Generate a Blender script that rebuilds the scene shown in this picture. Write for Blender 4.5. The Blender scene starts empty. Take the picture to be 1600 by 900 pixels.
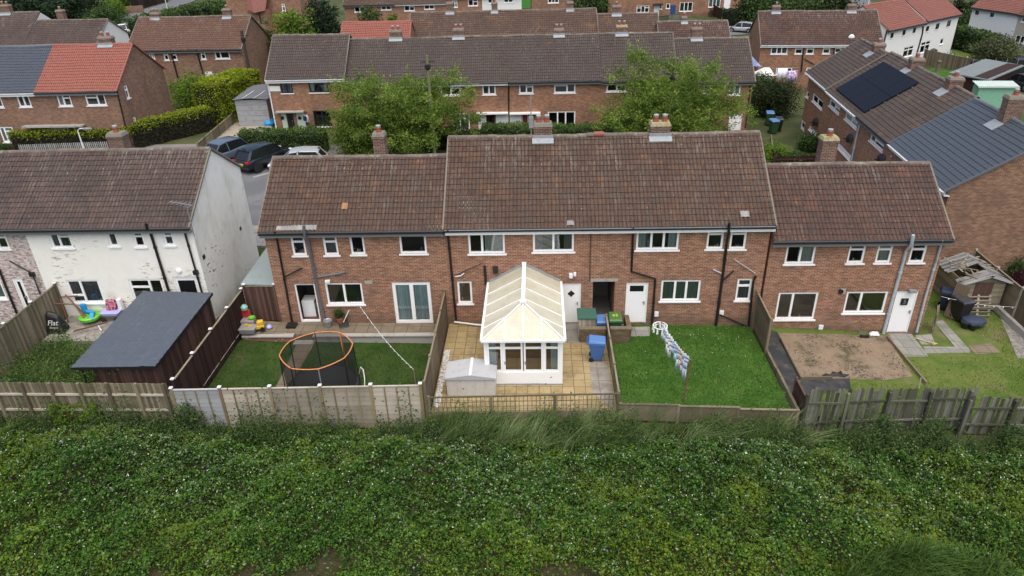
import bpy, bmesh, math, random
import numpy as np
from mathutils import Vector, Matrix
random.seed(7); RNG = np.random.default_rng(11)
S = bpy.context.scene; COL = S.collection
rad = math.radians

# ------------------------------------------------------------------ survey of the site
# camera solved from the photograph; a photo pixel (1600 x 900) meets a wall plane or the ground at a real point
FPX = 1105.36; CAM = np.array([0., 0., 17.0])
def cam_matrix(p, y, r):
    cp, sp, cy, sy, cr, sr = math.cos(p), math.sin(p), math.cos(y), math.sin(y), math.cos(r), math.sin(r)
    f = np.array([sy*cp, cy*cp, -sp]); rt = np.array([cy, -sy, 0]); dn = np.cross(f, rt)
    return np.stack([rt*cr+dn*sr, -rt*sr+dn*cr, f], 1)
CM = cam_matrix(rad(28.478), rad(-2.434), rad(1.688))
def ray(x, y): return CM @ np.array([x-800, y-450, FPX])
XF, ZF = [-60, -20, -15, -12, -4, 3, 10, 17, 35, 80], [.5, .5, .42, .22, .05, 0, -.15, -.66, -1.2, -1.2]
XB, ZB = [-60, -21, -4, 17, 35, 80], [.85, .85, 0, -.5, -1.2, -1.2]
def zg(x, y=0):
    t = min(max((y-36)/14, 0), 1); t = t*t*(3-2*t)
    return float(np.interp(x, XF, ZF)*(1-t)+np.interp(x, XB, ZB)*t)
def Gz(x, y, z=0.):
    d = ray(x, y); return CAM+d*((z-CAM[2])/d[2])
def G(x, y, h=0.):
    p = Gz(x, y, h)
    for _ in range(14): p = Gz(x, y, zg(p[0], p[1])+h)
    return p
class Plane:
    """vertical plane through o (x, y) with direction angle a"""
    def __init__(s, o, a):
        s.o = np.array([o[0], o[1], 0.]); s.t = np.array([math.cos(a), math.sin(a), 0.]); s.n = np.array([-s.t[1], s.t[0], 0.])
    def P(s, x, y):
        d = ray(x, y); k = np.dot(s.o-CAM, s.n)/np.dot(d, s.n); p = CAM+d*k-s.o
        return float(np.dot(p, s.t)), float(p[2])
def at_y(x, y, Y):
    d = ray(x, y); return CAM+d*(Y/d[1])

# ------------------------------------------------------------------ objects
def link(o, parent=None):
    COL.objects.link(o)
    if parent is not None: o.parent = parent
    return o
def tag(o, label=None, cat=None, group=None, kind=None):
    if label: o['label'] = label
    if cat: o['category'] = cat
    if group: o['group'] = group
    if kind: o['kind'] = kind
    return o
def thing(name, label, cat, loc=(0, 0, 0), rz=0., group=None):
    o = bpy.data.objects.new(name, None); o.empty_display_size = .2
    o.location = Vector([float(c) for c in loc]); o.rotation_euler = (0, 0, rz)
    link(o); return tag(o, label, cat, group)
def copy_tree(o, parent=None):
    c = o.copy(); COL.objects.link(c); c.parent = parent
    for ch in list(o.children): copy_tree(ch, c)
    return c
def np_mesh(name, V, Fq, mats, parent=None, uv=None, rnd=None, mi=None, smooth=False):
    V = np.asarray(V, np.float32); Fq = np.asarray(Fq, np.int32); n, k = Fq.shape
    me = bpy.data.meshes.new(name)
    me.vertices.add(len(V)); me.vertices.foreach_set('co', V.ravel())
    me.loops.add(n*k); me.loops.foreach_set('vertex_index', Fq.ravel())
    me.polygons.add(n); me.polygons.foreach_set('loop_start', np.arange(0, n*k, k, dtype=np.int32))
    for m in (mats if isinstance(mats, (list, tuple)) else [mats]): me.materials.append(m)
    if mi is not None: me.polygons.foreach_set('material_index', np.asarray(mi, np.int32))
    me.polygons.foreach_set('use_smooth', np.full(n, smooth, dtype=bool))
    me.update(calc_edges=True)
    if uv is not None:
        l = me.uv_layers.new(name='UVMap'); l.data.foreach_set('uv', np.asarray(uv, np.float32).ravel())
    a = me.attributes.new('rnd', 'FLOAT', 'FACE')
    a.data.foreach_set('value', np.asarray(RNG.random(n) if rnd is None else rnd, np.float32))
    return link(bpy.data.objects.new(name, me), parent)

class MB:
    """collects polygons; build() links them as ONE mesh with metre UVs laid along each face"""
    def __init__(s): s.v = []; s.f = []; s.r = []; s.m = []; s.cm = 0; s.cr = None
    def face(s, pts, m=None, r=None):
        b = len(s.v); s.v += [tuple(float(c) for c in p) for p in pts]; s.f.append(tuple(range(b, b+len(pts))))
        s.m.append(s.cm if m is None else m); s.r.append(random.random() if r is None else r)
    def hexa(s, P, m=None, r=None):
        """8 corners: bottom ring 0-3 counter-clockwise from above, top ring 4-7"""
        r = random.random() if r is None else r
        b = len(s.v); s.v += [tuple(float(c) for c in p) for p in P]
        for q in ((3, 2, 1, 0), (4, 5, 6, 7), (0, 1, 5, 4), (1, 2, 6, 5), (2, 3, 7, 6), (3, 0, 4, 7)):
            s.f.append(tuple(b+i for i in q)); s.m.append(s.cm if m is None else m); s.r.append(r)
    def box(s, x0, x1, y0, y1, z0, z1, m=None, r=None):
        s.hexa([(x0, y0, z0), (x1, y0, z0), (x1, y1, z0), (x0, y1, z0), (x0, y0, z1), (x1, y0, z1), (x1, y1, z1), (x0, y1, z1)], m, r)
    def bar(s, a, b, w, h, up=(0, 0, 1), m=None, r=None):
        a = Vector(a); b = Vector(b); d = (b-a)
        if d.length < 1e-6: return
        d.normalize(); u = Vector(up)
        sd = d.cross(u)
        if sd.length < 1e-3: sd = d.cross(Vector((1, 0, 0)))
        sd.normalize(); u = sd.cross(d); sd *= w/2; u = u*h/2
        s.hexa([a+sd-u, b+sd-u, b-sd-u, a-sd-u, a+sd+u, b+sd+u, b-sd+u, a-sd+u], m, r)
    def tube(s, pts, rr, n=8, cap=True, m=None, r=None):
        pts = [Vector(p) for p in pts]; N = len(pts)
        if not isinstance(rr, (list, tuple)): rr = [rr]*N
        r = random.random() if r is None else r; b = len(s.v); pu = None
        for i, p in enumerate(pts):
            d = (pts[min(i+1, N-1)]-pts[max(i-1, 0)]).normalized()
            if pu is None: pu = d.orthogonal().normalized()
            pu = (pu-d*pu.dot(d)).normalized(); w = d.cross(pu)
            for k in range(n):
                a = 2*math.pi*k/n; s.v.append(tuple(p+(pu*math.cos(a)+w*math.sin(a))*rr[i]))
        mm = s.cm if m is None else m
        for i in range(N-1):
            for k in range(n):
                k2 = (k+1) % n; s.f.append((b+i*n+k, b+i*n+k2, b+(i+1)*n+k2, b+(i+1)*n+k)); s.m.append(mm); s.r.append(r)
        if cap:
            s.f.append(tuple(b+k for k in reversed(range(n)))); s.f.append(tuple(b+(N-1)*n+k for k in range(n))); s.m += [mm, mm]; s.r += [r, r]
    def lathe(s, prof, c=(0, 0, 0), n=16, m=None, r=None, axis='z'):
        """prof: (radius, height) list"""
        b = len(s.v); r = random.random() if r is None else r; mm = s.cm if m is None else m
        for (R, h) in prof:
            for k in range(n):
                a = 2*math.pi*k/n; x, y = R*math.cos(a), R*math.sin(a)
                p = (x, y, h) if axis == 'z' else ((h, x, y) if axis == 'x' else (x, h, y))
                s.v.append((c[0]+p[0], c[1]+p[1], c[2]+p[2]))
        for i in range(len(prof)-1):
            for k in range(n):
                k2 = (k+1) % n; q = (b+i*n+k, b+i*n+k2, b+(i+1)*n+k2, b+(i+1)*n+k)
                s.f.append(q if axis != 'y' else q[::-1]); s.m.append(mm); s.r.append(r)
        for i, rev in ((0, True), (len(prof)-1, False)):
            if prof[i][0] > 1e-4:
                q = [b+i*n+k for k in range(n)]; s.f.append(tuple(q[::-1] if rev != (axis == 'y') else q)); s.m.append(mm); s.r.append(r)
    def build(s, name, mats, parent=None, smooth=False, bevel=0., kind=None, loc=None):
        me = bpy.data.meshes.new(name); me.from_pydata(s.v, [], s.f)
        for m in (mats if isinstance(mats, (list, tuple)) else [mats]): me.materials.append(m)
        me.polygons.foreach_set('material_index', np.array(s.m, np.int32))
        me.polygons.foreach_set('use_smooth', np.full(len(s.f), smooth, dtype=bool))
        a = me.attributes.new('rnd', 'FLOAT', 'FACE'); a.data.foreach_set('value', np.array(s.r, np.float32))
        uv = me.uv_layers.new(name='UVMap'); out = []
        for p in me.polygons:
            n = p.normal
            t = Vector((1, 0, 0)) if abs(n.z) > .995 else Vector((-n.y, n.x, 0)).normalized()
            b = n.cross(t)
            for li in p.loop_indices:
                q = me.vertices[me.loops[li].vertex_index].co; out += [q.dot(t), q.dot(b)]
        uv.data.foreach_set('uv', np.array(out, np.float32))
        me.update()
        o = link(bpy.data.objects.new(name, me), parent)
        if smooth:
            try: me.set_sharp_from_angle(angle=rad(38))
            except Exception: pass
        if bevel > 0:
            md = o.modifiers.new('edge', 'BEVEL'); md.width = bevel; md.segments = 2; md.limit_method = 'ANGLE'; md.angle_limit = rad(40)
        if kind: o['kind'] = kind
        if loc is not None: o.location = loc
        return o

# ------------------------------------------------------------------ materials
class NT:
    def __init__(s, name):
        s.m = bpy.data.materials.new(name); s.m.use_nodes = True; s.t = s.m.node_tree; s.t.nodes.clear()
        s.out = s.n('ShaderNodeOutputMaterial'); s.bsdf = s.n('ShaderNodeBsdfPrincipled'); s.l(s.bsdf.outputs[0], s.out.inputs[0])
    def n(s, typ, **kw):
        nd = s.t.nodes.new(typ)
        for k, v in kw.items(): setattr(nd, k, v)
        return nd
    def l(s, a, b): s.t.links.new(a, b)
    def put(s, sock, v):
        if isinstance(v, (int, float)): sock.default_value = v
        elif isinstance(v, tuple): sock.default_value = v if len(v) != 3 or sock.type == 'VECTOR' else (*v, 1)
        else: s.l(v, sock)
    def math(s, op, a, b=0., c=None):
        nd = s.n('ShaderNodeMath', operation=op); s.put(nd.inputs[0], a); s.put(nd.inputs[1], b)
        if c is not None: s.put(nd.inputs[2], c)
        return nd.outputs[0]
    def mix(s, f, a, b, mode='MIX'):
        nd = s.n('ShaderNodeMix', data_type='RGBA', blend_type=mode); s.put(nd.inputs[0], f); s.put(nd.inputs[6], a); s.put(nd.inputs[7], b)
        return nd.outputs[2]
    def uv(s): return s.n('ShaderNodeTexCoord').outputs['UV']
    def obj(s): return s.n('ShaderNodeTexCoord').outputs['Object']
    def pos(s): return s.n('ShaderNodeNewGeometry').outputs['Position']
    def scale(s, vec, sc):
        nd = s.n('ShaderNodeMapping'); s.l(vec, nd.inputs[0]); nd.inputs['Scale'].default_value = sc if isinstance(sc, tuple) else (sc, sc, sc); return nd.outputs[0]
    def noise(s, vec, sc, det=3., rough=.55):
        nd = s.n('ShaderNodeTexNoise'); s.l(s.scale(vec, sc), nd.inputs['Vector']); nd.inputs['Scale'].default_value = 1; nd.inputs['Detail'].default_value = det; nd.inputs['Roughness'].default_value = rough
        return nd.outputs['Fac']
    def ramp(s, f, lo, hi):
        nd = s.n('ShaderNodeMapRange', clamp=True, interpolation_type='SMOOTHSTEP'); s.put(nd.inputs[0], f); nd.inputs[1].default_value = lo; nd.inputs[2].default_value = hi; return nd.outputs[0]
    def cramp(s, f, stops):
        nd = s.n('ShaderNodeValToRGB'); s.put(nd.inputs[0], f); e = nd.color_ramp.elements
        while len(e) < len(stops): e.new(.5)
        for i, (p, c) in enumerate(stops): e[i].position = p; e[i].color = (*c, 1)
        return nd.outputs[0]
    def attr(s, name='rnd'): return s.n('ShaderNodeAttribute', attribute_name=name).outputs['Fac']
    def bump(s, h, st=.3, dist=.01):
        nd = s.n('ShaderNodeBump'); nd.inputs['Strength'].default_value = st; nd.inputs['Distance'].default_value = dist; s.put(nd.inputs['Height'], h); s.l(nd.outputs[0], s.bsdf.inputs['Normal'])
    def bright(s, col, f):
        nd = s.n('ShaderNodeHueSaturation'); s.put(nd.inputs['Value'], f); s.put(nd.inputs['Color'], col); return nd.outputs[0]
    def done(s, col, rough=.8, metal=0., spec=None):
        s.put(s.bsdf.inputs['Base Color'], col); s.put(s.bsdf.inputs['Roughness'], rough); s.put(s.bsdf.inputs['Metallic'], metal)
        if spec is not None: s.bsdf.inputs['Specular IOR Level'].default_value = spec
        return s.m

def plain(name, col, rough=.6, var=.0, dirt=None, dsc=3., dlo=.5, dhi=.75, metal=0., spec=None, bump=0., bsc=60., streak=None):
    t = NT(name); c = col
    if var: c = t.bright(c, t.math('ADD', t.math('MULTIPLY', t.attr(), var), 1-var/2))
    p = t.obj()
    if dirt is not None:
        f = t.ramp(t.noise(p, streak if streak else dsc, 5, .65), dlo, dhi); c = t.mix(f, c, dirt)
    f2 = t.noise(p, 17., 4, .6); c = t.bright(c, t.math('ADD', t.math('MULTIPLY', f2, .22), .89))
    if bump: t.bump(t.noise(p, bsc, 4, .6), bump, .008)
    return t.done(c, rough, metal, spec)

def brick(name, c1, c2, mortar, stain=(.10, .075, .06), stain_amt=.55, paint=None, pale=0.3):
    t = NT(name); uv = t.uv(); o = t.obj()
    b = t.n('ShaderNodeTexBrick'); t.l(uv, b.inputs['Vector'])
    b.inputs['Scale'].default_value = 1; b.inputs['Brick Width'].default_value = .225; b.inputs['Row Height'].default_value = .075; b.inputs['Mortar Size'].default_value = .0105
    b.inputs['Mortar Smooth'].default_value = .2; b.inputs['Bias'].default_value = 0.
    t.put(b.inputs['Color1'], c1); t.put(b.inputs['Color2'], c2); t.put(b.inputs['Mortar'], mortar)
    # per-brick burn variation
    fl = t.n('ShaderNodeSeparateXYZ'); t.l(uv, fl.inputs[0])
    row = t.math('FLOOR', t.math('DIVIDE', fl.outputs[1], .075))
    colx = t.math('FLOOR', t.math('ADD', t.math('DIVIDE', fl.outputs[0], .225), t.math('MULTIPLY', t.math('MODULO', row, 2.), .5)))
    cv = t.n('ShaderNodeCombineXYZ'); t.l(colx, cv.inputs[0]); t.l(row, cv.inputs[1])
    wn = t.n('ShaderNodeTexWhiteNoise', noise_dimensions='2D'); t.l(cv.outputs[0], wn.inputs['Vector'])
    c = t.bright(b.outputs['Color'], t.math('ADD', t.math('MULTIPLY', wn.outputs['Value'], .5), .75))
    big = t.ramp(t.noise(o, (.5, .5, .35), 5, .6), .45, .75); c = t.mix(t.math('MULTIPLY', big, stain_amt), c, stain)
    eff = t.ramp(t.noise(o, (.8, .8, 1.1), 5, .7), .55, .8); c = t.mix(t.math('MULTIPLY', eff, pale), c, (.36, .27, .20))
    sz = t.n('ShaderNodeSeparateXYZ'); t.l(o, sz.inputs[0]); dz = t.math('MULTIPLY', t.ramp(t.math('ADD', sz.outputs[2], t.math('MULTIPLY', t.noise(o, 1.5, 4, .6), .9)), 1.15, .45), .5); c = t.mix(dz, c, (.085, .07, .045))
    if paint is not None:
        pc, lo, hi = paint
        pf = t.ramp(t.noise(o, (4.5, 4.5, 11.), 5, .7), lo, hi); c = t.mix(pf, c, pc)
    t.bump(b.outputs['Fac'], -.35, .008)
    return t.done(c, .88, spec=.25)

def render_wall(name, col, flake_lo=.53, flake_hi=.62, grime=(.36, .37, .28), gl=.5, gh=.8, bk=None):
    """painted brick/render with flaking that shows brick and green-grey grime"""
    t = NT(name); o = t.obj(); uv = t.uv()
    c = t.bright(col, t.math('ADD', t.math('MULTIPLY', t.noise(o, 2.5, 5, .6), .16), .91))
    g = t.ramp(t.noise(o, (.55, .55, .28), 6, .7), gl, gh); c = t.mix(t.math('MULTIPLY', g, .6), c, grime)
    b = t.n('ShaderNodeTexBrick'); t.l(uv, b.inputs['Vector']); b.inputs['Scale'].default_value = 1; b.inputs['Brick Width'].default_value = .225; b.inputs['Row Height'].default_value = .075; b.inputs['Mortar Size'].default_value = .011
    t.put(b.inputs['Color1'], (.30, .19, .16)); t.put(b.inputs['Color2'], (.22, .13, .11)); t.put(b.inputs['Mortar'], (.66, .64, .58))
    wide = t.ramp(t.noise(o, .33, 2, .5), .49, .60)
    if bk: t.put(b.inputs['Color1'], bk); t.put(b.inputs['Color2'], bk)
    f = t.ramp(t.noise(o, (2.4, 2.4, 7.), 6, .65), flake_lo, flake_hi); f = t.math('MULTIPLY', f, wide)
    c = t.mix(f, c, b.outputs['Color']); t.bump(b.outputs['Fac'], -.18, .006)
    return t.done(c, .85, spec=.25)

def tile_mat(name, cols, course=.29, width=.33, lichen=.5, patch=None, specks=.35, streak=(.27, .255, .22), rough=.85, moss=0., valley=.55):
    t = NT(name); uv = t.uv(); o = t.obj()
    sp = t.n('ShaderNodeSeparateXYZ'); t.l(uv, sp.inputs[0])
    row = t.math('FLOOR', t.math('DIVIDE', sp.outputs[1], course)); cx = t.math('FLOOR', t.math('DIVIDE', sp.outputs[0], width))
    cv = t.n('ShaderNodeCombineXYZ'); t.l(cx, cv.inputs[0]); t.l(row, cv.inputs[1])
    w = t.n('ShaderNodeTexWhiteNoise', noise_dimensions='2D'); t.l(cv.outputs[0], w.inputs['Vector'])
    n = len(cols); rx = t.math('FLOOR', t.math('DIVIDE', sp.outputs[0], width/2)); cr = t.n('ShaderNodeCombineXYZ'); t.l(rx, cr.inputs[0]); t.l(row, cr.inputs[1]); w2 = t.n('ShaderNodeTexWhiteNoise', noise_dimensions='2D'); t.l(cr.outputs[0], w2.inputs['Vector'])
    lowf = t.noise(uv, (.5, .45, 1), 5, .6); mixv = t.math('ADD', t.math('MULTIPLY', w.outputs['Value'], .30), t.math('ADD', t.math('MULTIPLY', w2.outputs['Value'], .30), t.math('MULTIPLY', t.math('SUBTRACT', lowf, .34), 1.0)))
    c = t.cramp(mixv, [(i/(n-1)*.96+.02, k) for i, k in enumerate(cols)])
    if patch is not None:
        pc, lo, hi = patch
        pf = t.ramp(t.math('ADD', t.noise(uv, (.55, .8, 1), 4, .6), t.math('MULTIPLY', w2.outputs['Value'], .10)), lo, hi); c = t.mix(t.math('MULTIPLY', pf, .62), c, pc)
    st = t.ramp(t.noise(uv, (9., 1.1, 1), 6, .75), .47, .72); st = t.math('MULTIPLY', st, t.ramp(t.noise(uv, (.5, .35, 1), 4, .6), .38, .62))
    hi = t.ramp(sp.outputs[1], 1.6, 4.6); st = t.math('MULTIPLY', st, t.math('ADD', .55, t.math('MULTIPLY', hi, .9))); c = t.mix(t.math('MULTIPLY', st, lichen), c, streak)
    if moss:
        mf = t.ramp(t.noise(uv, (1.1, 1.6, 1), 6, .7), .56, .74); c = t.mix(t.math('MULTIPLY', mf, moss), c, (.12, .115, .05))
    sk = t.n('ShaderNodeTexNoise'); t.l(t.scale(uv, (10., 8., 1)), sk.inputs['Vector']); sk.inputs['Scale'].default_value = 1; sk.inputs['Detail'].default_value = 2
    c = t.mix(t.math('MULTIPLY', t.ramp(sk.outputs['Fac'], .685, .72), specks), c, (.5, .47, .42))
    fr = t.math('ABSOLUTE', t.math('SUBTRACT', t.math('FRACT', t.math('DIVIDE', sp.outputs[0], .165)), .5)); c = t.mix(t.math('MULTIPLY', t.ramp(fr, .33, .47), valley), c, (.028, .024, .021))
    c = t.bright(c, t.math('ADD', t.math('MULTIPLY', t.noise(uv, (14., 5., 1), 4, .7), .9), .55))
    return t.done(c, rough, spec=.3)

def leaf_mat(name, dark, mid, light, trans=.25, rough=.6, patch=None, spec=.12):
    t = NT(name); c = t.cramp(t.attr(), [(0., dark), (.5, mid), (1., light)])
    if patch is not None:
        pc, sc, lo, hi = patch; c = t.mix(t.ramp(t.noise(t.pos(), sc, 3, .6), lo, hi), c, pc)
    t.done(c, rough, spec=spec)
    tr = t.n('ShaderNodeBsdfTranslucent'); t.put(tr.inputs[0], t.bright(c, 1.3)); mx = t.n('ShaderNodeMixShader'); mx.inputs[0].default_value = trans
    t.l(t.bsdf.outputs[0], mx.inputs[1]); t.l(tr.outputs[0], mx.inputs[2]); t.l(mx.outputs[0], t.out.inputs[0])
    return t.m

def wood_mat(name, base, alt, grey=(.3, .29, .26), gl=.5, gh=.8, var=.35, green=0., stretch=(6., 6., .6)):
    t = NT(name); o = t.obj()
    c = t.mix(t.ramp(t.attr(), .0, 1.), base, alt)
    c = t.mix(t.math('MULTIPLY', t.ramp(t.noise(o, stretch, 5, .65), gl, gh), .7), c, grey)
    if green: c = t.mix(t.math('MULTIPLY', t.ramp(t.noise(o, (1.2, 1.2, .7), 4, .6), .42, .7), green), c, (.075, .09, .04))
    c = t.bright(c, t.math('ADD', t.math('MULTIPLY', t.attr(), var), 1-var/2))
    t.bump(t.noise(o, (22., 22., 2.5), 3, .6), .25, .006)
    return t.done(c, .85, spec=.2)

def ground_mat(name, c1, c2, c3=None, sc=1.2, lo=.4, hi=.62, sc3=.6, lo3=.55, hi3=.7, fine=30., rough=.95, bump=.4):
    t = NT(name); p = t.pos()
    c = t.mix(t.ramp(t.noise(p, sc, 6, .65), lo, hi), c1, c2)
    if c3 is not None: c = t.mix(t.ramp(t.noise(p, sc3, 5, .7), lo3, hi3), c, c3)
    c = t.bright(c, t.math('ADD', t.math('MULTIPLY', t.noise(p, fine, 3, .7), .7), .65))
    t.bump(t.noise(p, fine, 4, .7), bump, .02)
    return t.done(c, rough, spec=.15)

def slab_mat(name, c1, c2, joint, w=.6, h=.6, dirt=(.12, .11, .07), ds=.9, dl=.5, dh=.72, off=0., jw=.012):
    t = NT(name); uv = t.uv(); o = t.pos()
    b = t.n('ShaderNodeTexBrick', offset=off); t.l(uv, b.inputs['Vector']); b.inputs['Scale'].default_value = 1; b.inputs['Brick Width'].default_value = w; b.inputs['Row Height'].default_value = h; b.inputs['Mortar Size'].default_value = jw
    t.put(b.inputs['Color1'], c1); t.put(b.inputs['Color2'], c2); t.put(b.inputs['Mortar'], joint)
    c = t.mix(t.math('MULTIPLY', t.ramp(t.noise(o, ds, 6, .7), dl, dh), .7), b.outputs['Color'], dirt)
    c = t.bright(c, t.math('ADD', t.math('MULTIPLY', t.noise(o, 9., 4, .65), .5), .75))
    t.bump(b.outputs['Fac'], -.3, .01)
    return t.done(c, .9, spec=.2)

def glass_mat(name='window_glass', tint=(.8, .88, .86), refl=(.9, .95, 1.)):
    t = NT(name); tr = t.n('ShaderNodeBsdfTransparent'); t.put(tr.inputs[0], tint); gl = t.n('ShaderNodeBsdfGlossy'); t.put(gl.inputs[0], refl); gl.inputs['Roughness'].default_value = .03
    fr = t.n('ShaderNodeFresnel'); fr.inputs[0].default_value = 1.5
    mx = t.n('ShaderNodeMixShader'); t.l(t.math('ADD', t.math('MULTIPLY', fr.outputs[0], 1.), .11), mx.inputs[0]); t.l(tr.outputs[0], mx.inputs[1]); t.l(gl.outputs[0], mx.inputs[2]); t.l(mx.outputs[0], t.out.inputs[0])
    return t.m

M = {}
M['upvc'] = plain('white_upvc', (.84, .845, .83), .35, dirt=(.6, .61, .57), dlo=.6, dhi=.9)
M['blackframe'] = plain('black_frame', (.02, .02, .022), .35)
M['glass'] = glass_mat()
M['curtain'] = plain('net_curtain', (.36, .41, .40), .9, var=.25)
M['blind'] = plain('pale_blind', (.44, .43, .38), .9)
M['greycurtain'] = plain('grey_curtain', (.17, .18, .18), .9, var=.3)
M['brick'] = brick('red_brick', (.31, .122, .064), (.19, .078, .045), (.36, .285, .21), stain_amt=.35)
M['brick_b'] = brick('orange_brick', (.325, .14, .07), (.215, .092, .052), (.32, .24, .17), pale=.12)
M['brick_d'] = brick('dark_brick', (.245, .12, .07), (.16, .08, .05), (.28, .215, .16), pale=.1)
M['brick_chim'] = brick('chimney_brick', (.165, .072, .05), (.10, .05, .036), (.27, .235, .19), pale=.1)
M['peel'] = brick('peeling_brick', (.33, .19, .15), (.26, .145, .12), (.42, .36, .33), paint=((.60, .56, .54), .40, .60))
M['white_wall'] = render_wall('white_painted_wall', (.80, .79, .72), gl=.55, gh=.9)
M['gable_wall'] = render_wall('white_gable_wall', (.80, .81, .75), .575, .605, gl=.43, gh=.73, bk=(.07, .055, .045))
M['white_far'] = render_wall('far_white_wall', (.72, .72, .69), .72, .76, gl=.6, gh=.9)
M['beige_wall'] = plain('beige_render', (.42, .38, .30), .9)
BR = [(.045, .029, .023), (.066, .040, .029), (.082, .049, .034), (.068, .048, .038), (.108, .057, .034), (.112, .075, .054)]
M['tile'] = tile_mat('brown_roof_tiles', BR, lichen=.6, patch=((.15, .078, .042), .55, .80), specks=.3)
M['tile_w'] = tile_mat('grey_brown_roof_tiles', [(.046, .037, .034), (.064, .048, .042), (.084, .055, .045), (.098, .069, .056)], lichen=.6, patch=((.13, .085, .06), .72, .88), specks=.35)
M['tile_r'] = tile_mat('red_brown_roof_tiles', [(.046, .031, .026), (.066, .040, .033), (.084, .046, .035), (.108, .058, .039)], lichen=.55, patch=((.16, .075, .04), .56, .80), specks=.25)
M['tile_m'] = tile_mat('mid_roof_tiles', [(.05, .038, .034), (.07, .052, .045), (.064, .052, .048), (.086, .062, .05)], lichen=.3, patch=((.13, .09, .05), .7, .86), specks=.35, moss=.35)
M['tile_o'] = tile_mat('orange_brown_tiles', [(.065, .042, .033), (.08, .05, .037), (.095, .058, .04), (.125, .072, .043)], lichen=.25, patch=((.19, .105, .05), .60, .80), specks=.25, moss=.2)
M['tile_c'] = tile_mat('lichen_brown_tiles', [(.085, .046, .035), (.12, .062, .042), (.10, .055, .042), (.15, .08, .045)], lichen=.5, patch=((.16, .105, .06), .58, .76), specks=.5, moss=.35)
M['tile_red'] = tile_mat('new_red_tiles', [(.235, .078, .055), (.262, .088, .062), (.25, .082, .058)], lichen=.05, specks=.0, rough=.6)
M['tile_red2'] = tile_mat('weathered_red_tiles', [(.165, .06, .046), (.20, .075, .056), (.15, .056, .046)], lichen=.2, specks=.05, rough=.7)
M['tile_slate'] = tile_mat('blue_grey_tiles', [(.048, .06, .082), (.056, .068, .09), (.05, .063, .085)], lichen=.05, specks=.0, rough=.55)
M['tile_k'] = tile_mat('flat_brown_tiles', valley=0., cols=[(.042, .034, .03), (.066, .048, .039), (.055, .045, .041), (.092, .058, .04)], lichen=.35, patch=((.15, .095, .055), .62, .8), specks=.4, moss=.3)
M['tile_new'] = tile_mat('new_grey_tiles', valley=0., cols=[(.052, .063, .075), (.058, .07, .083), (.055, .066, .079)], course=.34, lichen=.04, specks=0., rough=.5)
M['ridge'] = plain('ridge_tile', (.13, .105, .085), .9, var=.4, dirt=(.26, .25, .2), dsc=4.)
M['ridge_red'] = plain('red_ridge_tile', (.25, .083, .06), .7, var=.1)
M['ridge_grey'] = plain('grey_ridge_tile', (.10, .115, .13), .6, var=.1)
M['cement'] = plain('verge_cement', (.17, .155, .125), .95, dirt=(.13, .12, .08))
M['lead'] = plain('lead_flashing', (.27, .295, .31), .6, dirt=(.19, .2, .21), dsc=6.)
M['pot'] = plain('terracotta_pot', (.30, .085, .045), .85, dirt=(.2, .1, .07))
M['potcap'] = plain('metal_pot_cap', (.30, .31, .31), .5)
M['black_plastic'] = plain('black_plastic', (.012, .012, .013), .45)
M['grey_pipe'] = plain('grey_pipe', (.12, .13, .145), .5, var=.2)
M['pale_pipe'] = plain('pale_grey_pipe', (.40, .46, .49), .5, dirt=(.28, .3, .3))
M['white_plastic'] = plain('white_plastic', (.75, .76, .76), .4)
M['grey_plastic'] = plain('grey_plastic', (.22, .235, .25), .5)
M['concrete'] = plain('concrete', (.34, .325, .29), .95, dirt=(.2, .19, .15), bump=.2)
M['cap_concrete'] = plain('chimney_capping', (.19, .175, .145), .95, dirt=(.11, .10, .07), dsc=5.)
M['moss_concrete'] = plain('mossy_concrete', (.33, .31, .24), .95, dirt=(.27, .22, .06), dsc=7., dlo=.4, dhi=.6)
M['fascia'] = plain('weathered_fascia', (.20, .20, .195), .7)
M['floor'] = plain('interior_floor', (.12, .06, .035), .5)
M['plaster'] = plain('interior_plaster', (.14, .135, .125), .9)
M['curtain_blue'] = plain('pale_blue_curtain', (.62, .68, .70), .9, var=.35)
M['cable_brown'] = plain('brown_cable', (.05, .03, .022), .7)
M['palegreen'] = plain('pale_green_panel', (.48, .56, .47), .6)
M['bluedoor'] = plain('blue_door_paint', (.02, .06, .2), .4)
def solar():
    t = NT('solar_cells'); uv = t.uv(); b = t.n('ShaderNodeTexBrick', offset=0.); t.l(uv, b.inputs['Vector']); b.inputs['Scale'].default_value = 1; b.inputs['Brick Width'].default_value = .16; b.inputs['Row Height'].default_value = .16; b.inputs['Mortar Size'].default_value = .004
    t.put(b.inputs['Color1'], (.006, .007, .013)); t.put(b.inputs['Color2'], (.007, .008, .015)); t.put(b.inputs['Mortar'], (.016, .018, .026)); return t.done(b.outputs['Color'], .5, spec=.12)
M['solar'] = solar()
M['greenpaint'] = plain('bright_green_paint', (.05, .22, .03), .7)
M['sheetroof'] = plain('grey_green_sheet', (.235, .285, .28), .6, dirt=(.2, .24, .23), dsc=2.)
def speck():
    t = NT('speckled_brickwork'); o = t.obj(); n = t.n('ShaderNodeTexVoronoi'); t.l(t.scale(o, (5., 5., 9.)), n.inputs['Vector']); n.inputs['Scale'].default_value = 1
    b = t.n('ShaderNodeTexBrick'); t.l(t.uv(), b.inputs['Vector']); b.inputs['Scale'].default_value = 1; b.inputs['Brick Width'].default_value = .225; b.inputs['Row Height'].default_value = .075; b.inputs['Mortar Size'].default_value = .009
    t.put(b.inputs['Color1'], (.27, .11, .075)); t.put(b.inputs['Color2'], (.2, .085, .06)); t.put(b.inputs['Mortar'], (.24, .17, .14)); f = t.math('SUBTRACT', 1., t.ramp(n.outputs['Distance'], .16, .22)); return t.done(t.mix(f, b.outputs['Color'], (.62, .58, .55)), .9)
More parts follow.
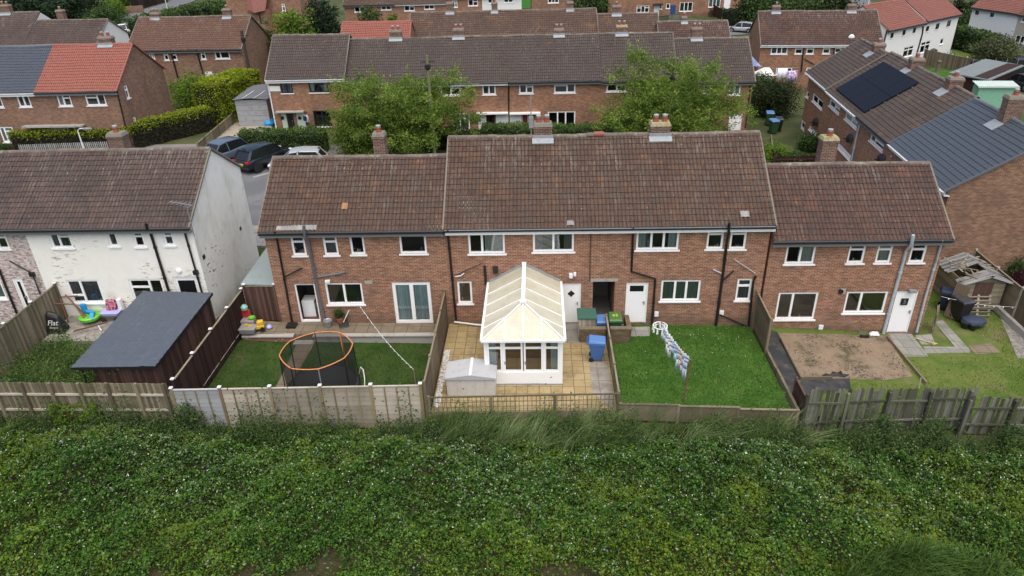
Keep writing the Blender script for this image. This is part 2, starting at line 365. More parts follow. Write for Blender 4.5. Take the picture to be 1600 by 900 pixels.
M['brick_speck'] = speck()
M['brick_moss'] = brick('mossy_garden_brick', (.17, .105, .06), (.12, .085, .045), (.12, .11, .07), stain=(.06, .065, .025), stain_amt=.85, pale=.05)
M['orange_foam'] = plain('orange_foam', (.58, .21, .07), .7, dirt=(.55, .28, .14), dsc=5.)
M['galv'] = plain('galvanised_steel', (.42, .44, .45), .45, metal=.6)
def net():
    t = NT('black_mesh_net'); t.done((.012, .013, .014), .7); tr = t.n('ShaderNodeBsdfTransparent'); mx = t.n('ShaderNodeMixShader'); mx.inputs[0].default_value = .58; t.l(tr.outputs[0], mx.inputs[1]); t.l(t.bsdf.outputs[0], mx.inputs[2]); t.l(mx.outputs[0], t.out.inputs[0]); return t.m
M['net'] = net(); M['mat_black'] = plain('black_mat', (.018, .019, .02), .8)
def poly():
    t = NT('cream_polycarbonate'); uv = t.uv(); c = t.mix(t.ramp(t.noise(t.obj(), 1.6, 4, .6), .35, .7), (.62, .595, .465), (.54, .515, .39)); t.done(c, .25, spec=.5)
    w = t.n('ShaderNodeTexWave', wave_type='BANDS', bands_direction='X'); t.l(t.obj(), w.inputs['Vector']); w.inputs['Scale'].default_value = 16.; t.bump(w.outputs['Fac'], .15, .004)
    tl = t.n('ShaderNodeBsdfTranslucent'); t.put(tl.inputs[0], c); mx = t.n('ShaderNodeMixShader'); mx.inputs[0].default_value = .18; t.l(t.bsdf.outputs[0], mx.inputs[1]); t.l(tl.outputs[0], mx.inputs[2]); t.l(mx.outputs[0], t.out.inputs[0]); return t.m
M['polycarb'] = poly()
M['floor_wood'] = plain('orange_wood_floor', (.34, .19, .09), .5); M['settee'] = plain('brown_settee', (.22, .12, .06), .8); M['pale_green_blind'] = plain('pale_green_blind', (.52, .58, .52), .9)
M['resin'] = plain('beige_resin', (.52, .50, .46), .6, dirt=(.44, .42, .38)); M['resin_lid'] = plain('grey_resin_lid', (.40, .405, .41), .6, dirt=(.33, .335, .34)); M['pebble'] = plain('white_pebble', (.55, .54, .5), .8, var=.5)
M['blue_bin'] = plain('blue_bin_plastic', (.045, .125, .32), .45); M['blue_bin_lid'] = plain('blue_bin_lid', (.085, .19, .42), .45); M['green_bin'] = plain('green_bin_plastic', (.022, .07, .028), .5); M['green_bin_lid'] = plain('green_bin_lid', (.06, .14, .035), .5)
M['blackbin_lid'] = plain('worn_black_plastic', (.03, .031, .034), .5, dirt=(.06, .06, .065)); M['darkblue'] = plain('dark_blue_plastic', (.012, .02, .05), .5); M['navy'] = plain('navy_plastic', (.03, .042, .075), .5); M['yellow_paint'] = plain('yellow_paint', (.6, .6, .06), .6)
M['green_lid'] = plain('dark_green_lid', (.035, .105, .075), .55); M['rust'] = plain('rusty_metal', (.17, .075, .045), .8, var=.3); 
for k, c in dict(white=(.78, .80, .82), paleblue=(.58, .69, .80), skyblue=(.48, .62, .80), cream=(.74, .62, .46), bluegrey=(.50, .55, .68)).items(): M['cloth_'+k] = plain(k+'_cotton', c, .9)
def lilac():
    t = NT('lilac_patterned_cotton'); n = t.noise(t.obj(), 6., 2, .5); return t.done(t.mix(t.ramp(n, .5, .55), (.60, .52, .68), (.25, .13, .32)), .9)
M['cloth_lilac'] = lilac()
M['cream_paint'] = plain('cream_terracotta', (.55, .48, .33), .8); M['frosted'] = plain('frosted_glass', (.42, .44, .47), .3); M['brownpot'] = plain('dark_glazed_pot', (.035, .02, .015), .35)
M['toy_grey'] = plain('grey_toy_plastic', (.26, .25, .25), .5); M['toy_red'] = plain('red_toy_plastic', (.42, .03, .03), .45); M['toy_green'] = plain('lime_toy_plastic', (.13, .45, .03), .45); M['toy_teal'] = plain('teal_toy_plastic', (.22, .42, .36), .5); M['toy_yellow'] = plain('yellow_toy_plastic', (.62, .40, .03), .45); M['toy_lilac'] = plain('lilac_toy_plastic', (.36, .38, .68), .45); M['toy_blue'] = plain('blue_toy_plastic', (.02, .26, .56), .45); M['toy_pink'] = plain('pink_toy_plastic', (.55, .16, .24), .6, dirt=(.06, .03, .04), dsc=9., dlo=.45, dhi=.55)
M['bulb'] = plain('white_bulb', (.8, .8, .76), .3); M['hose_yellow'] = plain('yellow_hose', (.5, .42, .2), .6); M['w_blue_dark'] = wood_mat('bleached_roof_boards', (.13, .13, .125), (.20, .2, .19), grey=(.25, .255, .25), gl=.45)
M['garagewall'] = plain('garage_panels', (.30, .31, .315), .9, var=.15, dirt=(.22, .22, .21)); M['corrugate'] = plain('corrugated_sheet', (.12, .13, .14), .8); M['bluegrey'] = plain('blue_grey_paint', (.17, .22, .30), .7)
M['mossypole'] = plain('mossy_pole', (.15, .16, .075), .95, dirt=(.2, .19, .13)); M['darkpole'] = plain('dark_pole', (.045, .032, .026), .9); M['tarp'] = plain('blue_tarp', (.14, .19, .42), .6, dirt=(.4, .45, .6), dsc=3.)
M['feltgrey'] = plain('grey_shed_felt', (.15, .175, .175), .8, dirt=(.10, .12, .11), dsc=1.5); M['mintgreen'] = plain('mint_green_boards', (.19, .40, .28), .7, dirt=(.15, .33, .23))
M['mintroof'] = plain('pale_mint_roof', (.46, .54, .49), .6)
# ------------------------------------------------------------------ house builder
def tile_roof(name, x0, x1, y0, z0, y1, z1, mat, parent, roll=.165, course=.29, amp=.022, step=.022, per=6, edge=None):
    """tiled slope from eave (y0, z0) to ridge (y1, z1); real rolls and stepped courses; local coords"""
    L = math.hypot(y1-y0, z1-z0); sy, sz = (y1-y0)/L, (z1-z0)/L; ny, nz = -sz, sy
    nx = max(2, int(round((x1-x0)/roll))*per); xs = np.linspace(x0, x1, nx+1); us = np.arange(nx+1)/per*roll+.33*int(RNG.integers(0, 40))
    ph = (np.arange(nx+1) % per)/per; prof = amp*np.sin(ph*np.pi)**.7
    nc = max(2, int(math.ceil(L/course))); V = []; UV = []; off = float(RNG.random()*7)
    rows = []
    for c in range(nc):
        a = c*course; b = min((c+1)*course, L)
        rows.append((a, step)); rows.append((b, .0))
    jit = RNG.normal(0, .0035, (len(rows), nx+1)); ph_ = RNG.random(6)*6
    sagf = lambda u, v: .022*np.sin(u*.55+ph_[0])*np.sin(v*.9+ph_[1])+.014*np.sin(u*1.3+ph_[2]+v*.5)+.006*np.sin(u*3.1+ph_[3])*np.cos(v*2.3)
    for i, (d, h) in enumerate(rows):
        e = prof+h+jit[i]*.6+(sagf(xs, d) if course < .3 and roll < .2 else 0)
        V.append(np.stack([xs, y0+sy*d+ny*e, z0+sz*d+nz*e], 1)); UV.append(np.stack([us, np.full(nx+1, d)], 1))
    V = np.concatenate(V); UV = np.concatenate(UV); n = nx+1; F = []; MI = []; U = []
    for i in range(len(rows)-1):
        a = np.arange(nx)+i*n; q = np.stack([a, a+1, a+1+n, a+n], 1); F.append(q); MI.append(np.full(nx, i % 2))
        u = UV[q].copy()
        dl = rows[i][0]+.01; dh = rows[i+1][0]-.01
        if i % 2 == 0: u[:, 0:2, 1] = dl; u[:, 2:4, 1] = dh
        U.append(u)
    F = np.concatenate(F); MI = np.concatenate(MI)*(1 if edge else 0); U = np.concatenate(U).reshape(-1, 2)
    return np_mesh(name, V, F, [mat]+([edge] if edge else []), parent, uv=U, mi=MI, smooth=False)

M['tile_lip_shade'] = plain('painted_tile_lip_shade', (.03, .025, .022), .95)  # shadow line under each tile course, painted as dark colour on the lip faces

def wall_grid(mb, w, zlo, zhi, holes, y=0., reveal=.11, m=0, rm=None, facing=-1):
    """wall plane from x 0..w at depth y with rectangular openings and their reveals"""
    xs = sorted({0., w, *[h[0] for h in holes], *[h[2] for h in holes]}); zs = sorted({zlo, zhi, *[h[1] for h in holes], *[h[3] for h in holes]})
    xs = [x for x in xs if -1e-6 <= x <= w+1e-6]; zs = [z for z in zs if zlo-1e-6 <= z <= zhi+1e-6]
    for i in range(len(xs)-1):
        for j in range(len(zs)-1):
            cx, cz = (xs[i]+xs[i+1])/2, (zs[j]+zs[j+1])/2
            if any(h[0] < cx < h[2] and h[1] < cz < h[3] for h in holes): continue
            mb.face([(xs[i], y, zs[j]), (xs[i+1], y, zs[j]), (xs[i+1], y, zs[j+1]), (xs[i], y, zs[j+1])], m, .5)
    r = reveal; rm = m if rm is None else rm
    for (a, b, c, d) in holes:
        mb.face([(a, y, b), (a, y, d), (a, y+r, d), (a, y+r, b)], rm, .5); mb.face([(c, y, d), (c, y, b), (c, y+r, b), (c, y+r, d)], rm, .5)
        mb.face([(a, y, d), (c, y, d), (c, y+r, d), (a, y+r, d)], rm, .5); mb.face([(c, y, b), (a, y, b), (a, y+r, b), (c, y+r, b)], rm, .5)

def window(parent, a, b, c, d, lay='1', fm=None, sill=True, drape=None, y=.03, far=False, leads=False, ft=None):
    """window in opening a..c (x) and b..d (z): frame with sashes, one mesh of panes, sill, drapes behind the glass"""
    fm = fm or M['upvc']; W, H = c-a, d-b; t = .085 if not far else .10; dp = .07; t = ft or t
    f = MB(); g = MB()
    sp = {'1': [(1, 0)], '2': [(.5, 0), (.5, 0)], '3': [(.34, 0), (.32, 0), (.34, 0)], 'T': [(1, .3)], '12': [(.36, 0), (.64, 0)], '21': [(.64, 0), (.36, 0)],
          '2T': [(.52, 0), (.48, .34)], 'LT': [(.42, 0), (.58, .3)], 'BL': [(.4, -.3), (.6, 0)], 'TL': [(.62, .32), (.38, 0)], '3T': [(.34, .28), (.32, 0), (.34, .28)], '4': [(.25, 0)]*4, '2H': [(.5, .3), (.5, .3)], 'WL': [(.34, 0), (.66, .25)]}[lay]
    f.box(a, c, y, y+dp, b, b+t, r=.5); f.box(a, c, y, y+dp, d-t, d, r=.5); f.box(a, a+t, y+.001, y+dp-.001, b+t, d-t, r=.5); f.box(c-t, c, y+.001, y+dp-.001, b+t, d-t, r=.5)
    x = a+t; iw = W-2*t
    for i, (fr, hop) in enumerate(sp):
        x2 = x+fr*iw
        if i < len(sp)-1: f.box(x2-t*.55, x2+t*.55, y-.006, y+dp-.006, b+t, d-t, r=.5)
        if hop:
            hz = (d-t)-hop*(H-2*t) if hop > 0 else (b+t)-hop*(H-2*t)
            f.box(x+(t*.55 if i else 0), x2-(t*.55 if i < len(sp)-1 else 0), y-.008, y+dp-.01, hz-t*.5, hz+t*.5, r=.5)
        x = x2
    g.face([(a+t*.5, y+.04, b+t*.5), (c-t*.5, y+.04, b+t*.5), (c-t*.5, y+.04, d-t*.5), (a+t*.5, y+.04, d-t*.5)])
    if leads:
        for k in range(1, 6):
            xx = a+W*k/6; f.box(xx-.009, xx+.009, y+.026, y+.036, b+t, d-t, r=.5)
        for k in range(1, 5):
            zz = b+H*k/5; f.box(a+t, c-t, y+.025, y+.035, zz-.009, zz+.009, r=.5)
    w = f.build('window', fm, parent); g.build('pane', M['glass'], w)
    if sill and not far:
        for k in range(random.choice((1, 2, 3))):
            ox = a+t+.08+random.random()*(W-2*t-.16); hh = random.uniform(.10, .26); rr = random.uniform(.025, .06); q = MB(); q.lathe([(rr, b), (rr*1.05, b+hh*.6), (rr*.5, b+hh*.85), (rr*.45, b+hh)], (ox, y+.17, 0), 8); q.build('sill_ornament', M[random.choice(('white_plastic', 'toy_blue', 'pot', 'toy_grey', 'cream_paint', 'white_plastic'))], w)
        q = MB(); q.box(a, c, y+.11, y+.30, b-.03, b-.001, r=.5); q.build('inner_sill', M['upvc'], w)
    if sill:
        s = MB(); s.box(a-.07, c+.07, -.06, .04, b-.07, b-.002, r=.5); s.build('sill', fm if not far else M['upvc'], w)
    if drape:
        kind, mt = drape; q = MB(); yy = y+.10
        def cloth(x0, x1, z0, z1):
            n = max(4, int((x1-x0)/.05))
            for i in range(n):
                u0, u1 = x0+(x1-x0)*i/n, x0+(x1-x0)*(i+1)/n; o0, o1 = (.03*(i % 2), .03*((i+1) % 2))
                q.face([(u0, yy+o0, z0), (u1, yy+o1, z0), (u1, yy+o1, z1), (u0, yy+o0, z1)])
        if kind == 'sides': cloth(a+.02, a+W*.24, b, d); cloth(c-W*.24, c-.02, b, d)
        elif kind == 'full': cloth(a+.02, c-.02, b, d)
        elif kind == 'left': cloth(a+.02, a+W*.42, b, d)
        elif kind == 'right': cloth(c-W*.55, c-.02, b, d)
        elif kind == 'top': cloth(a+.02, c-.02, d-H*.4, d)
        q.build('curtain' if kind != 'top' else 'blind', mt, w)
    return w

def door(parent, a, b, c, d, style='white', y=.03, far=False):
    f = MB(); t = .06
    f.box(a, a+t, y, y+.08, b, d, r=.5); f.box(c-t, c, y, y+.08, b, d, r=.5); f.box(a+t, c-t, y, y+.08, d-t, d, r=.5)
    fm = M['upvc'] if style not in ('black',) else M['blackframe']
    W, H = c-a, d-b; lm = fm; root = None
    if style == 'open':
        f.box(a+t, c-t, y, y+.1, b, b+.08, r=.5)
        return f.build('door_frame', fm, parent)
    s = MB(); s.box(a+t+.004, c-t-.004, y+.02, y+.065, b+.02, d-t-.004, r=.5)
    if style == 'diamond':
        for k in range(1, 5):
            xx = a+W*(.12+.15*k); s.box(xx-.006, xx+.006, y+.012, y+.022, b+.25, b+H*.72, r=.5)
    if style == 'white':
        s.box(a+.16, c-.16, y+.01, y+.021, b+.2, b+H*.55, r=.5)
    root = s.build('door', lm if style != 'darkred' else M['darkred'], parent)
    f.build('door_frame', fm, root)
    h = MB(); h.box(c-t-.10, c-t-.06, y-.03, y+.02, b+H*.46, b+H*.54, r=.5); h.box(c-t-.16, c-t-.06, y-.045, y-.03, b+H*.515, b+H*.53, r=.5); h.build('handle', M['grey_plastic'], root)
    g = MB(); cx = (a+c)/2
    if style == 'diamond':
        z = b+H*.74; k = .17; g.face([(cx, y+.012, z-k), (cx+k, y+.012, z), (cx, y+.012, z+k), (cx-k, y+.012, z)]); g.build('diamond_pane', M['darkglass'], root)
    elif style in ('half', 'black'):
        g.face([(a+.2, y+.012, b+H*.42), (c-.2, y+.012, b+H*.42), (c-.2, y+.012, d-.2), (a+.2, y+.012, d-.2)]); g.build('pane', M['darkglass'], root)
    elif style == 'toplight':
        g.face([(a+.17, y+.012, b+H*.78), (c-.2, y+.012, b+H*.78), (c-.2, y+.012, b+H*.92), (a+.17, y+.012, b+H*.92)]); g.build('pane', M['darkglass'], root)
    elif style == 'full':
        g.face([(a+.17, y+.012, b+.25), (c-.17, y+.012, b+.25), (c-.17, y+.012, d-.2), (a+.17, y+.012, d-.2)]); g.build('pane', M['darkglass'], root)
    return root

def darkglass():
    t = NT('dark_door_glass'); return t.done((.01, .012, .014), .08, spec=.6)
M['darkglass'] = darkglass(); M['darkred'] = plain('dark_red_paint', (.16, .025, .025), .5)

def chimney(parent, x, y, z0, z1, w=.8, d=.55, pots=2, capm='cap_concrete', cowl=None, zl=None, flash=True, wall='brick_chim'):
    """brick stack at local x, y; zl = height where the roof meets its front face (lead flashing)"""
    m = MB(); m.box(x-w/2, x+w/2, y-d/2, y+d/2, z0, z1-.20, r=.5); m.box(x-w/2-.03, x+w/2+.03, y-d/2-.03, y+d/2+.03, z1-.2, z1-.1, r=.5)
    c = m.build('chimney', M[wall], parent)
    k = MB(); k.hexa([(x-w/2-.035, y-d/2-.035, z1-.098), (x+w/2+.035, y-d/2-.035, z1-.098), (x+w/2+.035, y+d/2+.035, z1-.098), (x-w/2-.035, y+d/2+.035, z1-.098),
                      (x-w/2+.02, y-d/2+.02, z1+.05), (x+w/2-.02, y-d/2+.02, z1+.05), (x+w/2-.02, y+d/2-.02, z1+.05), (x-w/2+.02, y+d/2-.02, z1+.05)])
    k.build('capping', M[capm], c)
    for i in range(pots):
        px = x+(i-(pots-1)/2)*w*.46; p = MB()
        p.lathe([(.14, z1-.05), (.12, z1+.2), (.135, z1+.22), (.135, z1+.26), (.10, z1+.26)], (px, y, 0), 12); p.build('chimney_pot', M['pot'], c, smooth=True)
        q = MB(); q.lathe([(.09, z1+.25), (.09, z1+.32), (.125, z1+.33), (.11, z1+.37), (.02, z1+.39)], (px, y, 0), 10); q.build('pot_cap', M['potcap'], c, smooth=True)
    if flash and zl is not None:
        f = MB(); f.box(x-w/2-.06, x+w/2+.06, y-d/2-.035, y-d/2-.004, zl-.0, zl+.2, r=.5); f.hexa([(x-w/2-.08, y-d/2-.26, zl-.14), (x+w/2+.08, y-d/2-.26, zl-.14), (x+w/2+.08, y-d/2-.02, zl+.03), (x-w/2-.08, y-d/2-.02, zl+.03),
                      (x-w/2-.08, y-d/2-.27, zl-.10), (x+w/2+.08, y-d/2-.27, zl-.10), (x+w/2+.08, y-d/2-.02, zl+.07), (x-w/2-.08, y-d/2-.02, zl+.07)])
        f.build('flashing', M['lead'], c)
    return c

class House: pass
def house(name, label, o, ang, s0, s1, D, ze, zr, zb, wall, roof, ridge='ridge', cat='house', group=None, wins=(), verge=(.0, .0), gutter='black_plastic', fascia='fascia',
          roll=.165, course=.29, amp=.034, step=.026, per=6, depth=None, gwins=(), gwall=None, back=True, over=.3, hip=False, floor=None):
    """o/ang: wall-line frame; s0..s1 the stretch of this house on it; z values absolute; wins in photo pixels"""
    h = House(); pl = Plane(o, ang); h.pl = pl; h.s0 = s0; w = s1-s0; h.w = w; h.zb = zb; h.D = D
    p0 = pl.o+pl.t*s0; h.ang = ang; h.p0 = p0
    root = thing(name, label, cat, (p0[0], p0[1], zb), ang, group); h.root = root
    def loc(px, py):
        s, z = pl.P(px, py); return s-s0, z-zb
    h.loc = loc
    def locd(px, py, y):       # on a plane parallel to the facade at local depth y
        q = Plane((pl.o+pl.n*y)[:2], ang); s, z = q.P(px, py); return s-s0, z-zb
    h.locd = locd
    e, r = ze-zb, zr-zb; tn = (r-e)/(D+over); h.tn = tn; h.e = e; h.r = r; h.over = over
    h.roofz = lambda y: e+(y+over)*tn if y <= D else r-(y-D)*tn
    zt = e+over*tn-.07; dep = depth or 2*D; h.dep = dep
    zback = h.roofz(dep)-.07
    holes = []; todo = []
    for wd in wins:
        x0, z1_ = loc(wd[1], wd[2]); x1, z0_ = loc(wd[3], wd[4])
        if wd[0] == 'd' or wd[0] == 'p': z0_ = max(z0_, -.1) if abs(z0_) > .35 else .0
        z1_ = min(z1_, zt-.02); x0 = max(x0, .04); x1 = min(x1, w-.04)
        holes.append((x0, z0_, x1, z1_)); todo.append((wd, (x0, z0_, x1, z1_)))
    m = MB(); wall_grid(m, w, -1.0, zt, holes, r=None) if False else wall_grid(m, w, -1.0, zt, holes)
    gi = 1 if gwall else 0
    # right gable with optional openings, left gable, rear wall
    gh = []
    for wd in gwins:
        q = Plane((p0+pl.t*w)[:2], ang+math.pi/2); s, z = q.P(wd[1], wd[2]); s2, z2 = q.P(wd[3], wd[4]); gh.append((s, z2-zb, s2, z-zb, wd))
    g = MB(); wall_grid(g, dep, -1.0, min(zt, zback), [x[:4] for x in gh])
    for f in g.f: m.face([(w-g.v[i][1], g.v[i][0], g.v[i][2]) for i in f], gi, .5)
    zl = min(zt, zback)
    m.face([(w, 0, zl), (w, dep, zl)]+([(w, dep, zback)] if zback > zl+1e-3 else [])+[(w, D, r-.07)]+([(w, 0, zt)] if zt > zl+1e-3 else []), gi, .5)
    m.face([(0, dep, -1), (0, 0, -1), (0, 0, zt), (0, D, r-.07), (0, dep, zback)], 0, .5)
    m.face([(w, dep, -1), (0, dep, -1), (0, dep, zback), (w, dep, zback)], 0, .5)
    h.wall = m.build('wall', [M[wall]]+([M[gwall]] if gwall else []), root)
    # ceiling between storeys keeps the rooms dark, floors inside
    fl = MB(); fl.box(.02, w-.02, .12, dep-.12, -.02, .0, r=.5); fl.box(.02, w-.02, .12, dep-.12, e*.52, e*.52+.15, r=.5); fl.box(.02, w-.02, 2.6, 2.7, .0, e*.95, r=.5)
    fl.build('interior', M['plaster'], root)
    x0, x1 = -verge[0], w+verge[1]
    h.roof = tile_roof('roof', x0, x1, -over, e, D, r, M[roof], root, roll, course, amp, step, per, M['tile_lip_shade'])
    bk = MB(); yb = dep+(over if depth is None else .06); zbk = h.roofz(yb) if depth is None else h.roofz(yb)
    bk.face([(x0, D, r), (x1, D, r), (x1, yb, zbk), (x0, yb, zbk)][::-1], 0, .5)
    bk.face([(x0, -over, e-.02), (x1, -over, e-.02), (x1, D, r-.06), (x0, D, r-.06)], 1, .5)
    bk.build('rear_slope', [M[roof], M['fascia']], h.roof)
    rd = MB(); n = max(2, int((x1-x0)/.45)); rt = []
    for i in range(n):
        a = x0+(x1-x0)*i/n; b = x0+(x1-x0)*(i+1)/n-.006; jz = random.uniform(-.012, .012)+.02*math.sin(a*.7+zr)
        k = 6; rr = random.random()
        for j in range(k):
            t0 = math.pi*j/k; t1 = math.pi*(j+1)/k; R = .13
            p = lambda xx, tt: (xx, D-R*math.cos(tt), r-.05+jz+R*math.sin(tt))
            rd.face([p(a, t0), p(b, t0), p(b, t1), p(a, t1)], None, rr)
    rd.build('ridge_tiles', M[ridge], h.roof)
    # verges
    for sd, vv in ((0, verge[0]), (1, verge[1])):
        if vv > 0:
            v = MB(); xx = x0 if sd == 0 else x1
            v.bar((xx, -over, e-.01), (xx, D, r-.01), .07, .09, r=.5); v.bar((xx, D, r-.01), (xx, yb, zbk-.01), .07, .09, r=.5)
            v.build('verge', M['cement'] if ridge == 'ridge' else M[ridge], h.roof)
    gu = MB(); gy = -over-.05; gz = e-.05
    for j in range(6):
        t0 = math.pi+math.pi*j/6; t1 = math.pi+math.pi*(j+1)/6; R = .06
        gu.face([(x0, gy+R*math.cos(t0), gz+R*math.sin(t0)), (x1, gy+R*math.cos(t0), gz+R*math.sin(t0)), (x1, gy+R*math.cos(t1), gz+R*math.sin(t1)), (x0, gy+R*math.cos(t1), gz+R*math.sin(t1))][::-1])
    gu.face([(x0, gy-.055, gz-.012), (x1, gy-.055, gz-.012), (x1, gy+.055, gz-.012), (x0, gy+.055, gz-.012)])
    gu.build('gutter', M[gutter], root)
    fa = MB(); fa.box(x0, x1, -over+.02, -over+.045, e-.27, e-.03, r=.5); fa.box(x0, x1, -over+.045, -.002, e-.27, e-.25, r=.5); fa.build('fascia', M[fascia], root)
    # openings
    for wd, (a, b, c, d) in todo:
        k = wd[0]; opt = wd[6] if len(wd) > 6 else {}
        if k == 'w': window(root, a, b, c, d, wd[5], opt.get('fm') and M[opt['fm']], opt.get('sill', True), opt.get('drape') and (opt['drape'][0], M[opt['drape'][1]]), far=opt.get('far', False), leads=opt.get('leads', False), ft=opt.get('ft'))
        elif k == 'd': door(root, a, b, c, d, wd[5])
        elif k == 'p':
            l = MB(); l.box(a-.12, c+.12, -.015, .11, d, d+.14, r=.5); l.build('lintel', M['concrete'], root)
    for s, zb_, s2, zt_, wd in gh:
        wroot = window(root, 0, zb_, s2-s, zt_, wd[5], None, True, None, far=True)
        wroot.matrix_local = Matrix.Translation((w, s, 0)) @ Matrix.Rotation(math.pi/2, 4, 'Z')
    return h

def hpipe(h, pts, r=.045, mat='black_plastic', name='downpipe', dz=None, y=-.07, collars=True):
    """pipe fixed to the facade, given as photo pixels on that wall"""
    P = []
    for p in pts:
        yy = y if len(p) == 2 else p[2]
        x, z = h.locd(p[0], p[1], yy); P.append((x, yy, z))
    m = MB(); m.tube(P, r, 10)
    if collars and len(P) > 1:
        for i in range(len(P)-1):
            a, b = Vector(P[i]), Vector(P[i+1]); L = (b-a).length; n = int(L/1.3)
            for k in range(n):
                q = a+(b-a)*((k+.5)/max(n, 1)); d = (b-a).normalized()*.05; m.tube([q-d, q+d], r*1.28, 10)
    return m.build(name, M[mat], h.root, smooth=True)

def dish(h, px, py, r=.32, mat='black_plastic'):
    x, z = h.locd(px, py, -.3); m = MB(); prof = [(0.001, 0), (r*.5, .02), (r, .09), (r+.01, .095), (r*.5, .035), (0.001, .015)]
    m.lathe(prof, (0, 0, 0), 18, axis='y')
    m.bar((0, .1, -.02), (0, -.28, -.12), .025, .02); m.box(-.03, .03, -.32, -.24, -.15, -.08); m.bar((0, 0, 0), (0, .36, -.15), .04, .04)
    o = m.build('satellite_dish', M[mat], h.root, smooth=True); o.location = (x, -.3, z); o.rotation_euler = (rad(-18), 0, rad(20)); return o

def aerial(parent, base, top, aim, n=6, mat='grey_plastic'):
    m = MB(); m.tube([base, top], .02, 6); t = Vector(top); d = Vector(aim).normalized(); m.bar(t-d*.3, t+d*.8, .03, .03); s = d.cross(Vector((0, 0, 1)))
    for i in range(n):
        q = t+d*(-.25+i*.2); L = .28-.02*i; m.bar(q-s*L, q+s*L, .015, .015)
    return m.build('aerial', M[mat], parent)
# ------------------------------------------------------------------ front terrace
YF = 27.86; O1 = (0, YF)
cur = lambda k, m='curtain': {'drape': (k, m)}
G1 = 'houses of the front brick terrace'
L = house('brick_house', 'left end brick house of the front terrace, low ridge, with french doors and trampoline garden', O1, 0, -11.93, -3.97, 3.0, 4.85, 7.12, .17, 'brick', 'tile', group=G1, verge=(.12, .0),
    wins=[('w', 452.5, 367.5, 480, 399, 'T'), ('w', 502.7, 367.5, 529.9, 398.5, 'T', cur('full', 'greycurtain')), ('w', 544.8, 367, 571.5, 397.5, '1'), ('w', 622.7, 366, 667.5, 396, '1'),
          ('d', 459.2, 444, 501.9, 503.2, 'open'), ('w', 507, 442.5, 569.5, 475.3, '2'), ('w', 611.5, 441.3, 677.3, 504.8, '2', {'sill': False, 'ft': .15, 'drape': ('full', 'curtain_blue')})])
A_ = house('brick_house', 'middle brick house behind the conservatory, tall ridge, white door with dark diamond pane', O1, 0, -3.965, 2.26, 3.7, 4.88, 7.72, 0., 'brick', 'tile', group=G1, verge=(.08, 0), fascia='upvc',
    wins=[('w', 730.7, 361.3, 789.3, 396, '12', cur('right', 'blind')), ('w', 832.5, 360, 896.5, 393, '2', cur('sides', 'greycurtain')), ('w', 714, 440, 738.7, 474, '1'), ('d', 877.3, 443.2, 906.7, 504.8, 'diamond')])
B_ = house('brick_house', 'middle brick house with covered passage, washing line lawn and three pane curtained window', O1, 0, 2.262, 9.88, 3.7, 4.88, 7.72, 0., 'brick', 'tile', group=G1, verge=(0, .1), fascia='upvc',
    wins=[('w', 995.5, 356.8, 1059.5, 390, '3', cur('sides')), ('w', 1107, 354.7, 1128.5, 389, 'T', cur('top', 'greycurtain')), ('w', 1143.5, 354, 1164, 389, 'T'), ('p', 926.7, 440, 957.9, 503.5, ''),
          ('d', 979, 442, 1009, 504, 'toplight'), ('w', 1034, 438, 1092, 470, '3', cur('full', 'greycurtain')), ('w', 1153, 435.7, 1171, 469.2, 'T', cur('full', 'greycurtain'))])
R_ = house('brick_house', 'right end brick house of the front terrace, lowest roof, bare soil plot behind it', O1, 0, 9.99, 17.32, 3.0, 4.15, 6.42, -.62, 'brick', 'tile_r', group=G1, verge=(0, .12),
    wins=[('w', 1230.7, 381.3, 1270.7, 412.2, '2', cur('right', 'blind')), ('w', 1329.3, 379.5, 1348, 411, 'T'), ('w', 1374, 379.5, 1390, 410.5, 'T', cur('full', 'blind')), ('w', 1426.7, 379.5, 1442.7, 410, 'T'),
          ('w', 1217.3, 457.3, 1271.2, 498.8, '12'), ('w', 1324, 456, 1380, 488.8, '12'), ('d', 1401.9, 455.2, 1418.7, 516.5, 'plaque')])
# chimneys
def stack(h, px0, px1, pyt, dy, **k):
    x0, zt = h.locd((px0), pyt, h.D+dy); x1, _ = h.locd(px1, pyt, h.D+dy)
    y = h.D+dy; d = .58
    return chimney(h.root, (x0+x1)/2, y, h.roofz(y+d/2)-.25, zt, w=abs(x1-x0), d=d, zl=h.roofz(max(0, y-d/2)) if dy < .35 else None, **k)
stack(L, 583, 601, 208, 1.2, pots=1); stack(A_, 834, 862, 192.5, .12, pots=2); stack(B_, 1016.5, 1046.5, 191.5, .12, pots=2, capm='moss_concrete'); stack(R_, 1284, 1308, 214, 1.2, pots=1, capm='moss_concrete')
# pipes
hpipe(L, [(474.5, 352, -.42), (476.5, 372, -.42), (482.7, 379), (497, 457), (508, 504)], .065, 'grey_pipe', 'soil_pipe'); hpipe(L, [(429, 362, -.3), (432, 371), (448, 457), (457, 508)])
hpipe(L, [(444, 433), (472, 418.7)], .03, 'black_plastic', 'waste_pipe', collars=False); hpipe(L, [(496, 433), (530, 427.5), (540, 425)], .045, 'grey_pipe', 'waste_pipe', collars=False)
hpipe(A_, [(699.3, 359, -.3), (699.8, 364), (708.8, 458.7), (713, 501)], .05); hpipe(A_, [(711, 432), (720, 431), (725, 427)], .025, 'white_plastic', 'waste_pipe', collars=False)
hpipe(A_, [(757.5, 416), (759.5, 444)], .06, 'black_plastic', 'flue_pipe'); hpipe(A_, [(710, 431), (752, 412)], .018, 'black_plastic', 'waste_pipe', collars=False)
hpipe(A_, [(923, 366), (921.5, 440)], .02, 'cable_brown', 'cable', collars=False)
